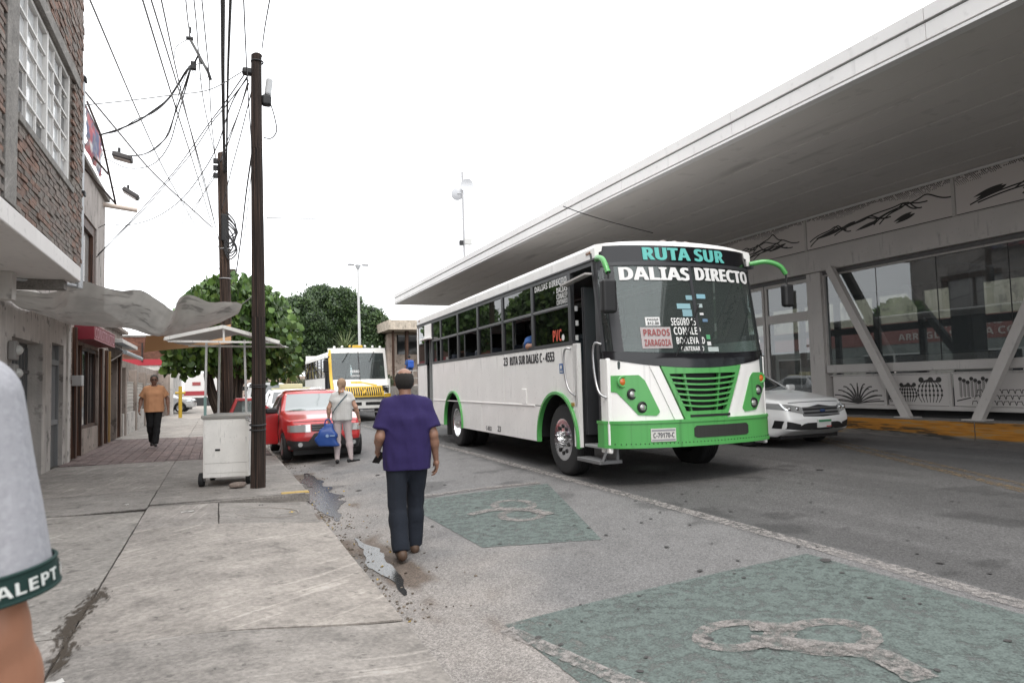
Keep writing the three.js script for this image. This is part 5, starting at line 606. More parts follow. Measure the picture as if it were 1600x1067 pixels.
// ---- red hatchback with an open door
{
  const o = thing('red_hatchback', 'red hatchback parked at kerb with its front door wide open', 'car', null, [1.97, 0.06, -16.05], 0.02);
  const c = { L: 3.9, W: 1.62, H: 1.4, belt: 0.92, tumble: 0.4, r: 0.29, wheels: [1.2, -1.2], profile: [[1.94, 0.26], [1.97, 0.48], [1.9, 0.72], [1.78, 0.82], [1.1, 0.93], [0.62, 0.98], [-0.05, 1.37], [-0.6, 1.41], [-1.3, 1.35], [-1.85, 0.95], [-1.95, 0.6], [-1.92, 0.3], [-1.7, 0.2], [1.7, 0.2]], taperF: 0.14 };
  const b = carBody(c), red = paint([0.5, 0.022, 0.025], { map: rep(T.dirt, 0.8) }); obj('body', b.geo, red, o);
  const lightGlass = mat([0.14, 0.165, 0.165], 0.05, { ior: 2.3 });
  obj('windscreen', slab(14, 8, (u, v) => { const x = lerp(-0.66, 0.66, u) * lerp(1, 0.84, v), y = lerp(0.99, 1.345, v), t = cast(b.f, [x, y, 4], [0, 0, -1], 6); return [x, y, 4 - t + 0.008]; }, [0, 0, -0.02]), lightGlass, o);
  obj('wiper', [bar([-0.5, 0.985, 0.68], [0.15, 0.995, 0.7], 0.016), bar([0.1, 0.985, 0.7], [0.62, 0.995, 0.64], 0.016)], M.black, o);
  for (const s of [-1, 1]) { obj('side_glass', decalS(b.f, s, s < 0 ? -1.25 : -1.25, s < 0 ? -0.45 : 0.42, 0.95, pl([[-1.25, 1.1], [-0.9, 1.27], [-0.2, 1.3], [0.42, 1.02]])), M.autoGlass, o);
    obj('headlight', s < 0 ? decalF(b.f, -0.73, -0.32, 0.6, pl([[-0.73, 0.73], [-0.32, 0.75]]), 0.01, 12, 5) : decalF(b.f, 0.32, 0.73, 0.6, pl([[0.32, 0.75], [0.73, 0.73]]), 0.01, 12, 5), M.lampGlass, o); }
  obj('door_opening', decalS(b.f, -1, -0.36, 0.62, 0.32, pl([[-0.36, 1.28], [-0.1, 1.28], [0.45, 1.0], [0.62, 0.9]]), 0.004), mat([0.03, 0.012, 0.012], 0.8), o).userData.label = 'dark opening left by the open door';
  const g = obj('grille', decalF(b.f, -0.3, 0.3, pl([[-0.3, 0.62], [0, 0.6], [0.3, 0.62]]), 0.75, 0.01), M.black, o); for (const y of [0.645, 0.69, 0.735]) obj('grille_bar', decalF(b.f, -0.29, 0.29, y - 0.012, y + 0.01, 0.022, 10, 1), mat([0.08, 0.08, 0.085], 0.4), g); obj('badge', new THREE.CylinderGeometry(0.05, 0.05, 0.02, 20).rotateX(Math.PI / 2).translate(0, 0.69, 1.955), M.chrome, g);
  obj('bumper', decalF(b.f, -0.78, 0.78, 0.24, pl([[-0.78, 0.44], [-0.35, 0.42], [-0.25, 0.58], [0.25, 0.58], [0.35, 0.42], [0.78, 0.44]]), 0.03, 30, 6), mat([0.03, 0.03, 0.032], 0.6), o).userData.label = 'black lower bumper';
  for (const s of [-1, 1]) obj('fog_lamp', new THREE.CylinderGeometry(0.045, 0.045, 0.03, 16).rotateX(Math.PI / 2).translate(s * 0.52, 0.36, 1.96), M.lampGlass, o);
  obj('license_plate', box(-0.15, 0.15, 0.43, 0.56, 2.0, 2.01), mat([0.55, 0.55, 0.53], 0.5), o); obj('hood_gap', decalF(b.f, -0.62, 0.62, (x) => 0.8 - 0.03 * x * x, (x) => 0.81 - 0.03 * x * x, 0.003, 20, 1), M.black, o);
  // open door, hinged at the front edge
  const d = obj('front_door', muv(extr([[0, 0.3], [0.98, 0.32], [1.0, 0.95], [0.86, 1.3], [0.45, 1.29], [0.06, 0.98], [0, 0.92]], 0.06, [[[0.14, 0.96], [0.92, 0.98], [0.82, 1.24], [0.47, 1.23]]], 0.012)), red, o); d.userData.label = 'wide open red front door';
  d.position.set(-0.8, 0, 0.6); d.rotation.y = Math.PI + 1.02; d.rotation.y = Math.PI - 0.0; d.rotation.y = 2.28 + 1.02; obj('door_pane', extr([[0.14, 0.96], [0.92, 0.98], [0.82, 1.24], [0.47, 1.23]], 0.006).translate(0, 0, 0.03), mat([0.5, 0.55, 0.55], 0.03, { transmission: 0.9, thickness: 0 }), d); obj('wing_mirror', rbox(0.06, 0.3, 0.95, 1.07, -0.2, -0.08, 0.04), M.black, d); obj('door_trim', box(0.06, 0.94, 0.36, 0.9, 0.062, 0.075), mat([0.05, 0.045, 0.045], 0.8), d);
  for (const z of c.wheels) for (const s of [-1, 1]) wheelParts(o, s * 0.7, c.r, z, c.r, 0.19, s, { rim: 0.18, holes: 8, dish: 0.4, rimMat: M.steel });
  obj('underbody', box(-0.62, 0.62, 0.14, 0.4, -1.7, 1.7), M.black, o);
}
// ---- pale cars behind
function plainCar(name, label, p, turn, rgb, kind, extra) {
  const o = thing(name, label, 'car', 'parked cars further down the street', p, turn);
  const c = kind === 'tall' ? { L: 4.6, W: 1.8, H: 1.75, belt: 1.1, tumble: 0.3, r: 0.36, wheels: [1.4, -1.4], h: 0.04, profile: [[2.3, 0.35], [2.3, 0.9], [2.2, 1.02], [1.2, 1.12], [0.75, 1.7], [-0.8, 1.75], [-0.95, 1.1], [-2.3, 1.05], [-2.3, 0.35]] } : { L: 4.2, W: 1.7, H: 1.45, belt: 0.95, tumble: 0.38, r: 0.3, wheels: [1.3, -1.25], h: 0.04, profile: [[2.1, 0.28], [2.1, 0.7], [1.95, 0.82], [1.0, 0.97], [0.3, 1.4], [-0.8, 1.43], [-1.5, 1.1], [-2.05, 1.05], [-2.1, 0.3]] };
  const b = carBody(c), w = paint(rgb), yb = c.belt + 0.08, yt = c.H - 0.1; obj('body', b.geo, w, o);
  obj('windscreen', slab(10, 6, (u, v) => { const x = lerp(-0.68, 0.68, u) * lerp(1, 0.86, v), y = lerp(yb, yt, v), t = cast(b.f, [x, y, 4], [0, 0, -1], 6); return [x, y, 4 - t + 0.01]; }, [0, 0, -0.02]), M.autoGlass, o);
  for (const s of [-1, 1]) { obj('side_glass', decalS(b.f, s, -0.9, kind === 'tall' ? 0.7 : 0.4, yb, yt - 0.03), M.autoGlass, o); obj('headlight', s < 0 ? decalF(b.f, -0.78, -0.42, c.belt - 0.32, c.belt - 0.18, 0.01, 6, 3) : decalF(b.f, 0.42, 0.78, c.belt - 0.32, c.belt - 0.18, 0.01, 6, 3), M.lampGlass, o); for (const z of c.wheels) wheelParts(o, s * 0.74, c.r, z, c.r, 0.2, s, { rim: 0.2, holes: 0, spokes: 5, rimMat: M.steel }); }
  obj('grille', decalF(b.f, -0.38, 0.38, c.belt - 0.34, c.belt - 0.2, 0.01, 6, 3), M.black, o); obj('bumper', decalF(b.f, -0.75, 0.75, 0.34, 0.46, 0.02, 8, 2), kind === 'tall' ? M.steel : w, o); obj('license_plate', decalF(b.f, -0.16, 0.16, 0.44, 0.56, 0.035, 3, 2), mat([0.55, 0.55, 0.53], 0.5), o); obj('underbody', box(-0.62, 0.62, 0.16, 0.5, -1.8, 1.8), M.black, o);
  if (extra) extra(o); return o;
}
plainCar('white_taxi', 'white taxi with a roof sign just behind the red hatchback', [2.15, 0.08, -22.6], 0.02, [0.68, 0.68, 0.68], 'low', (o) => { obj('roof_sign', rbox(-0.35, 0.35, 1.47, 1.6, -0.4, -0.18, 0.03), mat([0.6, 0.55, 0.35], 0.5), o); obj('roof_rack', [bar([-0.55, 1.46, 0.1], [0.55, 1.46, 0.1], 0.03), bar([-0.55, 1.46, -0.8], [0.55, 1.46, -0.8], 0.03)], mat([0.6, 0.55, 0.3], 0.5), o); });
plainCar('white_pickup', 'white pickup truck seen between tree trunk and cart post', [1.9, 0.06, -31.5], 0.02, [0.6, 0.6, 0.6], 'tall');
plainCar('white_sedan', 'white car behind the taxi near the second bus', [3.3, 0.13, -29.5], 0.02, [0.7, 0.7, 0.7], 'low');
plainCar('silver_car', 'silver car parked across far sidewalk by the yellow bollard', [-3.4, 0.2, -49], 1.45, [0.55, 0.55, 0.55], 'low');
// ================= WHITE AND YELLOW BUS =================
{
  const o = thing('school_style_bus', 'older white bus with yellow striped nose and roof lamps', 'bus', null, [3.95, 0.2, -26.8], 0.0);
  const W = 2.25, L = 8.2, wh = mat([0.76, 0.76, 0.75], 0.4, { map: rep(T.dirt, 0.5) }), ye = mat([0.7, 0.45, 0.05], 0.45, { map: rep(T.dirt, 0.6) }), fr = mat([0.03, 0.03, 0.033], 0.5), tint = mat([0.1, 0.11, 0.115], 0.02, { transmission: 0.95, thickness: 0, ior: 1.6 }), clear = mat([0.5, 0.56, 0.56], 0.015, { transmission: 0.95, thickness: 0, ior: 1.7 });
  obj('side_panel', [box(0, 0.04, 0.45, 1.72, -L, -1.35)], wh, o); obj('side_panel', box(W - 0.04, W, 0.45, 1.72, -L, -0.2), wh, o); obj('rear_panel', box(0.04, W - 0.04, 0.5, 2.9, -L, -L + 0.04), wh, o); obj('floor', box(0.04, W - 0.04, 0.75, 0.85, -L + 0.04, -0.2), M.black, o);
  obj('roof', muv(extr([[0, 2.5], [0.02, 2.65], [0.2, 2.78], [W / 2, 2.86], [W - 0.2, 2.78], [W - 0.02, 2.65], [W, 2.5], [W - 0.06, 2.5], [W - 0.25, 2.7], [W / 2, 2.78], [0.25, 2.7], [0.06, 2.5]], L - 0.55).translate(0, 0, -L)), wh, o);
  for (let k = 0; k < 6; k++) { const z1 = -1.5 - k * 1.08; const w = obj('side_window', [box(-0.004, 0.04, 1.72, 2.5, z1 - 0.05, z1 + 0.05), box(0, 0.035, 2.08, 2.11, z1 - 1.03, z1 - 0.05)], fr, o); obj('pane', box(0.015, 0.02, 1.74, 2.48, z1 - 1.03, z1 - 0.05), tint, w); const w2 = obj('right_window', box(W - 0.04, W, 1.72, 2.5, z1 - 0.05, z1 + 0.05), fr, o); obj('pane', box(W - 0.02, W - 0.015, 1.74, 2.48, z1 - 1.03, z1 - 0.05), tint, w2); } obj('rear_corner', [box(0, 0.04, 1.72, 2.55, -L, -L + 0.22)], fr, o);
  const dr = obj('entrance', [box(-0.005, 0.05, 0.45, 2.55, -1.4, -1.3), box(-0.005, 0.05, 0.5, 2.55, -0.5, -0.42)], fr, o); obj('door_leaf', box(0.06, 0.4, 0.6, 2.4, -1.26, -1.22), fr, dr); obj('step', box(0.05, 0.6, 0.4, 0.46, -1.26, -0.5), M.steel, dr);
  // slanted front: windscreen above, nose below
  const zf = (x, y) => { const q = Math.abs(x - W / 2) / (W / 2); return (y > 1.55 ? lerp(-0.05, -0.5, (y - 1.55) / 1.3) : y > 1.1 ? lerp(0.32, -0.02, (y - 1.1) / 0.45) : 0.36) + 0.12 * (1 - q * q) - 0.06 * q ** 8; };
  obj('windscreen_pane', patchOn(zf, 0.1, W / 2 - 0.02, 1.62, 2.68, 0, 0.006, 10, 8), clear, o); obj('windscreen_pane', patchOn(zf, W / 2 + 0.02, W - 0.1, 1.62, 2.68, 0, 0.006, 10, 8), clear, o); obj('windscreen_divider', patchOn(zf, W / 2 - 0.02, W / 2 + 0.02, 1.6, 2.7, 0.006, 0.03, 2, 8), fr, o);
  obj('windscreen_frame', [patchOn(zf, 0.0, 0.1, 1.0, 2.8, 0.004, 0.06, 3, 10)], ye, o).userData.label = 'yellow corner pillar'; obj('windscreen_frame', [patchOn(zf, W - 0.1, W + 0.01, 1.5, 2.76, 0.004, 0.06, 3, 8), patchOn(zf, 0.0, W, 2.66, 2.86, 0.006, 0.08, 16, 3)], wh, o);
  obj('sun_strip', patchOn(zf, 0.16, W - 0.12, 2.42, 2.67, -0.008, 0.004, 10, 3), mat([0.08, 0.08, 0.085], 0.3), o);
  obj('nose', [patchOn(zf, 0.12, W, 0.98, 1.62, 0, 0.1, 18, 10)], wh, o); obj('nose_side', [box(W - 0.06, W, 0.5, 1.62, -0.3, 0.3), box(0.1, 0.16, 0.5, 1.2, -0.4, 0.34)], wh, o);
  obj('yellow_stripe', patchOn(zf, 1.05, 1.75, (x) => 1.5 - 0.25 * (x - 1.05), (x) => 1.55 - 0.22 * (x - 1.05), 0.006, 0.01, 8, 2), ye, o); obj('yellow_stripe', patchOn(zf, 0.75, 1.15, 1.46, 1.54, 0.006, 0.01, 8, 2), ye, o);
  const g = obj('grille', [patchOn(zf, 0.42, 1.98, 1.3, 1.35, 0.02, 0.05, 10, 1), patchOn(zf, 0.46, 1.94, 0.93, 0.98, 0.02, 0.05, 10, 1), patchOn(zf, 0.42, 0.47, 0.93, 1.35, 0.02, 0.05, 2, 3), patchOn(zf, 1.93, 1.98, 0.93, 1.35, 0.02, 0.05, 2, 3)], ye, o); g.userData.label = 'yellow grille with upright bars'; obj('grille_void', patchOn(zf, 0.47, 1.93, 0.98, 1.3, 0.006, 0.01, 10, 3), M.black, g);
  for (let k = 0; k < 17; k++) { const x = 0.52 + k * 0.085; obj('grille_bar', patchOn(zf, x, x + 0.035, 0.98, 1.3, 0.02, 0.03, 1, 3), ye, g); } obj('grille_badge', [bar([1.08, 1.28, zf(1.2, 1.28) + 0.05], [1.2, 1.06, zf(1.2, 1.06) + 0.05], 0.035), bar([1.32, 1.28, zf(1.2, 1.28) + 0.05], [1.2, 1.06, zf(1.2, 1.06) + 0.05], 0.035)], ye, g);
  obj('lower_nose', patchOn(zf, 0.3, 2.0, 0.5, 0.94, 0, 0.08, 10, 4), wh, o); obj('yellow_fender', patchOn(zf, 0.1, 0.32, 0.35, 0.96, 0.01, 0.1, 3, 4), ye, o); obj('yellow_fender', patchOn(zf, 2.0, W + 0.02, 0.4, 1.05, 0.01, 0.1, 3, 4), ye, o);
  obj('bumper_opening', patchOn(zf, 0.55, 1.1, 0.62, 0.74, 0.006, 0.01, 4, 2), M.black, o); obj('bumper_opening', patchOn(zf, 1.25, 1.85, 0.62, 0.74, 0.006, 0.01, 4, 2), M.black, o); obj('upper_rail', patchOn(zf, 0.3, W, 0.87, 0.91, 0.05, 0.03, 10, 1), fr, o); obj('bumper', patchOn(zf, 0.12, W, 0.33, 0.4, 0.1, 0.12, 14, 2), M.chrome, o); obj('bumper', patchOn(zf, 0.2, W - 0.1, 0.46, 0.5, 0.08, 0.06, 14, 1), fr, o); obj('tail_lamp', patchOn(zf, 0.12, 0.3, 0.38, 0.5, 0.03, 0.03, 2, 2), mat([0.4, 0.03, 0.02], 0.4), o);
  obj('side_vent', [0, 1, 2, 3].map((k) => box(W - 0.3, W - 0.08, 1.08 + k * 0.08, 1.12 + k * 0.08, 0.2, 0.36)), M.black, o);
  for (let k = 0; k < 7; k++) { const x = 0.25 + k * 0.3; obj('roof_lamp', new THREE.SphereGeometry(0.05, 10, 8).translate(x, 2.9 + 0.04 * Math.sin(k * 0.52), -0.55), k === 3 || k === 2 ? ye : wh, o); } obj('roof_ornament', rbox(0.95, 1.35, 2.86, 2.98, -0.6, -0.5, 0.03), ye, o);
  obj('wiper', [bar([0.75, 2.68, zf(0.75, 2.68) + 0.03], [0.5, 2.3, zf(0.5, 2.3) + 0.03], 0.02), bar([1.75, 2.7, zf(1.75, 2.7) + 0.03], [1.55, 2.3, zf(1.55, 2.3) + 0.03], 0.02)], M.black, o); obj('sun_visor', [rbox(0.25, 1.05, 2.3, 2.42, -0.5, -0.42, 0.03), rbox(1.25, 2.05, 2.32, 2.44, -0.5, -0.42, 0.03)], mat([0.6, 0.6, 0.55], 0.7), o);
  const wl = mat([0.7, 0.7, 0.7], 0.6); obj('lettering', onSurf(text('FERRO', 0.34, 0.1).translate(0.78, 1.88, 0), zf, 0.006), wl, o); obj('lettering', onSurf(text('CENTRO', 0.34, 0.07).translate(0.78, 1.72, 0), zf, 0.006), wl, o);
  obj('mirror', rbox(-0.22, -0.04, 1.9, 2.4, -0.3, -0.2, 0.04), M.black, o); for (let k = 0; k < 5; k++) for (const x of [0.15, 1.45]) obj('seat', rbox(x, x + 0.7, 0.85, 1.8, -2.1 - k * 1.15, -1.9 - k * 1.15, 0.05), mat([0.1, 0.1, 0.12], 0.7), o);
  obj('dashboard', rbox(0.3, W - 0.1, 1.2, 1.6, -0.6, -0.15, 0.05), M.black, o);
  for (const [x, s] of [[0.2, -1], [W - 0.2, 1]]) { wheelParts(o, x, 0.47, -0.75, 0.47, 0.26, s, { rim: 0.28, dish: 0.5 }); wheelParts(o, x, 0.47, -5.9, 0.47, 0.26, s, { rim: 0.28, dish: 0.1 }); }
}
// ================= PEOPLE =================
const cap = (a, b, ra, rb = ra) => { const ab = [b[0] - a[0], b[1] - a[1], b[2] - a[2]], l2 = ab[0] ** 2 + ab[1] ** 2 + ab[2] ** 2 || 1e-9; return (x, y, z) => { const px = x - a[0], py = y - a[1], pz = z - a[2], t = clamp((px * ab[0] + py * ab[1] + pz * ab[2]) / l2); return Math.hypot(px - ab[0] * t, py - ab[1] * t, pz - ab[2] * t) - lerp(ra, rb, t); }; };
const ell = (c, r) => (x, y, z) => { const m = Math.min(...r), qx = (x - c[0]) / r[0], qy = (y - c[1]) / r[1], qz = (z - c[2]) / r[2], k = Math.hypot(qx, qy, qz); return (k - 1) * m * 0.9 + 0; };
const uni = (fs, k) => (x, y, z) => { let d = 1e3; for (const f of fs) { const v = f(x, y, z); d = d > 500 ? v : v > d + k * 2 ? d : smin(d, v, k); } return d; };
const vadd = (a, b, s = 1) => [a[0] + b[0] * s, a[1] + b[1] * s, a[2] + b[2] * s], vmix = (a, b, t) => [lerp(a[0], b[0], t), lerp(a[1], b[1], t), lerp(a[2], b[2], t)];
const nrm = (v) => { const l = Math.hypot(...v) || 1; return v.map((q) => q / l); };
function handGeo(side, curl) { // wrist at origin, fingers towards -y, thumb forward (+z); side -1 left of body, 1 right
  const fs = [cap([0, 0.03, 0], [0, -0.03, 0.0], 0.022, 0.026), cap([0, -0.03, 0.022], [0, -0.075, 0.026], 0.017, 0.014), cap([0, -0.03, 0.0], [0, -0.082, 0.004], 0.018, 0.014), cap([0, -0.03, -0.018], [0, -0.076, -0.02], 0.016, 0.013)], k = uni(fs, 0.02), ch = [];
  const L = [0.04, 0.046, 0.043, 0.034], Z = [0.03, 0.011, -0.009, -0.027];
  for (let i = 0; i < 4; i++) { let p = [0, -0.075 - (i === 1 ? 0.006 : i === 3 ? -0.008 : 0), Z[i]], a = curl * 0.5; for (let j = 0; j < 3; j++) { const l = L[i] * [1, 0.65, 0.5][j], q = [p[0] - side * Math.sin(a) * l, p[1] - Math.cos(a) * l, p[2] + (Z[i] > 0 ? 0.001 : -0.001)]; ch.push(cap(p, q, 0.0095 - j * 0.001, 0.0088 - j * 0.001)); p = q; a += curl * 0.8; } }
  ch.push(cap([0, -0.02, 0.022], [-side * 0.012, -0.05, 0.045], 0.013, 0.011), cap([-side * 0.012, -0.05, 0.045], [-side * 0.02, -0.082, 0.05], 0.0105, 0.0085));
  const f = (x, y, z) => { let d = k(x, y, z); for (const c of ch) d = smin(d, c(x, y, z), 0.006); return d; };
  return nets(f, [-0.11, -0.2, -0.07], [0.11, 0.05, 0.09], 0.005);
}
function person(name, label, p, turn, c) {
  const H = (c.h ?? 1.7) / 1.7, o = thing(name, label, 'person', null, p, turn), g = c.girth ?? 1, J = { hipL: [0.09, 0.9, 0], hipR: [-0.09, 0.9, 0], kneeL: [0.1, 0.48, 0.03], kneeR: [-0.1, 0.48, 0.03], ankL: [0.1, 0.085, 0], ankR: [-0.1, 0.085, 0], toeL: [0.12, 0.03, 0.17], toeR: [-0.12, 0.03, 0.17], shL: [0.158 * g, 1.368, 0], shR: [-0.158 * g, 1.368, 0], elL: [0.222 * g, 1.1, -0.02], elR: [-0.222 * g, 1.1, -0.02], wrL: [0.23 * g, 0.87, 0.06], wrR: [-0.23 * g, 0.87, 0.06], head: [0, 1.585, 0.02], ...c.pose };
  const P = (k) => J[k], skin = c.skin ?? mat([0.27, 0.14, 0.09], 0.55), dz = c.lean ?? 0;
  const T0 = (e, hip = 0) => [cap([-0.07 * g, 0.94, 0], [0.07 * g, 0.94, 0], 0.118 + e + hip), cap([-0.055 * g, 1.1, 0.005], [0.055 * g, 1.1, 0.005], 0.112 * (c.belly ?? 1) + e), cap([-0.08 * g, 1.25, dz], [0.08 * g, 1.25, dz], 0.114 + e), cap([-0.06 * g, 1.36, dz], [0.06 * g, 1.36, dz], 0.075 + e), cap([0, 1.43, dz - 0.01], [-0.14 * g, 1.372, dz], 0.05 + e * 0.7), cap([0, 1.43, dz - 0.01], [0.14 * g, 1.372, dz], 0.05 + e * 0.7)];
  const legs = (e) => ['L', 'R'].flatMap((s) => [cap(P('hip' + s), P('knee' + s), 0.088 * g + e, 0.058 + e), cap(P('knee' + s), vmix(P('knee' + s), P('ank' + s), 0.35), 0.055 + e, 0.057 + e), cap(vmix(P('knee' + s), P('ank' + s), 0.3), P('ank' + s), 0.056 + e, 0.038 + e)]);
  const arms = (e) => ['L', 'R'].flatMap((s) => [cap(P('sh' + s), P('el' + s), 0.055 + e, 0.042 + e), cap(P('el' + s), vmix(P('el' + s), P('wr' + s), 0.35), 0.041 + e, 0.042 + e), cap(vmix(P('el' + s), P('wr' + s), 0.3), P('wr' + s), 0.041 + e, 0.026 + e)]);
  const cell = c.cell ?? 0.013, lo = [-0.55, -0.02, -0.6], hi = [0.55, 1.52, 0.6], sc = (q) => { q.scale(H, H, H); return q; };
  const bodyF = uni([...T0(-0.006), ...legs(-0.004), ...arms(0), cap([0, 1.4, dz], vadd(P('head'), [0, -0.08, -0.02]), 0.058, 0.054)], 0.03);
  // head with its own fine grid
  const hd = P('head'), ht = c.headTurn ?? 0, ch = Math.cos(ht), sh = Math.sin(ht), L = (fx) => (x, y, z) => { const dx = x - hd[0], dzz = z - hd[2]; return fx(dx * ch - dzz * sh, y - hd[1], dx * sh + dzz * ch); };
  const headF = L(uni([ell([0, 0.03, -0.012], [0.082, 0.1, 0.104]), ell([0, -0.04, 0.018], [0.06, 0.075, 0.072]), cap([0, -0.085, 0.045], [0, -0.075, 0.05], 0.026), cap([0, 0.01, 0.083], [0, -0.025, 0.103], 0.009, 0.014), cap([-0.03, 0.022, 0.078], [0.03, 0.022, 0.078], 0.012), cap([-0.018, -0.062, 0.078], [0.018, -0.062, 0.078], 0.009), cap([0.077, 0.005, -0.012], [0.08, -0.025, -0.008], 0.013, 0.01), cap([-0.077, 0.005, -0.012], [-0.08, -0.025, -0.008], 0.013, 0.01), cap([0, -0.06, -0.03], [0, -0.15, -0.04], 0.054)], 0.02));
  const parts = [sc(nets(bodyF, lo, hi, cell)), sc(nets(headF, [hd[0] - 0.14, hd[1] - 0.14, hd[2] - 0.16], [hd[0] + 0.14, hd[1] + 0.15, hd[2] + 0.16], 0.0075))];
  for (const s of ['L', 'R']) { const q = new THREE.Quaternion().setFromUnitVectors(V(0, -1, 0), V(...nrm(vadd(P('wr' + s), P('el' + s), -1)))); parts.push(sc(handGeo(s === 'L' ? 1 : -1, c['curl' + s] ?? 0.5).applyQuaternion(q).translate(...P('wr' + s)))); }
  obj('body', parts, skin, o);
  // eyes
  for (const s of [-1, 1]) { const e = V(s * 0.03, 0.012, 0.088).applyAxisAngle(V(0, 1, 0), ht); obj('eye', sc(new THREE.SphereGeometry(0.011, 10, 8).translate(hd[0] + e.x, hd[1] + e.y, hd[2] + e.z)), mat([0.04, 0.03, 0.025], 0.2), o); }
  // hair
  if (c.hair) obj('hair', sc(nets(L(c.hair), [hd[0] - 0.17, hd[1] - 0.3, hd[2] - 0.22], [hd[0] + 0.17, hd[1] + 0.17, hd[2] + 0.17], 0.008)), mat(c.hairCol, 0.8, { bumpMap: rep(T.wood, 20), bumpScale: 0.004 }), o);
  const wr = (x, y, z, a) => a * (n3(x * 16 + 3, y * 11, z * 16) - 0.5) + a * 1.1 * (n3(x * 7 + y * 9, y * 6 - x * 12, z * 7) - 0.5) + a * 0.7 * (n3(x * 24, y * 3 + x * 6, z * 24) - 0.5);
  // shirt
  if (c.shirt) {
    const S = c.shirt, e = S.loose ?? 0.02, tor = uni([...T0(e, S.hipLoose ?? -0.02), cap([0, 1.36, dz], [0, 1.42, dz - 0.01], 0.075, 0.064)], 0.05), sl = ['L', 'R'].map((s) => { const a = P('sh' + s), t = S.sleeve ?? 0.75, d = nrm(vadd(P('el' + s), a, -1)), end = vadd(a, d, Math.hypot(...vadd(P('el' + s), a, -1)) * t), tube0 = cap(a, vadd(end, d, 0.1), 0.05 + e, 0.05 + e * 1.7); return (x, y, z) => Math.max(tube0(x, y, z), (x - end[0]) * d[0] + (y - end[1]) * d[1] + (z - end[2]) * d[2]); });
    const hem = S.hem ?? 0.8, f = (x, y, z) => { let d = tor(x, y, z); const fl = (S.flare ?? 0.02) * 0.5 * sst(1.15, 0.85, y); d -= fl; for (const q of sl) d = smin(d, q(x, y, z), 0.045); d += wr(x, y, z, S.wrinkle ?? 0.009); return smax(smax(d, hem - y, 0.008), Math.hypot(x, z - dz) < 0.09 ? y - (1.455 - (z - dz) * 0.35) : -1, 0.01); };
    // drop the shirt between hips and hem
    const tor2 = uni([cap([-0.07 * g, hem - 0.1, 0.005], [-0.07 * g, 1.22, 0.0], 0.128 + e * 0.5), cap([0.07 * g, hem - 0.1, 0.005], [0.07 * g, 1.22, 0.0], 0.128 + e * 0.5)], 0.06), f2 = (x, y, z) => smin(f(x, y, z), Math.max(tor2(x, y, z) + wr(x, y, z, (S.wrinkle ?? 0.009) * 1.6), hem - y), 0.03);
    obj('shirt', sc(nets(f2, [-0.5, hem - 0.05, -0.35], [0.5, 1.52, 0.4], S.cell ?? 0.011, 6)), S.mat, o);
    if (S.collar) obj('collar', sc(new THREE.TorusGeometry(0.068, 0.02, 10, 30).rotateX(Math.PI / 2 - 0.2).scale(1, 0.9, 1).translate(0, 1.458, dz - 0.012)), S.mat, o);
  }
  if (c.trousers) { const S = c.trousers, e = S.loose ?? 0.016, lf = uni([...legs(e), cap([-0.05 * g, 0.92, 0], [0.05 * g, 0.92, 0], 0.108 + e * 0.6)], 0.025), cut = S.hem ?? 0.07; const ends = ['L', 'R'].map((s) => [P('ank' + s), nrm(vadd(P('ank' + s), P('knee' + s), -1))]); const f = (x, y, z) => { let d = lf(x, y, z) + wr(x, y, z, S.wrinkle ?? 0.008) - (S.flare ?? 0.012) * sst(0.4, 0.1, y); for (const [a, n] of ends) if (Math.hypot(x - a[0], z - a[2]) < 0.16 && y < a[1] + 0.3) d = Math.max(d, (x - a[0]) * n[0] + (y - a[1]) * n[1] + (z - a[2]) * n[2] - (0.085 - cut)); return smax(d, y - 1.02, 0.01); }; obj('trousers', sc(nets(f, [-0.34, 0.0, -0.55], [0.34, 1.05, 0.55], S.cell ?? 0.011, 5)), S.mat, o); }
  if (c.shoe) for (const s of ['L', 'R']) { const a = P('ank' + s), t = P('toe' + s), d = nrm([t[0] - a[0], 0, t[2] - a[2]]), heel = [a[0] - d[0] * 0.05, Math.max(0.035, a[1] - 0.05), a[2] - d[2] * 0.05], up = cap(a, vadd(heel, [0, 0.02, 0]), 0.042, 0.04); const f = uni([cap(heel, t, 0.036, 0.034), cap(vadd(heel, [0, 0.02, 0]), vmix(heel, t, 0.6), 0.034, 0.03), ...(c.lowShoe ? [] : [up])], 0.02); const fy = (x, y, z) => Math.max(f(x, y, z), -(y - (Math.min(heel[1], t[1]) - 0.033))); obj('shoe', sc(nets(fy, [Math.min(a[0], t[0]) - 0.12, -0.02, Math.min(a[2], t[2]) - 0.12], [Math.max(a[0], t[0]) + 0.12, 0.3, Math.max(a[2], t[2]) + 0.12], 0.009)), c.shoe, o); }
  return { o, J, H };
}
const fabric = (rgb, rough = 0.9) => mat(rgb, rough, { map: rep(T.cloth, 2), sheen: 0.3, sheenRoughness: 0.6 });
const darkSkin = mat([0.26, 0.14, 0.095], 0.5), tanSkin = mat([0.42, 0.24, 0.17], 0.5);
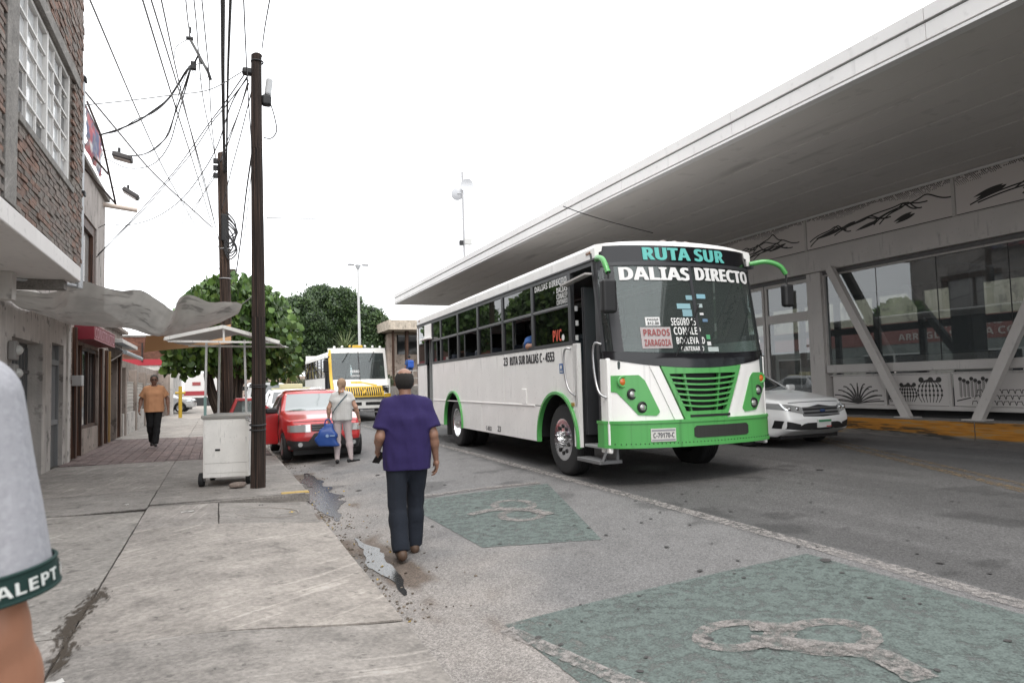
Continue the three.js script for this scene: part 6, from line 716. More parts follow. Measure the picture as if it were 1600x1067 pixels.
// man in purple polo, walking away
{
  const hair = (x, y, z) => Math.max(ell([0, 0.018, -0.014], [0.0885, 0.107, 0.1115])(x, y, z) + 0.004 * (n3(x * 60, y * 60, z * 60) - 0.5), -0.1 - y, z - 0.03, 0.075 - Math.hypot(x * 1.1, y - 0.12, z + 0.03));
  const { o } = person('person', 'balding man in purple polo shirt and dark jeans walking away', [1.54, 0.034, -5.98], Math.PI - 0.12, { h: 1.63, girth: 1.06, belly: 1.08, skin: darkSkin, hair, hairCol: [0.018, 0.015, 0.013], curlL: 0.9, curlR: 0.55,
    pose: { hipL: [0.09, 0.9, 0], kneeL: [0.1, 0.48, -0.02], ankL: [0.085, 0.1, -0.17], toeL: [0.09, 0.035, 0.0], kneeR: [-0.085, 0.49, 0.1], ankR: [-0.07, 0.085, 0.12], toeR: [-0.08, 0.033, 0.28], elL: [0.25, 1.1, -0.06], wrL: [0.25, 0.96, 0.15], elR: [-0.24, 1.1, -0.05], wrR: [-0.275, 0.86, 0.03], head: [0.01, 1.59, 0.03] },
    shirt: { mat: fabric([0.024, 0.013, 0.098]), sleeve: 0.78, hem: 0.79, loose: 0.026, flare: 0.012, collar: true, wrinkle: 0.015 }, trousers: { mat: fabric([0.009, 0.014, 0.026]), loose: 0.02, flare: 0.02, wrinkle: 0.014 }, shoe: mat([0.085, 0.05, 0.032], 0.6) });
  const ph = thing('mobile_phone', 'dark phone held by the man in purple', 'phone'); scene.remove(ph); const q = rbox(-0.035, 0.035, -0.07, 0.07, -0.006, 0.006, 0.006); o.updateMatrixWorld(); const w = V(0.24, 0.89, 0.2).multiplyScalar(1.63 / 1.7).applyMatrix4(o.matrixWorld); ph.position.copy(w); ph.rotation.set(0.7, Math.PI, 0.3); scene.add(ph); obj('case', q, M.black, ph); obj('screen', box(-0.03, 0.03, -0.062, 0.062, 0.0062, 0.0072), M.gloss, ph);
}
// woman in white with a blue bag
{
  const hair = (x, y, z) => { const cp = ell([0, 0.03, -0.018], [0.09, 0.109, 0.114])(x, y, z), bun = cap([0, -0.03, -0.105], [0.0, -0.12, -0.12], 0.034, 0.028)(x, y, z), tail = cap([0, -0.12, -0.12], [0.01, -0.2, -0.115], 0.024, 0.012)(x, y, z); return smin(smin(Math.max(cp, z - 0.05 - y * 0.45, -0.075 - y), bun, 0.02), tail, 0.02) + 0.003 * (n3(x * 70, y * 20, z * 70) - 0.5); };
  const { o } = person('person', 'woman in white shirt and pale pink trousers holding a blue bag', [2.2, 0.082, -13.45], Math.PI - 0.25, { h: 1.6, girth: 0.98, skin: tanSkin, hair, hairCol: [0.34, 0.22, 0.14], headTurn: -0.3, curlL: 1.1,
    pose: { kneeL: [0.1, 0.48, 0.02], ankL: [0.1, 0.08, -0.05], toeL: [0.11, 0.03, 0.12], kneeR: [-0.13, 0.48, 0.03], ankR: [-0.17, 0.08, 0.0], toeR: [-0.31, 0.03, 0.09], elL: [0.26, 1.12, -0.02], wrL: [0.27, 0.9, 0.02], elR: [-0.27, 1.13, -0.02], wrR: [-0.33, 0.88, 0.1] },
    shirt: { mat: fabric([0.7, 0.69, 0.67]), sleeve: 0.5, hem: 0.86, loose: 0.014, flare: 0.008, wrinkle: 0.008, cell: 0.012 }, trousers: { mat: fabric([0.64, 0.54, 0.54]), loose: 0.008, hem: 0.0, flare: 0.0, wrinkle: 0.01, cell: 0.012 }, shoe: mat([0.012, 0.012, 0.013], 0.45), lowShoe: true });
  obj('bag_strap', tube([[0.2, 1.0, 0.1], [0.16, 1.05, -0.14], [0.02, 1.24, -0.155], [-0.1, 1.38, -0.1], [-0.12, 1.42, 0.0]].map((p) => p.map((v) => v * 0.94)), 0.009, 30), mat([0.02, 0.06, 0.08], 0.7), o); obj('hair_tie', new THREE.TorusGeometry(0.034, 0.014, 8, 18).rotateX(1.3).translate(0, 1.455 * 0.94, -0.1 * 0.94), mat([0.5, 0.25, 0.16], 0.8), o);
  const b = thing('shopping_bag', 'bulging blue shopping bag hanging from hand of woman in white', 'bag', null, [1.93, 0.42, -13.42], -0.3), f = (x, y, z) => { const w = lerp(0.2, 0.09, sst(0.15, 0.42, y)) * (1 + 0.1 * Math.sin(y * 30 + x * 9)), t = lerp(0.1, 0.03, sst(0.2, 0.42, y)); return smax(smax(Math.abs(x + 0.03 * Math.sin(y * 9)) - w, Math.abs(z) - t, 0.06), Math.abs(y - 0.21) - 0.21 - 0.03 * x, 0.03) + 0.012 * (n3(x * 14, y * 14, z * 14) - 0.5); };
  obj('bag_body', nets(f, [-0.3, -0.06, -0.2], [0.3, 0.5, 0.2], 0.014, 4), mat([0.012, 0.055, 0.24], 0.45, { sheen: 0.3 }), b); obj('handle', tube([[-0.07, 0.4, 0], [-0.03, 0.5, 0.01], [0.02, 0.5, 0.01], [0.07, 0.4, 0]], 0.012, 16), mat([0.012, 0.055, 0.24], 0.5), b); obj('print', [new THREE.CircleGeometry(0.03, 16).translate(0, 0.2, 0.112), text('BAG', 0.001, 0.001).translate(0, 0.2, 0.1)][0], mat([0.25, 0.35, 0.55], 0.6), b); obj('print_line', box(0.045, 0.14, 0.19, 0.21, 0.108, 0.112), mat([0.25, 0.35, 0.55], 0.6), b);
}
// man in orange, walking towards the camera
{
  const hair = (x, y, z) => Math.max(ell([0, 0.036, -0.016], [0.087, 0.107, 0.111])(x, y, z), z - 0.03 - y * 0.5, -0.05 - y) + 0.003 * (n3(x * 60, y * 60, z * 60) - 0.5);
  const { o } = person('person', 'man in orange t-shirt and black trousers walking along the sidewalk', [-1.47, 0.185, -19.3], 0.06, { h: 1.76, girth: 1.02, skin: darkSkin, hair, hairCol: [0.12, 0.11, 0.1], curlL: 0.6, curlR: 0.6,
    pose: { kneeL: [0.07, 0.49, 0.1], ankL: [0.03, 0.09, 0.18], toeL: [0.05, 0.035, 0.34], kneeR: [-0.08, 0.5, 0.02], ankR: [-0.04, 0.12, -0.16], toeR: [-0.05, 0.035, -0.01], elL: [0.29, 1.13, -0.04], wrL: [0.31, 0.87, 0.04], elR: [-0.28, 1.12, -0.05], wrR: [-0.31, 0.9, 0.05] },
    shirt: { mat: fabric([0.82, 0.42, 0.22]), sleeve: 0.74, hem: 0.82, loose: 0.026, flare: 0.016, wrinkle: 0.013, cell: 0.013 }, trousers: { mat: fabric([0.01, 0.01, 0.011]), loose: 0.018, flare: 0.016, wrinkle: 0.012, cell: 0.013 }, shoe: mat([0.03, 0.028, 0.027], 0.6), cell: 0.015 });
  obj('glasses', [new THREE.TorusGeometry(0.022, 0.004, 6, 18).translate(-0.03, 1.655, 0.128), new THREE.TorusGeometry(0.022, 0.004, 6, 18).translate(0.03, 1.655, 0.128), bar([-0.01, 1.66, 0.13], [0.01, 1.66, 0.13], 0.004)], M.black, o);
}
// person beside the camera: only shoulder, sleeve and arm reach into the picture
{
  const hair = (x, y, z) => Math.max(ell([0, 0.03, -0.016], [0.088, 0.102, 0.108])(x, y, z), z - 0.04 - y * 0.5, -0.09 - y);
  const { o, J } = person('person', 'person close by in light grey t-shirt with lettered dark green sleeve cuff', [-0.56, 0.11, -1.2], Math.PI + 0.05, { h: 1.69, girth: 1.1, skin: mat([0.35, 0.165, 0.1], 0.5), hair, hairCol: [0.012, 0.011, 0.011], pose: { shR: [-0.225, 1.42, 0], elR: [-0.262, 1.09, 0.01], wrR: [-0.3, 0.85, 0.1] }, shirt: { mat: mat([0.44, 0.44, 0.475], 0.92, { map: rep(T.cloth, 2.5), sheen: 0.4 }), sleeve: 0.84, hem: 0.78, loose: 0.023, wrinkle: 0.005, cell: 0.009 }, trousers: { mat: fabric([0.03, 0.035, 0.05]) }, shoe: M.black });
  const a = J.shR, e = J.elR, d = nrm(vadd(e, a, -1)), len = Math.hypot(...vadd(e, a, -1)), s = 1.69 / 1.7, end = vadd(a, d, len * 0.845), up = vadd(a, d, len * 0.845 - 0.037);
  const q = new THREE.Quaternion().setFromUnitVectors(V(0, -1, 0), V(...d)), cuff = new THREE.CylinderGeometry(0.0895, 0.0905, 0.036, 48, 1, true).applyQuaternion(q).translate(...vmix(up, end, 0.52)).scale(s, s, s), cm = mat([0.004, 0.026, 0.022], 0.85, { side: THREE.DoubleSide }); obj('cuff', [cuff, new THREE.TorusGeometry(0.0895, 0.003, 6, 48).rotateX(Math.PI / 2).applyQuaternion(q).translate(...end).scale(s, s, s), new THREE.TorusGeometry(0.0885, 0.003, 6, 48).rotateX(Math.PI / 2).applyQuaternion(q).translate(...up).scale(s, s, s)], cm, o).userData.label = 'dark green knitted cuff with white letters';
  const tx = text('HALEPT  HALEPT  HALEPT', 0.42, 0.0175), tp = tx.attributes.position; for (let i = 0; i < tp.count; i++) { const an = tp.getX(i) / 0.0985 + 1.72, y = tp.getY(i) - 0.009; const v = V(Math.sin(an) * 0.0925, y, Math.cos(an) * 0.0925).applyQuaternion(q).add(V(...vmix(up, end, 0.52))).multiplyScalar(s); tp.setXYZ(i, v.x, v.y, v.z); } tx.computeVertexNormals(); obj('cuff_lettering', tx, mat([0.6, 0.62, 0.6], 0.8, { side: THREE.DoubleSide }), o);
}
// passenger leaning at the open bus window
{
  const bus = scene.getObjectByName('city_bus'); bus.updateMatrixWorld(); const w = V(0.24, 0.64, -1.55).applyMatrix4(bus.matrixWorld);
  person('person', 'passenger in blue shirt resting an arm on the open bus window', [w.x, w.y, w.z], 0.35, { h: 1.7, skin: darkSkin, hair: (x, y, z) => Math.max(ell([0, 0.036, -0.016], [0.089, 0.108, 0.112])(x, y, z), z - 0.03 - y * 0.5, -0.06 - y), hairCol: [0.015, 0.013, 0.012], cell: 0.016, pose: { kneeL: [0.12, 0.93, 0.42], kneeR: [-0.12, 0.93, 0.42], ankL: [0.12, 0.5, 0.45], ankR: [-0.12, 0.5, 0.45], toeL: [0.12, 0.48, 0.6], toeR: [-0.12, 0.48, 0.6], elR: [-0.3, 1.27, 0.12], wrR: [-0.24, 1.29, 0.36], elL: [0.25, 1.12, 0.05], wrL: [0.18, 1.0, 0.28] }, shirt: { mat: fabric([0.03, 0.1, 0.3]), sleeve: 0.8, hem: 0.86, cell: 0.014 }, trousers: { mat: fabric([0.03, 0.03, 0.04]), cell: 0.016, hem: 0.05 }, shoe: M.black });
}
// man with a backpack on the raised terrace behind
{
  const { o } = person('person', 'man with blue backpack standing on the terrace behind the bus', [10.05, 1.5, -38.2], Math.PI + 0.2, { h: 1.74, skin: darkSkin, hair: (x, y, z) => Math.max(ell([0, 0.036, -0.016], [0.089, 0.108, 0.112])(x, y, z), z - 0.03 - y * 0.5, -0.07 - y), hairCol: [0.012, 0.011, 0.01], cell: 0.022, pose: {}, shirt: { mat: fabric([0.03, 0.07, 0.2]), cell: 0.018 }, trousers: { mat: fabric([0.03, 0.03, 0.04]), cell: 0.02 }, shoe: M.black });
  obj('backpack', [rbox(-0.17, 0.17, 1.02, 1.45, -0.32, -0.14, 0.07, 4), rbox(-0.13, 0.13, 1.04, 1.22, -0.37, -0.31, 0.03, 3)], mat([0.02, 0.09, 0.4], 0.7), o).userData.label = 'blue backpack';
}
// ================= OVERHEAD WIRES =================
for (const [label, r, pts, dark] of [["thick black power cable running overhead to the far wooden pole",0.028,[[0.13,6.29,-15.9],[0.07,6.29,-11.0],[0.05,5.87,-8.0],[0.03,5.48,-5.8]],1],["second thick black cable close beside the thickest one",0.018,[[0.17,6.3,-15.9],[0.14,6.3,-11.0],[0.13,5.89,-8.0],[0.12,5.51,-5.8]],1],["thin wire rising from the near pole to upper frame edge",0.008,[[0.47,5.05,-10.7],[0.37,5.43,-9.5],[0.31,5.48,-8.5],[0.24,5.48,-7.2],[0.2,5.45,-6.3]],1],["wire leaving the near pole top to the upper right",0.009,[[0.61,6.65,-10.6],[0.58,6.38,-9.4],[0.57,6.19,-8.4],[0.55,5.95,-7.2]],1],["grey wire crossing the sky furthest left",0.009,[[-1.4,6.19,-9.0],[-1.34,6.64,-14.0],[-1.17,6.81,-18.0],[-0.39,6.85,-27.0],[0.35,6.84,-36.0]],0],["grey wire second from left at top of sky",0.009,[[-0.83,6.23,-9.0],[-0.71,6.39,-12.0],[-0.47,6.58,-17.0],[0.12,7.0,-30.0]],0],["grey wire third from left at top of sky",0.009,[[-0.74,6.25,-9.0],[-0.55,6.4,-12.5],[-0.34,6.59,-17.0],[0.17,7.0,-30.0]],0],["grey wire passing left of the crossarm",0.008,[[-0.63,6.27,-9.0],[-0.6,6.62,-12.0],[-0.39,6.89,-18.0],[0.14,7.26,-30.0]],0],["pale wire to the upper end of crossarm",0.007,[[-0.37,6.41,-9.0],[-0.38,6.6,-10.0],[-0.38,6.79,-10.9]],0],["pale wire to the middle of crossarm",0.007,[[-0.28,6.43,-9.0],[-0.27,6.53,-10.0],[-0.27,6.61,-11.0],[-0.24,6.59,-12.6],[-0.05,6.57,-15.8]],0],["pale wire to the lower end of crossarm",0.007,[[-0.19,6.45,-9.0],[-0.16,6.41,-10.0],[-0.13,6.4,-11.1],[-0.11,6.49,-13.5],[-0.04,6.5,-15.8]],0],["wire slanting down from the brick corner to far pole",0.011,[[-1.93,6.24,-12.0],[-1.55,6.04,-13.5],[-1.18,5.79,-14.6],[-0.14,5.3,-17.0]],0],["slack thin wire from brick corner to near pole",0.006,[[-1.92,5.96,-12.0],[-1.27,6.05,-11.8],[-0.64,6.11,-11.5],[-0.11,6.11,-11.1],[0.38,6.28,-10.6]],0],["heavy service cable sagging from crossarm to roof sign",0.018,[[-0.32,6.55,-11.2],[-0.44,6.59,-11.6],[-0.58,6.62,-12.2],[-0.8,6.62,-13.0],[-1.08,6.69,-13.8],[-1.41,6.75,-14.6],[-1.82,6.78,-15.3],[-2.23,6.82,-15.9]],1],["lighter cable twisted along the heavy service cable",0.009,[[-0.34,6.51,-11.2],[-0.47,6.55,-11.6],[-0.62,6.55,-12.2],[-0.84,6.55,-13.0],[-1.12,6.62,-13.8],[-1.45,6.76,-14.6],[-1.84,6.74,-15.3],[-2.22,6.83,-15.9]],1],["cable sagging from crossarm to the upper floodlight",0.013,[[-0.38,6.46,-11.2],[-0.54,6.44,-12.2],[-0.71,6.42,-13.2],[-0.88,6.47,-14.4],[-1.25,6.68,-16.0],[-1.59,6.97,-17.4],[-2.0,7.28,-18.6]],1],["thin twin of the floodlight cable",0.007,[[-0.42,6.4,-11.2],[-0.58,6.47,-12.2],[-0.73,6.36,-13.2],[-0.95,6.36,-14.4],[-1.29,6.62,-16.0],[-1.67,6.93,-17.4],[-2.0,7.27,-18.6]],1],["cable looping below the floodlights to wall",0.011,[[-0.38,6.43,-11.2],[-0.53,6.47,-12.4],[-0.71,6.53,-13.8],[-0.91,6.54,-15.2],[-1.23,6.6,-16.6],[-1.62,6.78,-17.8],[-2.09,7.04,-18.8],[-2.51,7.37,-19.4],[-2.7,7.54,-19.8]],1],["drop wire from near pole to white wall window",0.01,[[0.39,6.29,-10.7],[0.14,6.27,-11.8],[-0.14,6.28,-13.0],[-0.46,6.27,-14.4],[-0.84,6.18,-15.8],[-1.62,5.74,-17.6],[-2.79,4.93,-19.6]],1],["second drop wire just below that one",0.009,[[0.41,6.2,-10.7],[0.12,6.16,-11.8],[-0.1,6.29,-13.0],[-0.41,6.25,-14.4],[-0.81,6.17,-15.8],[-1.57,5.75,-17.6],[-2.78,5.01,-19.7]],1],["drop wire with long sag to lamp side of white wall",0.01,[[0.41,6.23,-10.7],[0.21,6.15,-11.6],[0.0,5.91,-13.0],[-0.26,5.82,-14.4],[-0.76,5.65,-16.2],[-1.42,5.58,-17.8],[-2.1,5.65,-19.0],[-2.6,5.8,-19.7],[-2.81,5.76,-20.0]],1],["faint long wire falling toward the far roofs",0.008,[[0.43,6.16,-10.8],[0.12,6.4,-15.0],[-0.09,6.84,-18.0],[-0.85,7.0,-24.0],[-2.62,6.01,-34.0]],0],["fainter wire left of the far pole",0.008,[[0.16,6.58,-16.0],[-0.69,6.9,-22.0],[-1.95,6.77,-28.0],[-3.91,6.57,-36.0]],0],["twisted pair of cables dropping between two poles",0.014,[[0.48,5.16,-10.8],[0.47,5.09,-13.0],[0.44,4.68,-15.0],[0.39,4.26,-17.4]],1],["thin cable beside the twisted pair",0.007,[[0.5,5.2,-10.8],[0.52,5.09,-13.0],[0.5,4.69,-15.0],[0.45,4.23,-17.4]],1],["short dark stay wire from near pole",0.009,[[0.47,6.03,-10.7],[0.35,5.87,-12.4],[0.24,5.69,-13.6],[0.07,5.44,-16.0]],1],["wire from near pole bracket to far pole insulator",0.009,[[0.42,6.17,-10.7],[0.34,6.22,-12.0],[0.19,6.4,-14.0],[0.0,6.37,-15.9]],1],["hair thin wire spanning street above the antenna",0.009,[[0.88,4.88,-14.0],[3.81,6.45,-20.0],[9.45,8.51,-27.0],[20.0,11.24,-36.0]],0],["thin wire crossing below the station roof",0.01,[[6.65,5.19,-12.5],[7.47,5.2,-13.0],[8.8,5.26,-13.8],[10.37,5.31,-14.6]],1],["pale line between the insulators and the roofs",0.007,[[-0.04,6.36,-15.9],[-0.63,6.88,-20.0],[-1.58,7.3,-26.0],[-3.44,7.31,-36.0]],0]]) tag(obj('overhead_wire', tube(pts, dark ? r : r * 1.35, pts.length * 7, 5), dark ? M.wire : M.wireGrey), label, 'wire', 'overhead wires');
// ================= POLES =================
M.pole = mat([0.115, 0.078, 0.064], 0.9, { map: rep(T.wood, 1, 0.5), bumpMap: rep(T.wood, 1, 0.5), bumpScale: 0.02 });
const poleG = (x0, z0, y0, x1, y1, r0, r1, z1 = z0) => { const n = 40; return grid(20, n, (u, v) => { const a = u * Math.PI * 2, r = lerp(r0, r1, v) * (1 + 0.05 * (fbm(Math.cos(a) * 2 + 5, v * 20 + Math.sin(a) * 2, 3) - 0.5)), b = 0.03 * Math.sin(v * 5); return [lerp(x0, x1, v) + Math.cos(a) * r + b * 0.4, lerp(y0, y1, v), lerp(z0, z1, v) - Math.sin(a) * r]; }, (u, v) => [u, v * (y1 - y0) * 0.8]); };
{
  const o = thing('utility_pole', 'tall dark wooden pole beside the white food cart', 'pole', 'wooden utility poles'); obj('shaft', [poleG(0.53, -10.6, 0.08, 0.54, 6.52, 0.105, 0.075), new THREE.SphereGeometry(0.074, 16, 8).scale(1, 0.5, 1).translate(0.54, 6.52, -10.6)], M.pole, o);
  obj('insulator', [rbox(0.33, 0.47, 6.2, 6.3, -10.66, -10.54, 0.03), rod([0.38, 6.25, -10.6], [0.5, 6.32, -10.6], 0.02)], M.black, o); const lamp = obj('pole_box', new RoundedBoxGeometry(0.1, 0.28, 0.14, 3, 0.045).rotateZ(-0.12).translate(0.7, 6.05, -10.6), mat([0.45, 0.46, 0.47], 0.5), o); obj('box_clamp', rbox(0.6, 0.74, 5.76, 5.93, -10.66, -10.54, 0.04), M.black, lamp);
  obj('cable_loop', tube([[0.72, 5.8, -10.55], [0.78, 5.55, -10.5], [0.8, 5.35, -10.5], [0.72, 5.24, -10.5], [0.62, 5.24, -10.5]], 0.009, 24), M.wire, o); obj('band', new THREE.TorusGeometry(0.083, 0.012, 8, 24).rotateX(Math.PI / 2).translate(0.54, 6.42, -10.6), M.black, o);
  for (const [y, z] of [[1.02, 0.014], [0.95, 0.01], [1.6, 0.008], [1.57, 0.008]]) obj('tie_wire', new THREE.TorusGeometry(0.107, z, 6, 24).rotateX(Math.PI / 2 + 0.08).translate(0.53, y, -10.6), M.wire, o);
  const p = thing('utility_pole', 'further wooden pole rising in front of leafy tree', 'pole', 'wooden utility poles'); obj('shaft', [poleG(0.19, -16, 0.12, 0.1, 6.72, 0.125, 0.1), new THREE.SphereGeometry(0.098, 16, 8).scale(1, 0.4, 1).translate(0.1, 6.72, -16)], mat([0.19, 0.13, 0.1], 0.9, { map: rep(T.wood, 1, 0.5), bumpMap: rep(T.wood, 1, 0.5), bumpScale: 0.02 }), p);
  for (const y of [6.51, 6.36, 6.19]) obj('insulator', [new THREE.CylinderGeometry(0.05, 0.05, 0.1, 14).translate(-0.05, y, -15.9), rod([-0.05, y, -15.9], [0.06, y, -15.95], 0.015)], M.black, p);
  for (let k = 0; k < 9; k++) { const a = k * 0.7, y = 5.3 - k * 0.06; obj('cable_coil', tube([[0.17, y + 0.1, -15.86], [0.24 + 0.12 * h2(k, 1), y - 0.12, -15.82], [0.3 + 0.1 * h2(k, 2), y - 0.32, -15.82], [0.22, y - 0.4 - 0.1 * h2(k, 3), -15.84], [0.12, y - 0.25, -15.86]], 0.016, 20, 6), M.wire, p); } obj('splice_box', rbox(0.06, 0.2, 4.75, 5.35, -15.92, -15.84, 0.03), M.black, p); for (const y of [4.6, 3.95, 2.6]) obj('band', new THREE.TorusGeometry(0.115, 0.012, 6, 24).rotateX(Math.PI / 2).translate(0.14, y, -16), M.galv, p);
  const c = thing('crossarm', 'small metal crossarm with looped cables hanging among wires', 'crossarm'); obj('arm', bar([-0.39, 6.81, -11], [-0.12, 6.3, -11], 0.035), mat([0.12, 0.12, 0.12], 0.6), c); obj('insulator', [rbox(-0.44, -0.34, 6.79, 6.83, -11.03, -10.97, 0.01), rod([-0.39, 6.82, -11], [-0.39, 6.99, -11], 0.012), rod([-0.385, 6.9, -11], [-0.385, 6.98, -11], 0.022)], M.black, c); obj('insulator', rod([-0.15, 6.38, -11], [-0.1, 6.22, -11], 0.022), M.black, c); obj('brace', [rod([-0.26, 6.6, -11], [-0.35, 6.43, -11.1], 0.014), rod([-0.26, 6.6, -11], [-0.23, 6.46, -11.05], 0.014), rbox(-0.38, -0.3, 6.38, 6.5, -11.14, -11.06, 0.01)], M.black, c);
  obj('cable_loop', tube([[-0.34, 6.45, -11.1], [-0.5, 6.44, -11.15], [-0.6, 6.56, -11.15], [-0.57, 6.7, -11.1], [-0.42, 6.79, -11]], 0.006, 30, 5), M.wireGrey, c); obj('cable_loop', tube([[-0.33, 6.45, -11.1], [-0.22, 6.5, -11.1], [-0.12, 6.36, -11.05], [-0.18, 6.22, -11.05], [-0.3, 6.28, -11.1], [-0.38, 6.42, -11.1]], 0.006, 30, 5), M.wireGrey, c);
  const s = thing('street_lamp', 'tall white street lamp post with two arms by the trees', 'lamp post'); obj('post', [rod([7.25, 0.1, -38], [7.17, 8.25, -38], 0.085, 0.06, 14)], mat([0.5, 0.5, 0.5], 0.5), s); for (const k of [-1, 1]) { obj('arm', bar([7.17, 8.2, -38], [7.17 + k * 0.3, 8.32, -38], 0.05), M.galv, s); obj('lamp_head', rbox(k > 0 ? 7.4 : 6.62, k > 0 ? 7.76 : 6.96, 8.27, 8.36, -38.1, -37.9, 0.03), mat([0.3, 0.3, 0.31], 0.5), s); } obj('collar', new THREE.CylinderGeometry(0.14, 0.1, 0.22, 14).translate(7.17, 8.2, -38), M.galv, s);
  const q = thing('utility_pole', 'short pole top showing just behind leafy tree', 'pole', 'wooden utility poles'); obj('shaft', rod([0.48, 0.1, -25], [0.46, 5.65, -25], 0.12, 0.1, 12), mat([0.16, 0.15, 0.1], 0.9, { map: rep(T.wood, 1, 3) }), q);
}
// ================= FOOD CART AND TARPAULIN =================
{
  const o = thing('food_cart', 'white boxy food cart with pitched canopy roof chained to pole', 'cart', null, [0.06, 0.122, -11.0], -0.2);
  const wp = mat([0.86, 0.85, 0.83], 0.5, { map: rep(T.dirt, 1.4) }), rust = mat([0.35, 0.33, 0.31], 0.6);
  obj('body', [rbox(-0.27, 0.37, 0.13, 0.99, -1.0, 0.0, 0.012)], wp, o); obj('door_panel', rbox(-0.245, 0.345, 0.2, 0.97, -0.002, 0.006, 0.003), wp, o); obj('counter_top', [rbox(-0.29, 0.39, 0.99, 1.045, -1.02, 0.02, 0.012)], mat([0.38, 0.37, 0.35], 0.4, { metalness: 0.6 }), o); obj('lock_hole', rbox(-0.1, -0.03, 0.52, 0.55, 0.006, 0.012, 0.003), M.black, o); obj('panel_seam', box(-0.245, 0.345, 0.34, 0.345, 0.006, 0.009), rust, o);
  for (const z of [-0.12, -0.85]) { const w = obj('wheel', new THREE.CylinderGeometry(0.1, 0.1, 0.06, 22).rotateZ(Math.PI / 2).translate(-0.31, 0.1, z), M.blackRubber, o); obj('hub', new THREE.CylinderGeometry(0.03, 0.03, 0.07, 12).rotateZ(Math.PI / 2).translate(-0.31, 0.1, z), M.steel, w); obj('wheel', new THREE.CylinderGeometry(0.1, 0.1, 0.06, 22).rotateZ(Math.PI / 2).translate(0.33, 0.1, z - 0.1), M.blackRubber, o); }
  for (const [x, z] of [[-0.24, -0.04], [0.32, -0.04], [-0.24, -0.95], [0.32, -0.95]]) obj('roof_post', bar([x * 1.03, 1.04, z], [x * 0.95, 2.16, z], 0.028), mat([0.55, 0.55, 0.54], 0.5), o); obj('post_base', bar([-0.247, 1.04, -0.04], [-0.245, 1.32, -0.04], 0.034), mat([0.2, 0.32, 0.3], 0.5), o);
  obj('roof_rail', [bar([-0.72, 2.14, 0.1], [0.78, 2.1, 0.1], 0.03)], wp, o); obj('roof_rail', bar([-0.72, 2.14, -1.05], [0.78, 2.1, -1.05], 0.03), wp, o); obj('king_post', bar([0.04, 2.12, 0.1], [0.04, 2.34, 0.1], 0.026), wp, o);
  const rf = (x0, y0, x1, y1) => obj('roof_sheet', slab(8, 8, (u, v) => [lerp(x0, x1, u), lerp(y0, y1, u) - 0.02 * Math.sin(Math.PI * v), lerp(0.14, -1.1, v)], [0, -0.012, 0]), mat([0.46, 0.45, 0.44], 0.6, { map: T.dirt }), o); rf(-0.74, 2.17, 0.04, 2.33); rf(0.04, 2.33, 0.82, 2.1);
  obj('roof_edge', bar([-0.75, 2.175, 0.15], [0.04, 2.34, 0.15], 0.02, 0.05), wp, o); obj('roof_edge', bar([0.04, 2.34, 0.15], [0.83, 2.1, 0.15], 0.02, 0.05), wp, o); obj('roof_edge', bar([-0.75, 2.17, 0.15], [-0.75, 2.17, -1.1], 0.03, 0.04), wp, o);
  tag(obj('chain', Array.from({ length: 9 }, (_, k) => new THREE.TorusGeometry(0.022, 0.007, 6, 12).rotateY(k % 2 ? 1.4 : 0.2).translate(0.4 + k * 0.02, 1.1 - 0.03 * Math.sin(k * 0.4), -10.9 + k * 0.015)), M.steel), 'short chain tying the food cart to the pole', 'chain');
  const st = new THREE.IcosahedronGeometry(0.1, 3), P = st.attributes.position; for (let i = 0; i < P.count; i++) { const k = 0.85 + 0.3 * n3(P.getX(i) * 14, P.getY(i) * 14, P.getZ(i) * 14); P.setXYZ(i, P.getX(i) * k * 1.25, P.getY(i) * k * 0.45, P.getZ(i) * k * 0.8); } st.computeVertexNormals(); tag(obj('stone', st.translate(0.26, 0.165, -10.72), mat([0.34, 0.28, 0.25], 0.9, { map: T.conc })), 'rounded stone wedged beside the cart and pole', 'stone');
  // tarpaulin: near edge tied at the slab corner and the far pole, far edge on the wall
  const near = new THREE.CatmullRomCurve3([[-2.8, 2.98, -11.35], [-2.2, 3.0, -11.4], [-1.84, 3.16, -11.5], [-1.25, 3.08, -11.7], [-0.9, 3.02, -11.8], [-0.66, 2.8, -11.9], [-0.56, 3.0, -11.9], [-0.1, 2.97, -12.0], [0.37, 2.94, -12.0]].map((p) => V(...p))), far = new THREE.CatmullRomCurve3([[-2.83, 2.98, -14], [-2.83, 2.98, -15.4], [-2.8, 2.97, -16.5], [-2.2, 2.92, -16.4], [-1.81, 2.89, -16], [-1.28, 2.76, -16], [-0.8, 2.68, -15.8], [-0.2, 2.8, -15.2], [0.25, 2.95, -13.6]].map((p) => V(...p)));
  const tp = tag(obj('tarpaulin', grid(130, 70, (u, v) => { const a = near.getPoint(u), b = far.getPoint(u), p = a.clone().lerp(b, v), s = Math.sin(Math.PI * v) * (0.1 + 0.1 * Math.sin(Math.PI * u)); return [p.x, p.y - s + 0.035 * (fbm(u * 26 + v * 9, v * 7 - u * 5, 3) - 0.5) + 0.07 * (fbm(u * 7 + v * 2, v * 3, 4) - 0.5) + 0.03 * Math.sin(u * 34 + v * 5) * Math.exp(-v * 4), p.z]; }, (u, v) => [u * 3, v * 4]), mat([0.54, 0.53, 0.51], 0.85, { map: rep(T.plaster, 0.3), side: THREE.DoubleSide, transmission: 0.35, thickness: 0 })), 'sagging dirty grey tarpaulin strung over the sidewalk', 'tarpaulin');
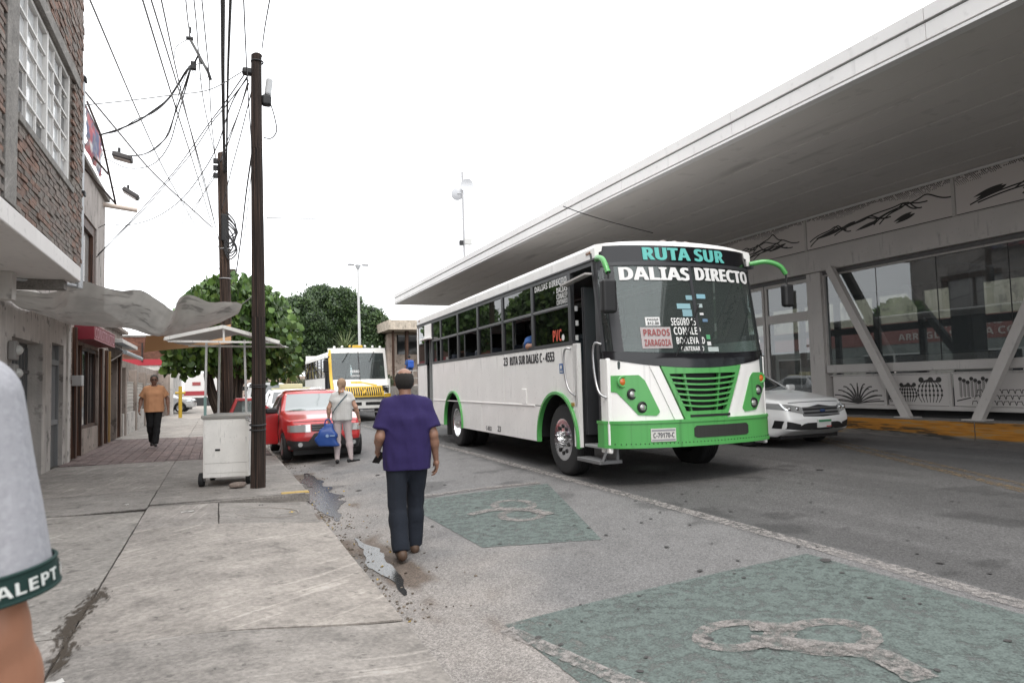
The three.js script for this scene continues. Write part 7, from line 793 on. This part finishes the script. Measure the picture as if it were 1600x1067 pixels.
  tag(obj('orange_cloth', grid(16, 10, (u, v) => [lerp(-1.35, 0.25, u), lerp(2.68, 2.32, v) + 0.28 * u * u * (1 - v) * 0.9 + 0.18 * u * v, lerp(-15.7, -15.3, v) + 0.05 * Math.sin(u * 9)]), mat([0.5, 0.28, 0.13], 0.85, { side: THREE.DoubleSide, transmission: 0.3, thickness: 0 })), 'faded orange cloth hanging under the grey tarpaulin', 'cloth');
  tag(obj('tarp_rope', tube([[0.37, 2.94, -12], [0.46, 2.96, -11.4], [0.53, 2.98, -10.72]], 0.008, 10), M.wireGrey), 'thin rope tying tarpaulin corner to near pole', 'rope');
}
// ================= TREES =================
function leafGeo(L, w, fold = 0.25, heart = true) { const s = heart ? [[0, 0], [w * 0.55, L * 0.08], [w, L * 0.32], [w * 0.8, L * 0.62], [0.001, L]] : [[0, 0], [w * 0.7, L * 0.2], [w, L * 0.5], [w * 0.6, L * 0.8], [0.001, L]], P = [], I = []; for (const [x, y] of s) P.push(-x, y, x * fold - y * y * 0.6 / L * 0.3, 0, y, -y * y * 0.6 / L * 0.3, x, y, x * fold - y * y * 0.6 / L * 0.3); for (let i = 0; i < s.length - 1; i++) { const a = i * 3; I.push(a, a + 1, a + 4, a, a + 4, a + 3, a + 1, a + 2, a + 5, a + 1, a + 5, a + 4); } const g = new THREE.BufferGeometry(); g.setAttribute('position', new THREE.Float32BufferAttribute(P, 3)); g.setIndex(I); g.computeVertexNormals(); g.setAttribute('uv', new THREE.BufferAttribute(new Float32Array(P.length / 3 * 2), 2)); return g; }
function sprig(n, L, w, spread) { const out = []; for (let k = 0; k < n; k++) { const g = leafGeo(L * rr(0.7, 1.15), w, 0.2, false); g.rotateX(rr(-0.9, 0.9)); g.rotateZ(rr(-1.2, 1.2)); g.rotateY(rr(0, 6.3)); g.translate(rr(-1, 1) * spread, rr(-1, 1) * spread * 0.7, rr(-1, 1) * spread); out.push(g.toNonIndexed()); } return mergeGeometries(out); }
const leafM = (c) => mat(c, 0.55, { side: THREE.DoubleSide, transmission: 0.25, thickness: 0 });
function crown(parent, g, m, blobs, n, cols, sMin, sMax, shell = 0.55) {
  const im = new THREE.InstancedMesh(g, m, n), d = new THREE.Object3D(), tot = blobs.reduce((a, b) => a + b[3] * b[4] * b[5], 0), c = new THREE.Color(); let k = 0;
  for (const b of blobs) { const cnt = Math.round(n * b[3] * b[4] * b[5] / tot); for (let i = 0; i < cnt && k < n; i++, k++) { const a = rr(0, 6.283), cy = rr(-1, 1), sy = Math.sqrt(1 - cy * cy), R = Math.pow(rr(shell ** 3, 1), 1 / 3) * (0.86 + 0.3 * n3(Math.cos(a) * sy * 3 + b[0], cy * 3 + b[1], Math.sin(a) * sy * 3)); d.position.set(b[0] + Math.cos(a) * sy * b[3] * R, b[1] + cy * b[4] * R, b[2] + Math.sin(a) * sy * b[5] * R); d.rotation.set(rr(-1.1, 0.6), a + rr(-1, 1), rr(-0.7, 0.7)); d.scale.setScalar(rr(sMin, sMax)); d.updateMatrix(); im.setMatrixAt(k, d.matrix); const q = cols[Math.floor(rnd() * cols.length)], t = rr(0.75, 1.25); im.setColorAt(k, c.setRGB(q[0] * t, q[1] * t, q[2] * t)); } }
  while (k < n) { im.setMatrixAt(k, d.matrix); im.setColorAt(k, c); k++; } im.name = 'crown'; im.userData.kind = 'stuff'; parent.add(im); return im;
}
const limb = (pts, r0, r1) => { const cv = new THREE.CatmullRomCurve3(pts.map((p) => V(...p))); const fr = cv.computeFrenetFrames(20); return grid(12, 20, (u, v) => { const p = cv.getPoint(v), i = Math.round(v * 20), a = u * 6.2832, r = lerp(r0, r1, v) * (1 + 0.14 * (fbm(Math.cos(a) * 1.5 + v * 6, Math.sin(a) * 1.5 + v * 3, 3) - 0.5)); return [p.x + (fr.normals[i].x * Math.cos(a) + fr.binormals[i].x * Math.sin(a)) * r, p.y + (fr.normals[i].y * Math.cos(a) + fr.binormals[i].y * Math.sin(a)) * r, p.z + (fr.normals[i].z * Math.cos(a) + fr.binormals[i].z * Math.sin(a)) * r]; }, (u, v) => [u * 1.2, v * 2]); };
const bark = mat([0.17, 0.14, 0.115], 0.95, { map: rep(T.wood, 0.5, 1), bumpMap: rep(T.wood, 0.5, 1), bumpScale: 0.03 });
{
  const o = thing('broadleaf_tree', 'leafy sidewalk tree with large heart shaped leaves behind the cart', 'tree');
  obj('trunk', [limb([[0.38, 0.1, -19.6], [0.36, 0.9, -19.6], [0.42, 1.7, -19.6], [0.5, 2.6, -19.5]], 0.27, 0.16)], bark, o); obj('limb', limb([[0.28, 0.5, -19.55], [0.02, 1.0, -19.5], [-0.2, 1.7, -19.5], [-0.3, 2.6, -19.4], [-0.5, 3.3, -19.4]], 0.17, 0.06), bark, o); obj('limb', limb([[0.45, 1.6, -19.6], [0.9, 2.3, -19.5], [1.3, 3.0, -19.4]], 0.12, 0.05), bark, o); obj('limb', limb([[0.45, 2.2, -19.5], [0.3, 3.0, -19.4], [0.3, 3.8, -19.4]], 0.13, 0.05), bark, o);
  const bl = [[0.3, 3.55, -19.5, 1.15, 1.05, 1.1], [1.15, 3.0, -19.3, 0.95, 0.95, 0.95], [-0.55, 2.6, -19.3, 0.75, 0.75, 0.9], [0.4, 2.5, -19.3, 1.2, 0.75, 1.0], [1.55, 2.4, -19.4, 0.6, 0.8, 0.7], [-0.85, 2.15, -19.2, 0.45, 0.4, 0.6], [-0.15, 3.3, -19.1, 0.8, 0.7, 0.7], [0.9, 3.75, -19.5, 0.8, 0.55, 0.7]];
  crown(o, leafGeo(0.17, 0.085), leafM([1, 1, 1]), bl, 5200, [[0.1, 0.19, 0.035], [0.075, 0.15, 0.032], [0.15, 0.25, 0.045], [0.06, 0.115, 0.03]], 0.7, 1.35, 0.35);
}
{ const o = thing('broadleaf_tree', 'second sidewalk tree almost hidden behind the nearer leafy tree', 'tree'); obj('trunk', limb([[0.1, 0.1, -31], [0.15, 1.4, -31], [0.1, 3, -31]], 0.25, 0.15), bark, o); obj('limb', limb([[0.12, 2, -31], [-0.8, 3.2, -31], [-1.2, 4, -31]], 0.12, 0.05), bark, o); crown(o, leafGeo(0.19, 0.09), leafM([1, 1, 1]), [[0.1, 4.5, -31, 1.7, 1.5, 2.2], [-0.9, 3.9, -31.5, 1.0, 1.0, 1.6], [1.1, 3.9, -30.5, 1.0, 1.0, 1.6]], 4200, [[0.08, 0.16, 0.035], [0.06, 0.125, 0.03], [0.11, 0.2, 0.04]], 0.8, 1.5, 0.35); }
function ficus(label, p, blobs, n) { const o = thing('ficus_tree', label, 'tree', 'dense dark trees behind the second bus'); const [x, z, h] = p; obj('trunk', limb([[x, 0.1, z], [x + 0.1, h * 0.3, z], [x - 0.1, h * 0.6, z]], 0.35, 0.2), bark, o); obj('limb', limb([[x, h * 0.3, z], [x + 0.9, h * 0.6, z + 0.3]], 0.18, 0.07), bark, o); obj('limb', limb([[x, h * 0.3, z], [x - 0.9, h * 0.6, z + 0.2]], 0.18, 0.07), bark, o); crown(o, SP, leafM([1, 1, 1]), blobs, n, [[0.036, 0.07, 0.024], [0.055, 0.105, 0.03], [0.026, 0.052, 0.02], [0.075, 0.13, 0.036]], 0.8, 1.4, 0.62); }
const SP = sprig(11, 0.16, 0.036, 0.2);
const clump = (cx, cy, cz, rx, ry, rz, n, r) => { const o = [[cx, cy, cz, rx * 0.82, ry * 0.82, rz * 0.82]]; for (let k = 0; k < n; k++) { const a = rr(0, 6.28), q = rr(-0.55, 0.95), s = Math.sqrt(1 - q * q); const t = rr(0.7, 1.2) * r; o.push([cx + Math.cos(a) * s * rx * 0.78, cy + q * ry * 0.78, cz + Math.sin(a) * s * rz * 0.78, t, t * 0.85, t]); } return o; };
ficus('dark tree nearest the leafy sidewalk tree', [4.5, -46, 7], clump(4.6, 4.9, -46, 2.0, 2.9, 2, 22, 0.8), 5800); ficus('tallest dark tree in the middle of the group', [7.1, -48, 8], clump(7.4, 5.6, -48, 2.7, 3.0, 2.4, 30, 0.9), 8600); ficus('dark tree at the lamp post side of the group', [9.6, -47, 7], clump(9.7, 4.6, -47, 1.9, 2.7, 2, 16, 0.75), 5200); ficus('dark tree low behind the others', [12.4, -52, 6], clump(11.2, 3.9, -52, 1.7, 2.4, 2, 12, 0.7), 3600); ficus('dark tree filling gap behind the leafy tree', [3.0, -54, 6], clump(3.6, 4.9, -54, 2.2, 3.2, 2, 14, 0.9), 4600);
function palm(label, x, y, z, n, L, cols, droop) { const o = thing('yucca_palm', label, 'palm', 'spiky palms by the road'); obj('trunk', limb([[x, 0.1, z], [x + 0.05, y * 0.5, z], [x, y, z]], 0.2, 0.15), bark, o); for (let k = 0; k < n; k++) { const a = k * 2.399, t = k / n, el = lerp(1.35, -droop, t), l = L * rr(0.8, 1.1), g = grid(2, 8, (u, v) => { const w = 0.05 * (1 - v * 0.9) * (u - 0.5) * 2, r = l * v * Math.cos(el) + 0.05, yy = l * v * Math.sin(el) - 0.35 * l * v * v * (0.3 + t); return [x + Math.cos(a) * r - Math.sin(a) * w, y + yy + Math.abs(w) * 0.4, z + Math.sin(a) * r + Math.cos(a) * w]; }); obj('frond', g, cols[k % cols.length], o); } }
const fg = [mat([0.11, 0.15, 0.06], 0.6, { side: THREE.DoubleSide }), mat([0.15, 0.18, 0.08], 0.6, { side: THREE.DoubleSide })], dry = [mat([0.24, 0.19, 0.09], 0.8, { side: THREE.DoubleSide }), mat([0.14, 0.16, 0.06], 0.7, { side: THREE.DoubleSide }), mat([0.3, 0.25, 0.12], 0.8, { side: THREE.DoubleSide })];
palm('spiky green palm showing above the second bus', 6.9, 3.7, -41, 70, 1.6, fg, 0.3); palm('dry drooping yucca left of the second bus', 3.35, 2.75, -38, 120, 1.3, dry, 1.5);
function bush(label, x, z, rx, ry, n) { const o = thing('shrub', label, 'shrub', 'shrubs along the far road'); obj('stem', limb([[x, 0.1, z], [x + 0.1, 0.6, z], [x, 1.0, z]], 0.06, 0.03), bark, o); crown(o, SP, leafM([1, 1, 1]), clump(x, ry * 0.95 + 0.1, z, rx, ry, rx, 8, rx * 0.45), n, [[0.07, 0.095, 0.045], [0.1, 0.12, 0.06], [0.05, 0.075, 0.035]], 0.6, 1.1, 0.4); }
bush('grey green shrub beside the dry yucca', 4.6, -40, 1.3, 1.0, 1300); bush('shrub below the terrace railing', 9.0, -41.5, 0.8, 1.35, 1000); bush('low shrub under the dark trees', 6.6, -43, 1.6, 0.9, 1200); bush('shrub in shade behind the dry yucca', 2.6, -47, 1.2, 0.9, 900);
// ================= FAR RIGHT BUILDING AND TERRACE =================
{
  const o = thing('terrace_building', 'beige building with deep roof eave and brown pillars beyond bus', 'building');
  obj('wall', box(10.3, 24, 0.2, 5.0, -54, -44.5), mat([0.55, 0.46, 0.4], 0.85, { map: rep(T.plaster, 0.4) }), o); obj('roof_slab', [box(9.8, 24, 5.05, 5.65, -55, -42)], mat([0.62, 0.55, 0.47], 0.8, { map: T.plaster }), o); for (const [x, w] of [[10.25, 0.1], [11.1, 0.2], [11.9, 0.16]]) obj('pillar', rbox(x, x + w, 0.2, 5.05, -43.2, -42.9, 0.02), M.brown, o); obj('glass_strip', box(10.9, 12.6, 3.6, 4.9, -44.5, -44.45), M.darkGlass, o); obj('louvre', box(9.55, 10.1, 3.0, 5.2, -48, -46), M.brown, o);
  const t = thing('terrace', 'raised concrete terrace with worn orange edge', 'terrace'); obj('block', rbox(9.2, 14, 0.15, 1.5, -43, -37.4, 0.03), M.concrete, t); obj('orange_edge', rbox(8.5, 9.5, 0.15, 0.75, -38.4, -37.2, 0.03), mat([0.5, 0.26, 0.06], 0.8, { map: T.dirt }), t); obj('dark_box', rbox(9.25, 9.75, 0.75, 1.15, -37.6, -37.2, 0.03), M.black, t);
  const r = thing('terrace_railing', 'white square lattice railing in front of backpack man', 'railing'); for (let k = 0; k < 6; k++) obj('upright', bar([9.22 + k * 0.42, 1.5, -37.5], [9.22 + k * 0.42, 2.36, -37.5], 0.05), M.whiteClean, r); for (const y of [1.55, 1.93, 2.35]) obj('rail', bar([9.2, y, -37.48], [11.35, y, -37.48], 0.055), M.whiteClean, r);
  const f = thing('far_boundary_wall', 'long low pinkish wall closing the street far behind trees', 'wall'); obj('wall', box(1.5, 60, 0, 2.9, -82, -81), mat([0.45, 0.36, 0.31], 0.9, { map: rep(T.plaster, 0.2) }), f);
}
// ================= LITTER =================
{
  const lit = (n, x, z, w, l, a, c, label) => { const y = (z < -9.75 ? walkFar(x) : walkNear(x)) + 0.006; tag(obj(n, grid(3, 3, (u, v) => { const p = (u - 0.5) * w, q = (v - 0.5) * l; return [x + p * Math.cos(a) - q * Math.sin(a), y + 0.008 * Math.abs(Math.sin(u * 5 + v * 3)), z - (p * Math.sin(a) + q * Math.cos(a))]; }), mat(c, 0.8, { side: THREE.DoubleSide })), label, 'litter', 'litter on the sidewalk'); };
  lit('paper_scrap', -0.33, -9.0, 0.14, 0.03, 0.1, [0.6, 0.58, 0.55], 'thin white paper strip left of the manhole cover'); lit('paper_scrap', -1.05, -9.9, 0.05, 0.04, 0.8, [0.6, 0.58, 0.55], 'tiny white paper near the slab joint crossing'); lit('dead_leaf', 0.5, -9.3, 0.06, 0.035, 0.3, [0.05, 0.045, 0.04], 'dark dead leaf on the square cover slab'); lit('dead_leaf', 0.82, -8.75, 0.06, 0.045, 1, [0.5, 0.34, 0.05], 'yellow dead leaf on the square cover slab'); lit('paper_scrap', -1.62, -20.9, 0.12, 0.1, 0.5, [0.45, 0.3, 0.2], 'brown wrapper on the paving left of orange man'); lit('paper_scrap', -0.98, -22.4, 0.12, 0.1, 0.9, [0.4, 0.28, 0.22], 'brown scrap on the paving right of orange man'); lit('paper_scrap', -0.74, -4.05, 0.09, 0.06, 0.4, [0.6, 0.58, 0.55], 'crumpled white paper beside the nearest stain');
  // oily stain line along the joint
  const st = mat([0.1, 0.08, 0.06], 0.9, { map: (() => { const t = dataTex(256, (u, v) => { const n = fbm(u * 12, v * 30, 5, 0, 5), e = 1 - Math.abs(2 * u - 1); return [0.8, 0.78, 0.75, clamp(sst(0.25, 0.75, e * 0.9 + (n - 0.5) * 1.3) * sst(0, 0.12, v + (n - 0.5) * 0.1) * sst(0, 0.12, 1 - v + (n - 0.5) * 0.2) * 0.85)]; }); return t; })(), transparent: true }); struct('oil_stain', grid(6, 20, (u, v) => { const z = lerp(-4.1, -5.9, v), w = 0.07 + 0.08 * Math.sin(Math.PI * v) * v, x = -0.8 + (u - 0.5) * 2 * w + 0.03 * Math.sin(v * 9); return [x, walkNear(x) + 0.006, z]; }, (u, v) => [u, v]), st, 'dark stain running along the slab joint');
  // grit and leaves in the gutter
  const n = 700, im = new THREE.InstancedMesh(new THREE.IcosahedronGeometry(0.012, 0), mat([1, 1, 1], 0.95), n), d = new THREE.Object3D(), c = new THREE.Color(); for (let k = 0; k < n; k++) { const z = rr(-20, -4.4), x = 1.12 + Math.abs(rr(-1, 1) * rr(0, 1) * rr(0, 1)) * 0.9; d.position.set(x, roadY(x) + 0.004, z); d.rotation.set(rr(0, 6), rr(0, 6), 0); d.scale.set(rr(0.3, 1.4), rr(0.2, 0.7), rr(0.3, 1.4)); d.updateMatrix(); im.setMatrixAt(k, d.matrix); const t = rr(0.4, 1.2), yl = rnd() > 0.95; im.setColorAt(k, c.setRGB(...(yl ? [0.4, 0.28, 0.07] : [0.17 * t, 0.14 * t, 0.11 * t]))); } im.name = 'gutter_grit'; im.userData = { kind: 'stuff', label: 'grit and dead leaves scattered in the gutter' }; scene.add(im);
}
scene.traverse((o) => { if (o.isMesh) { o.castShadow = true; o.receiveShadow = true; } });
renderer.render(scene, camera);
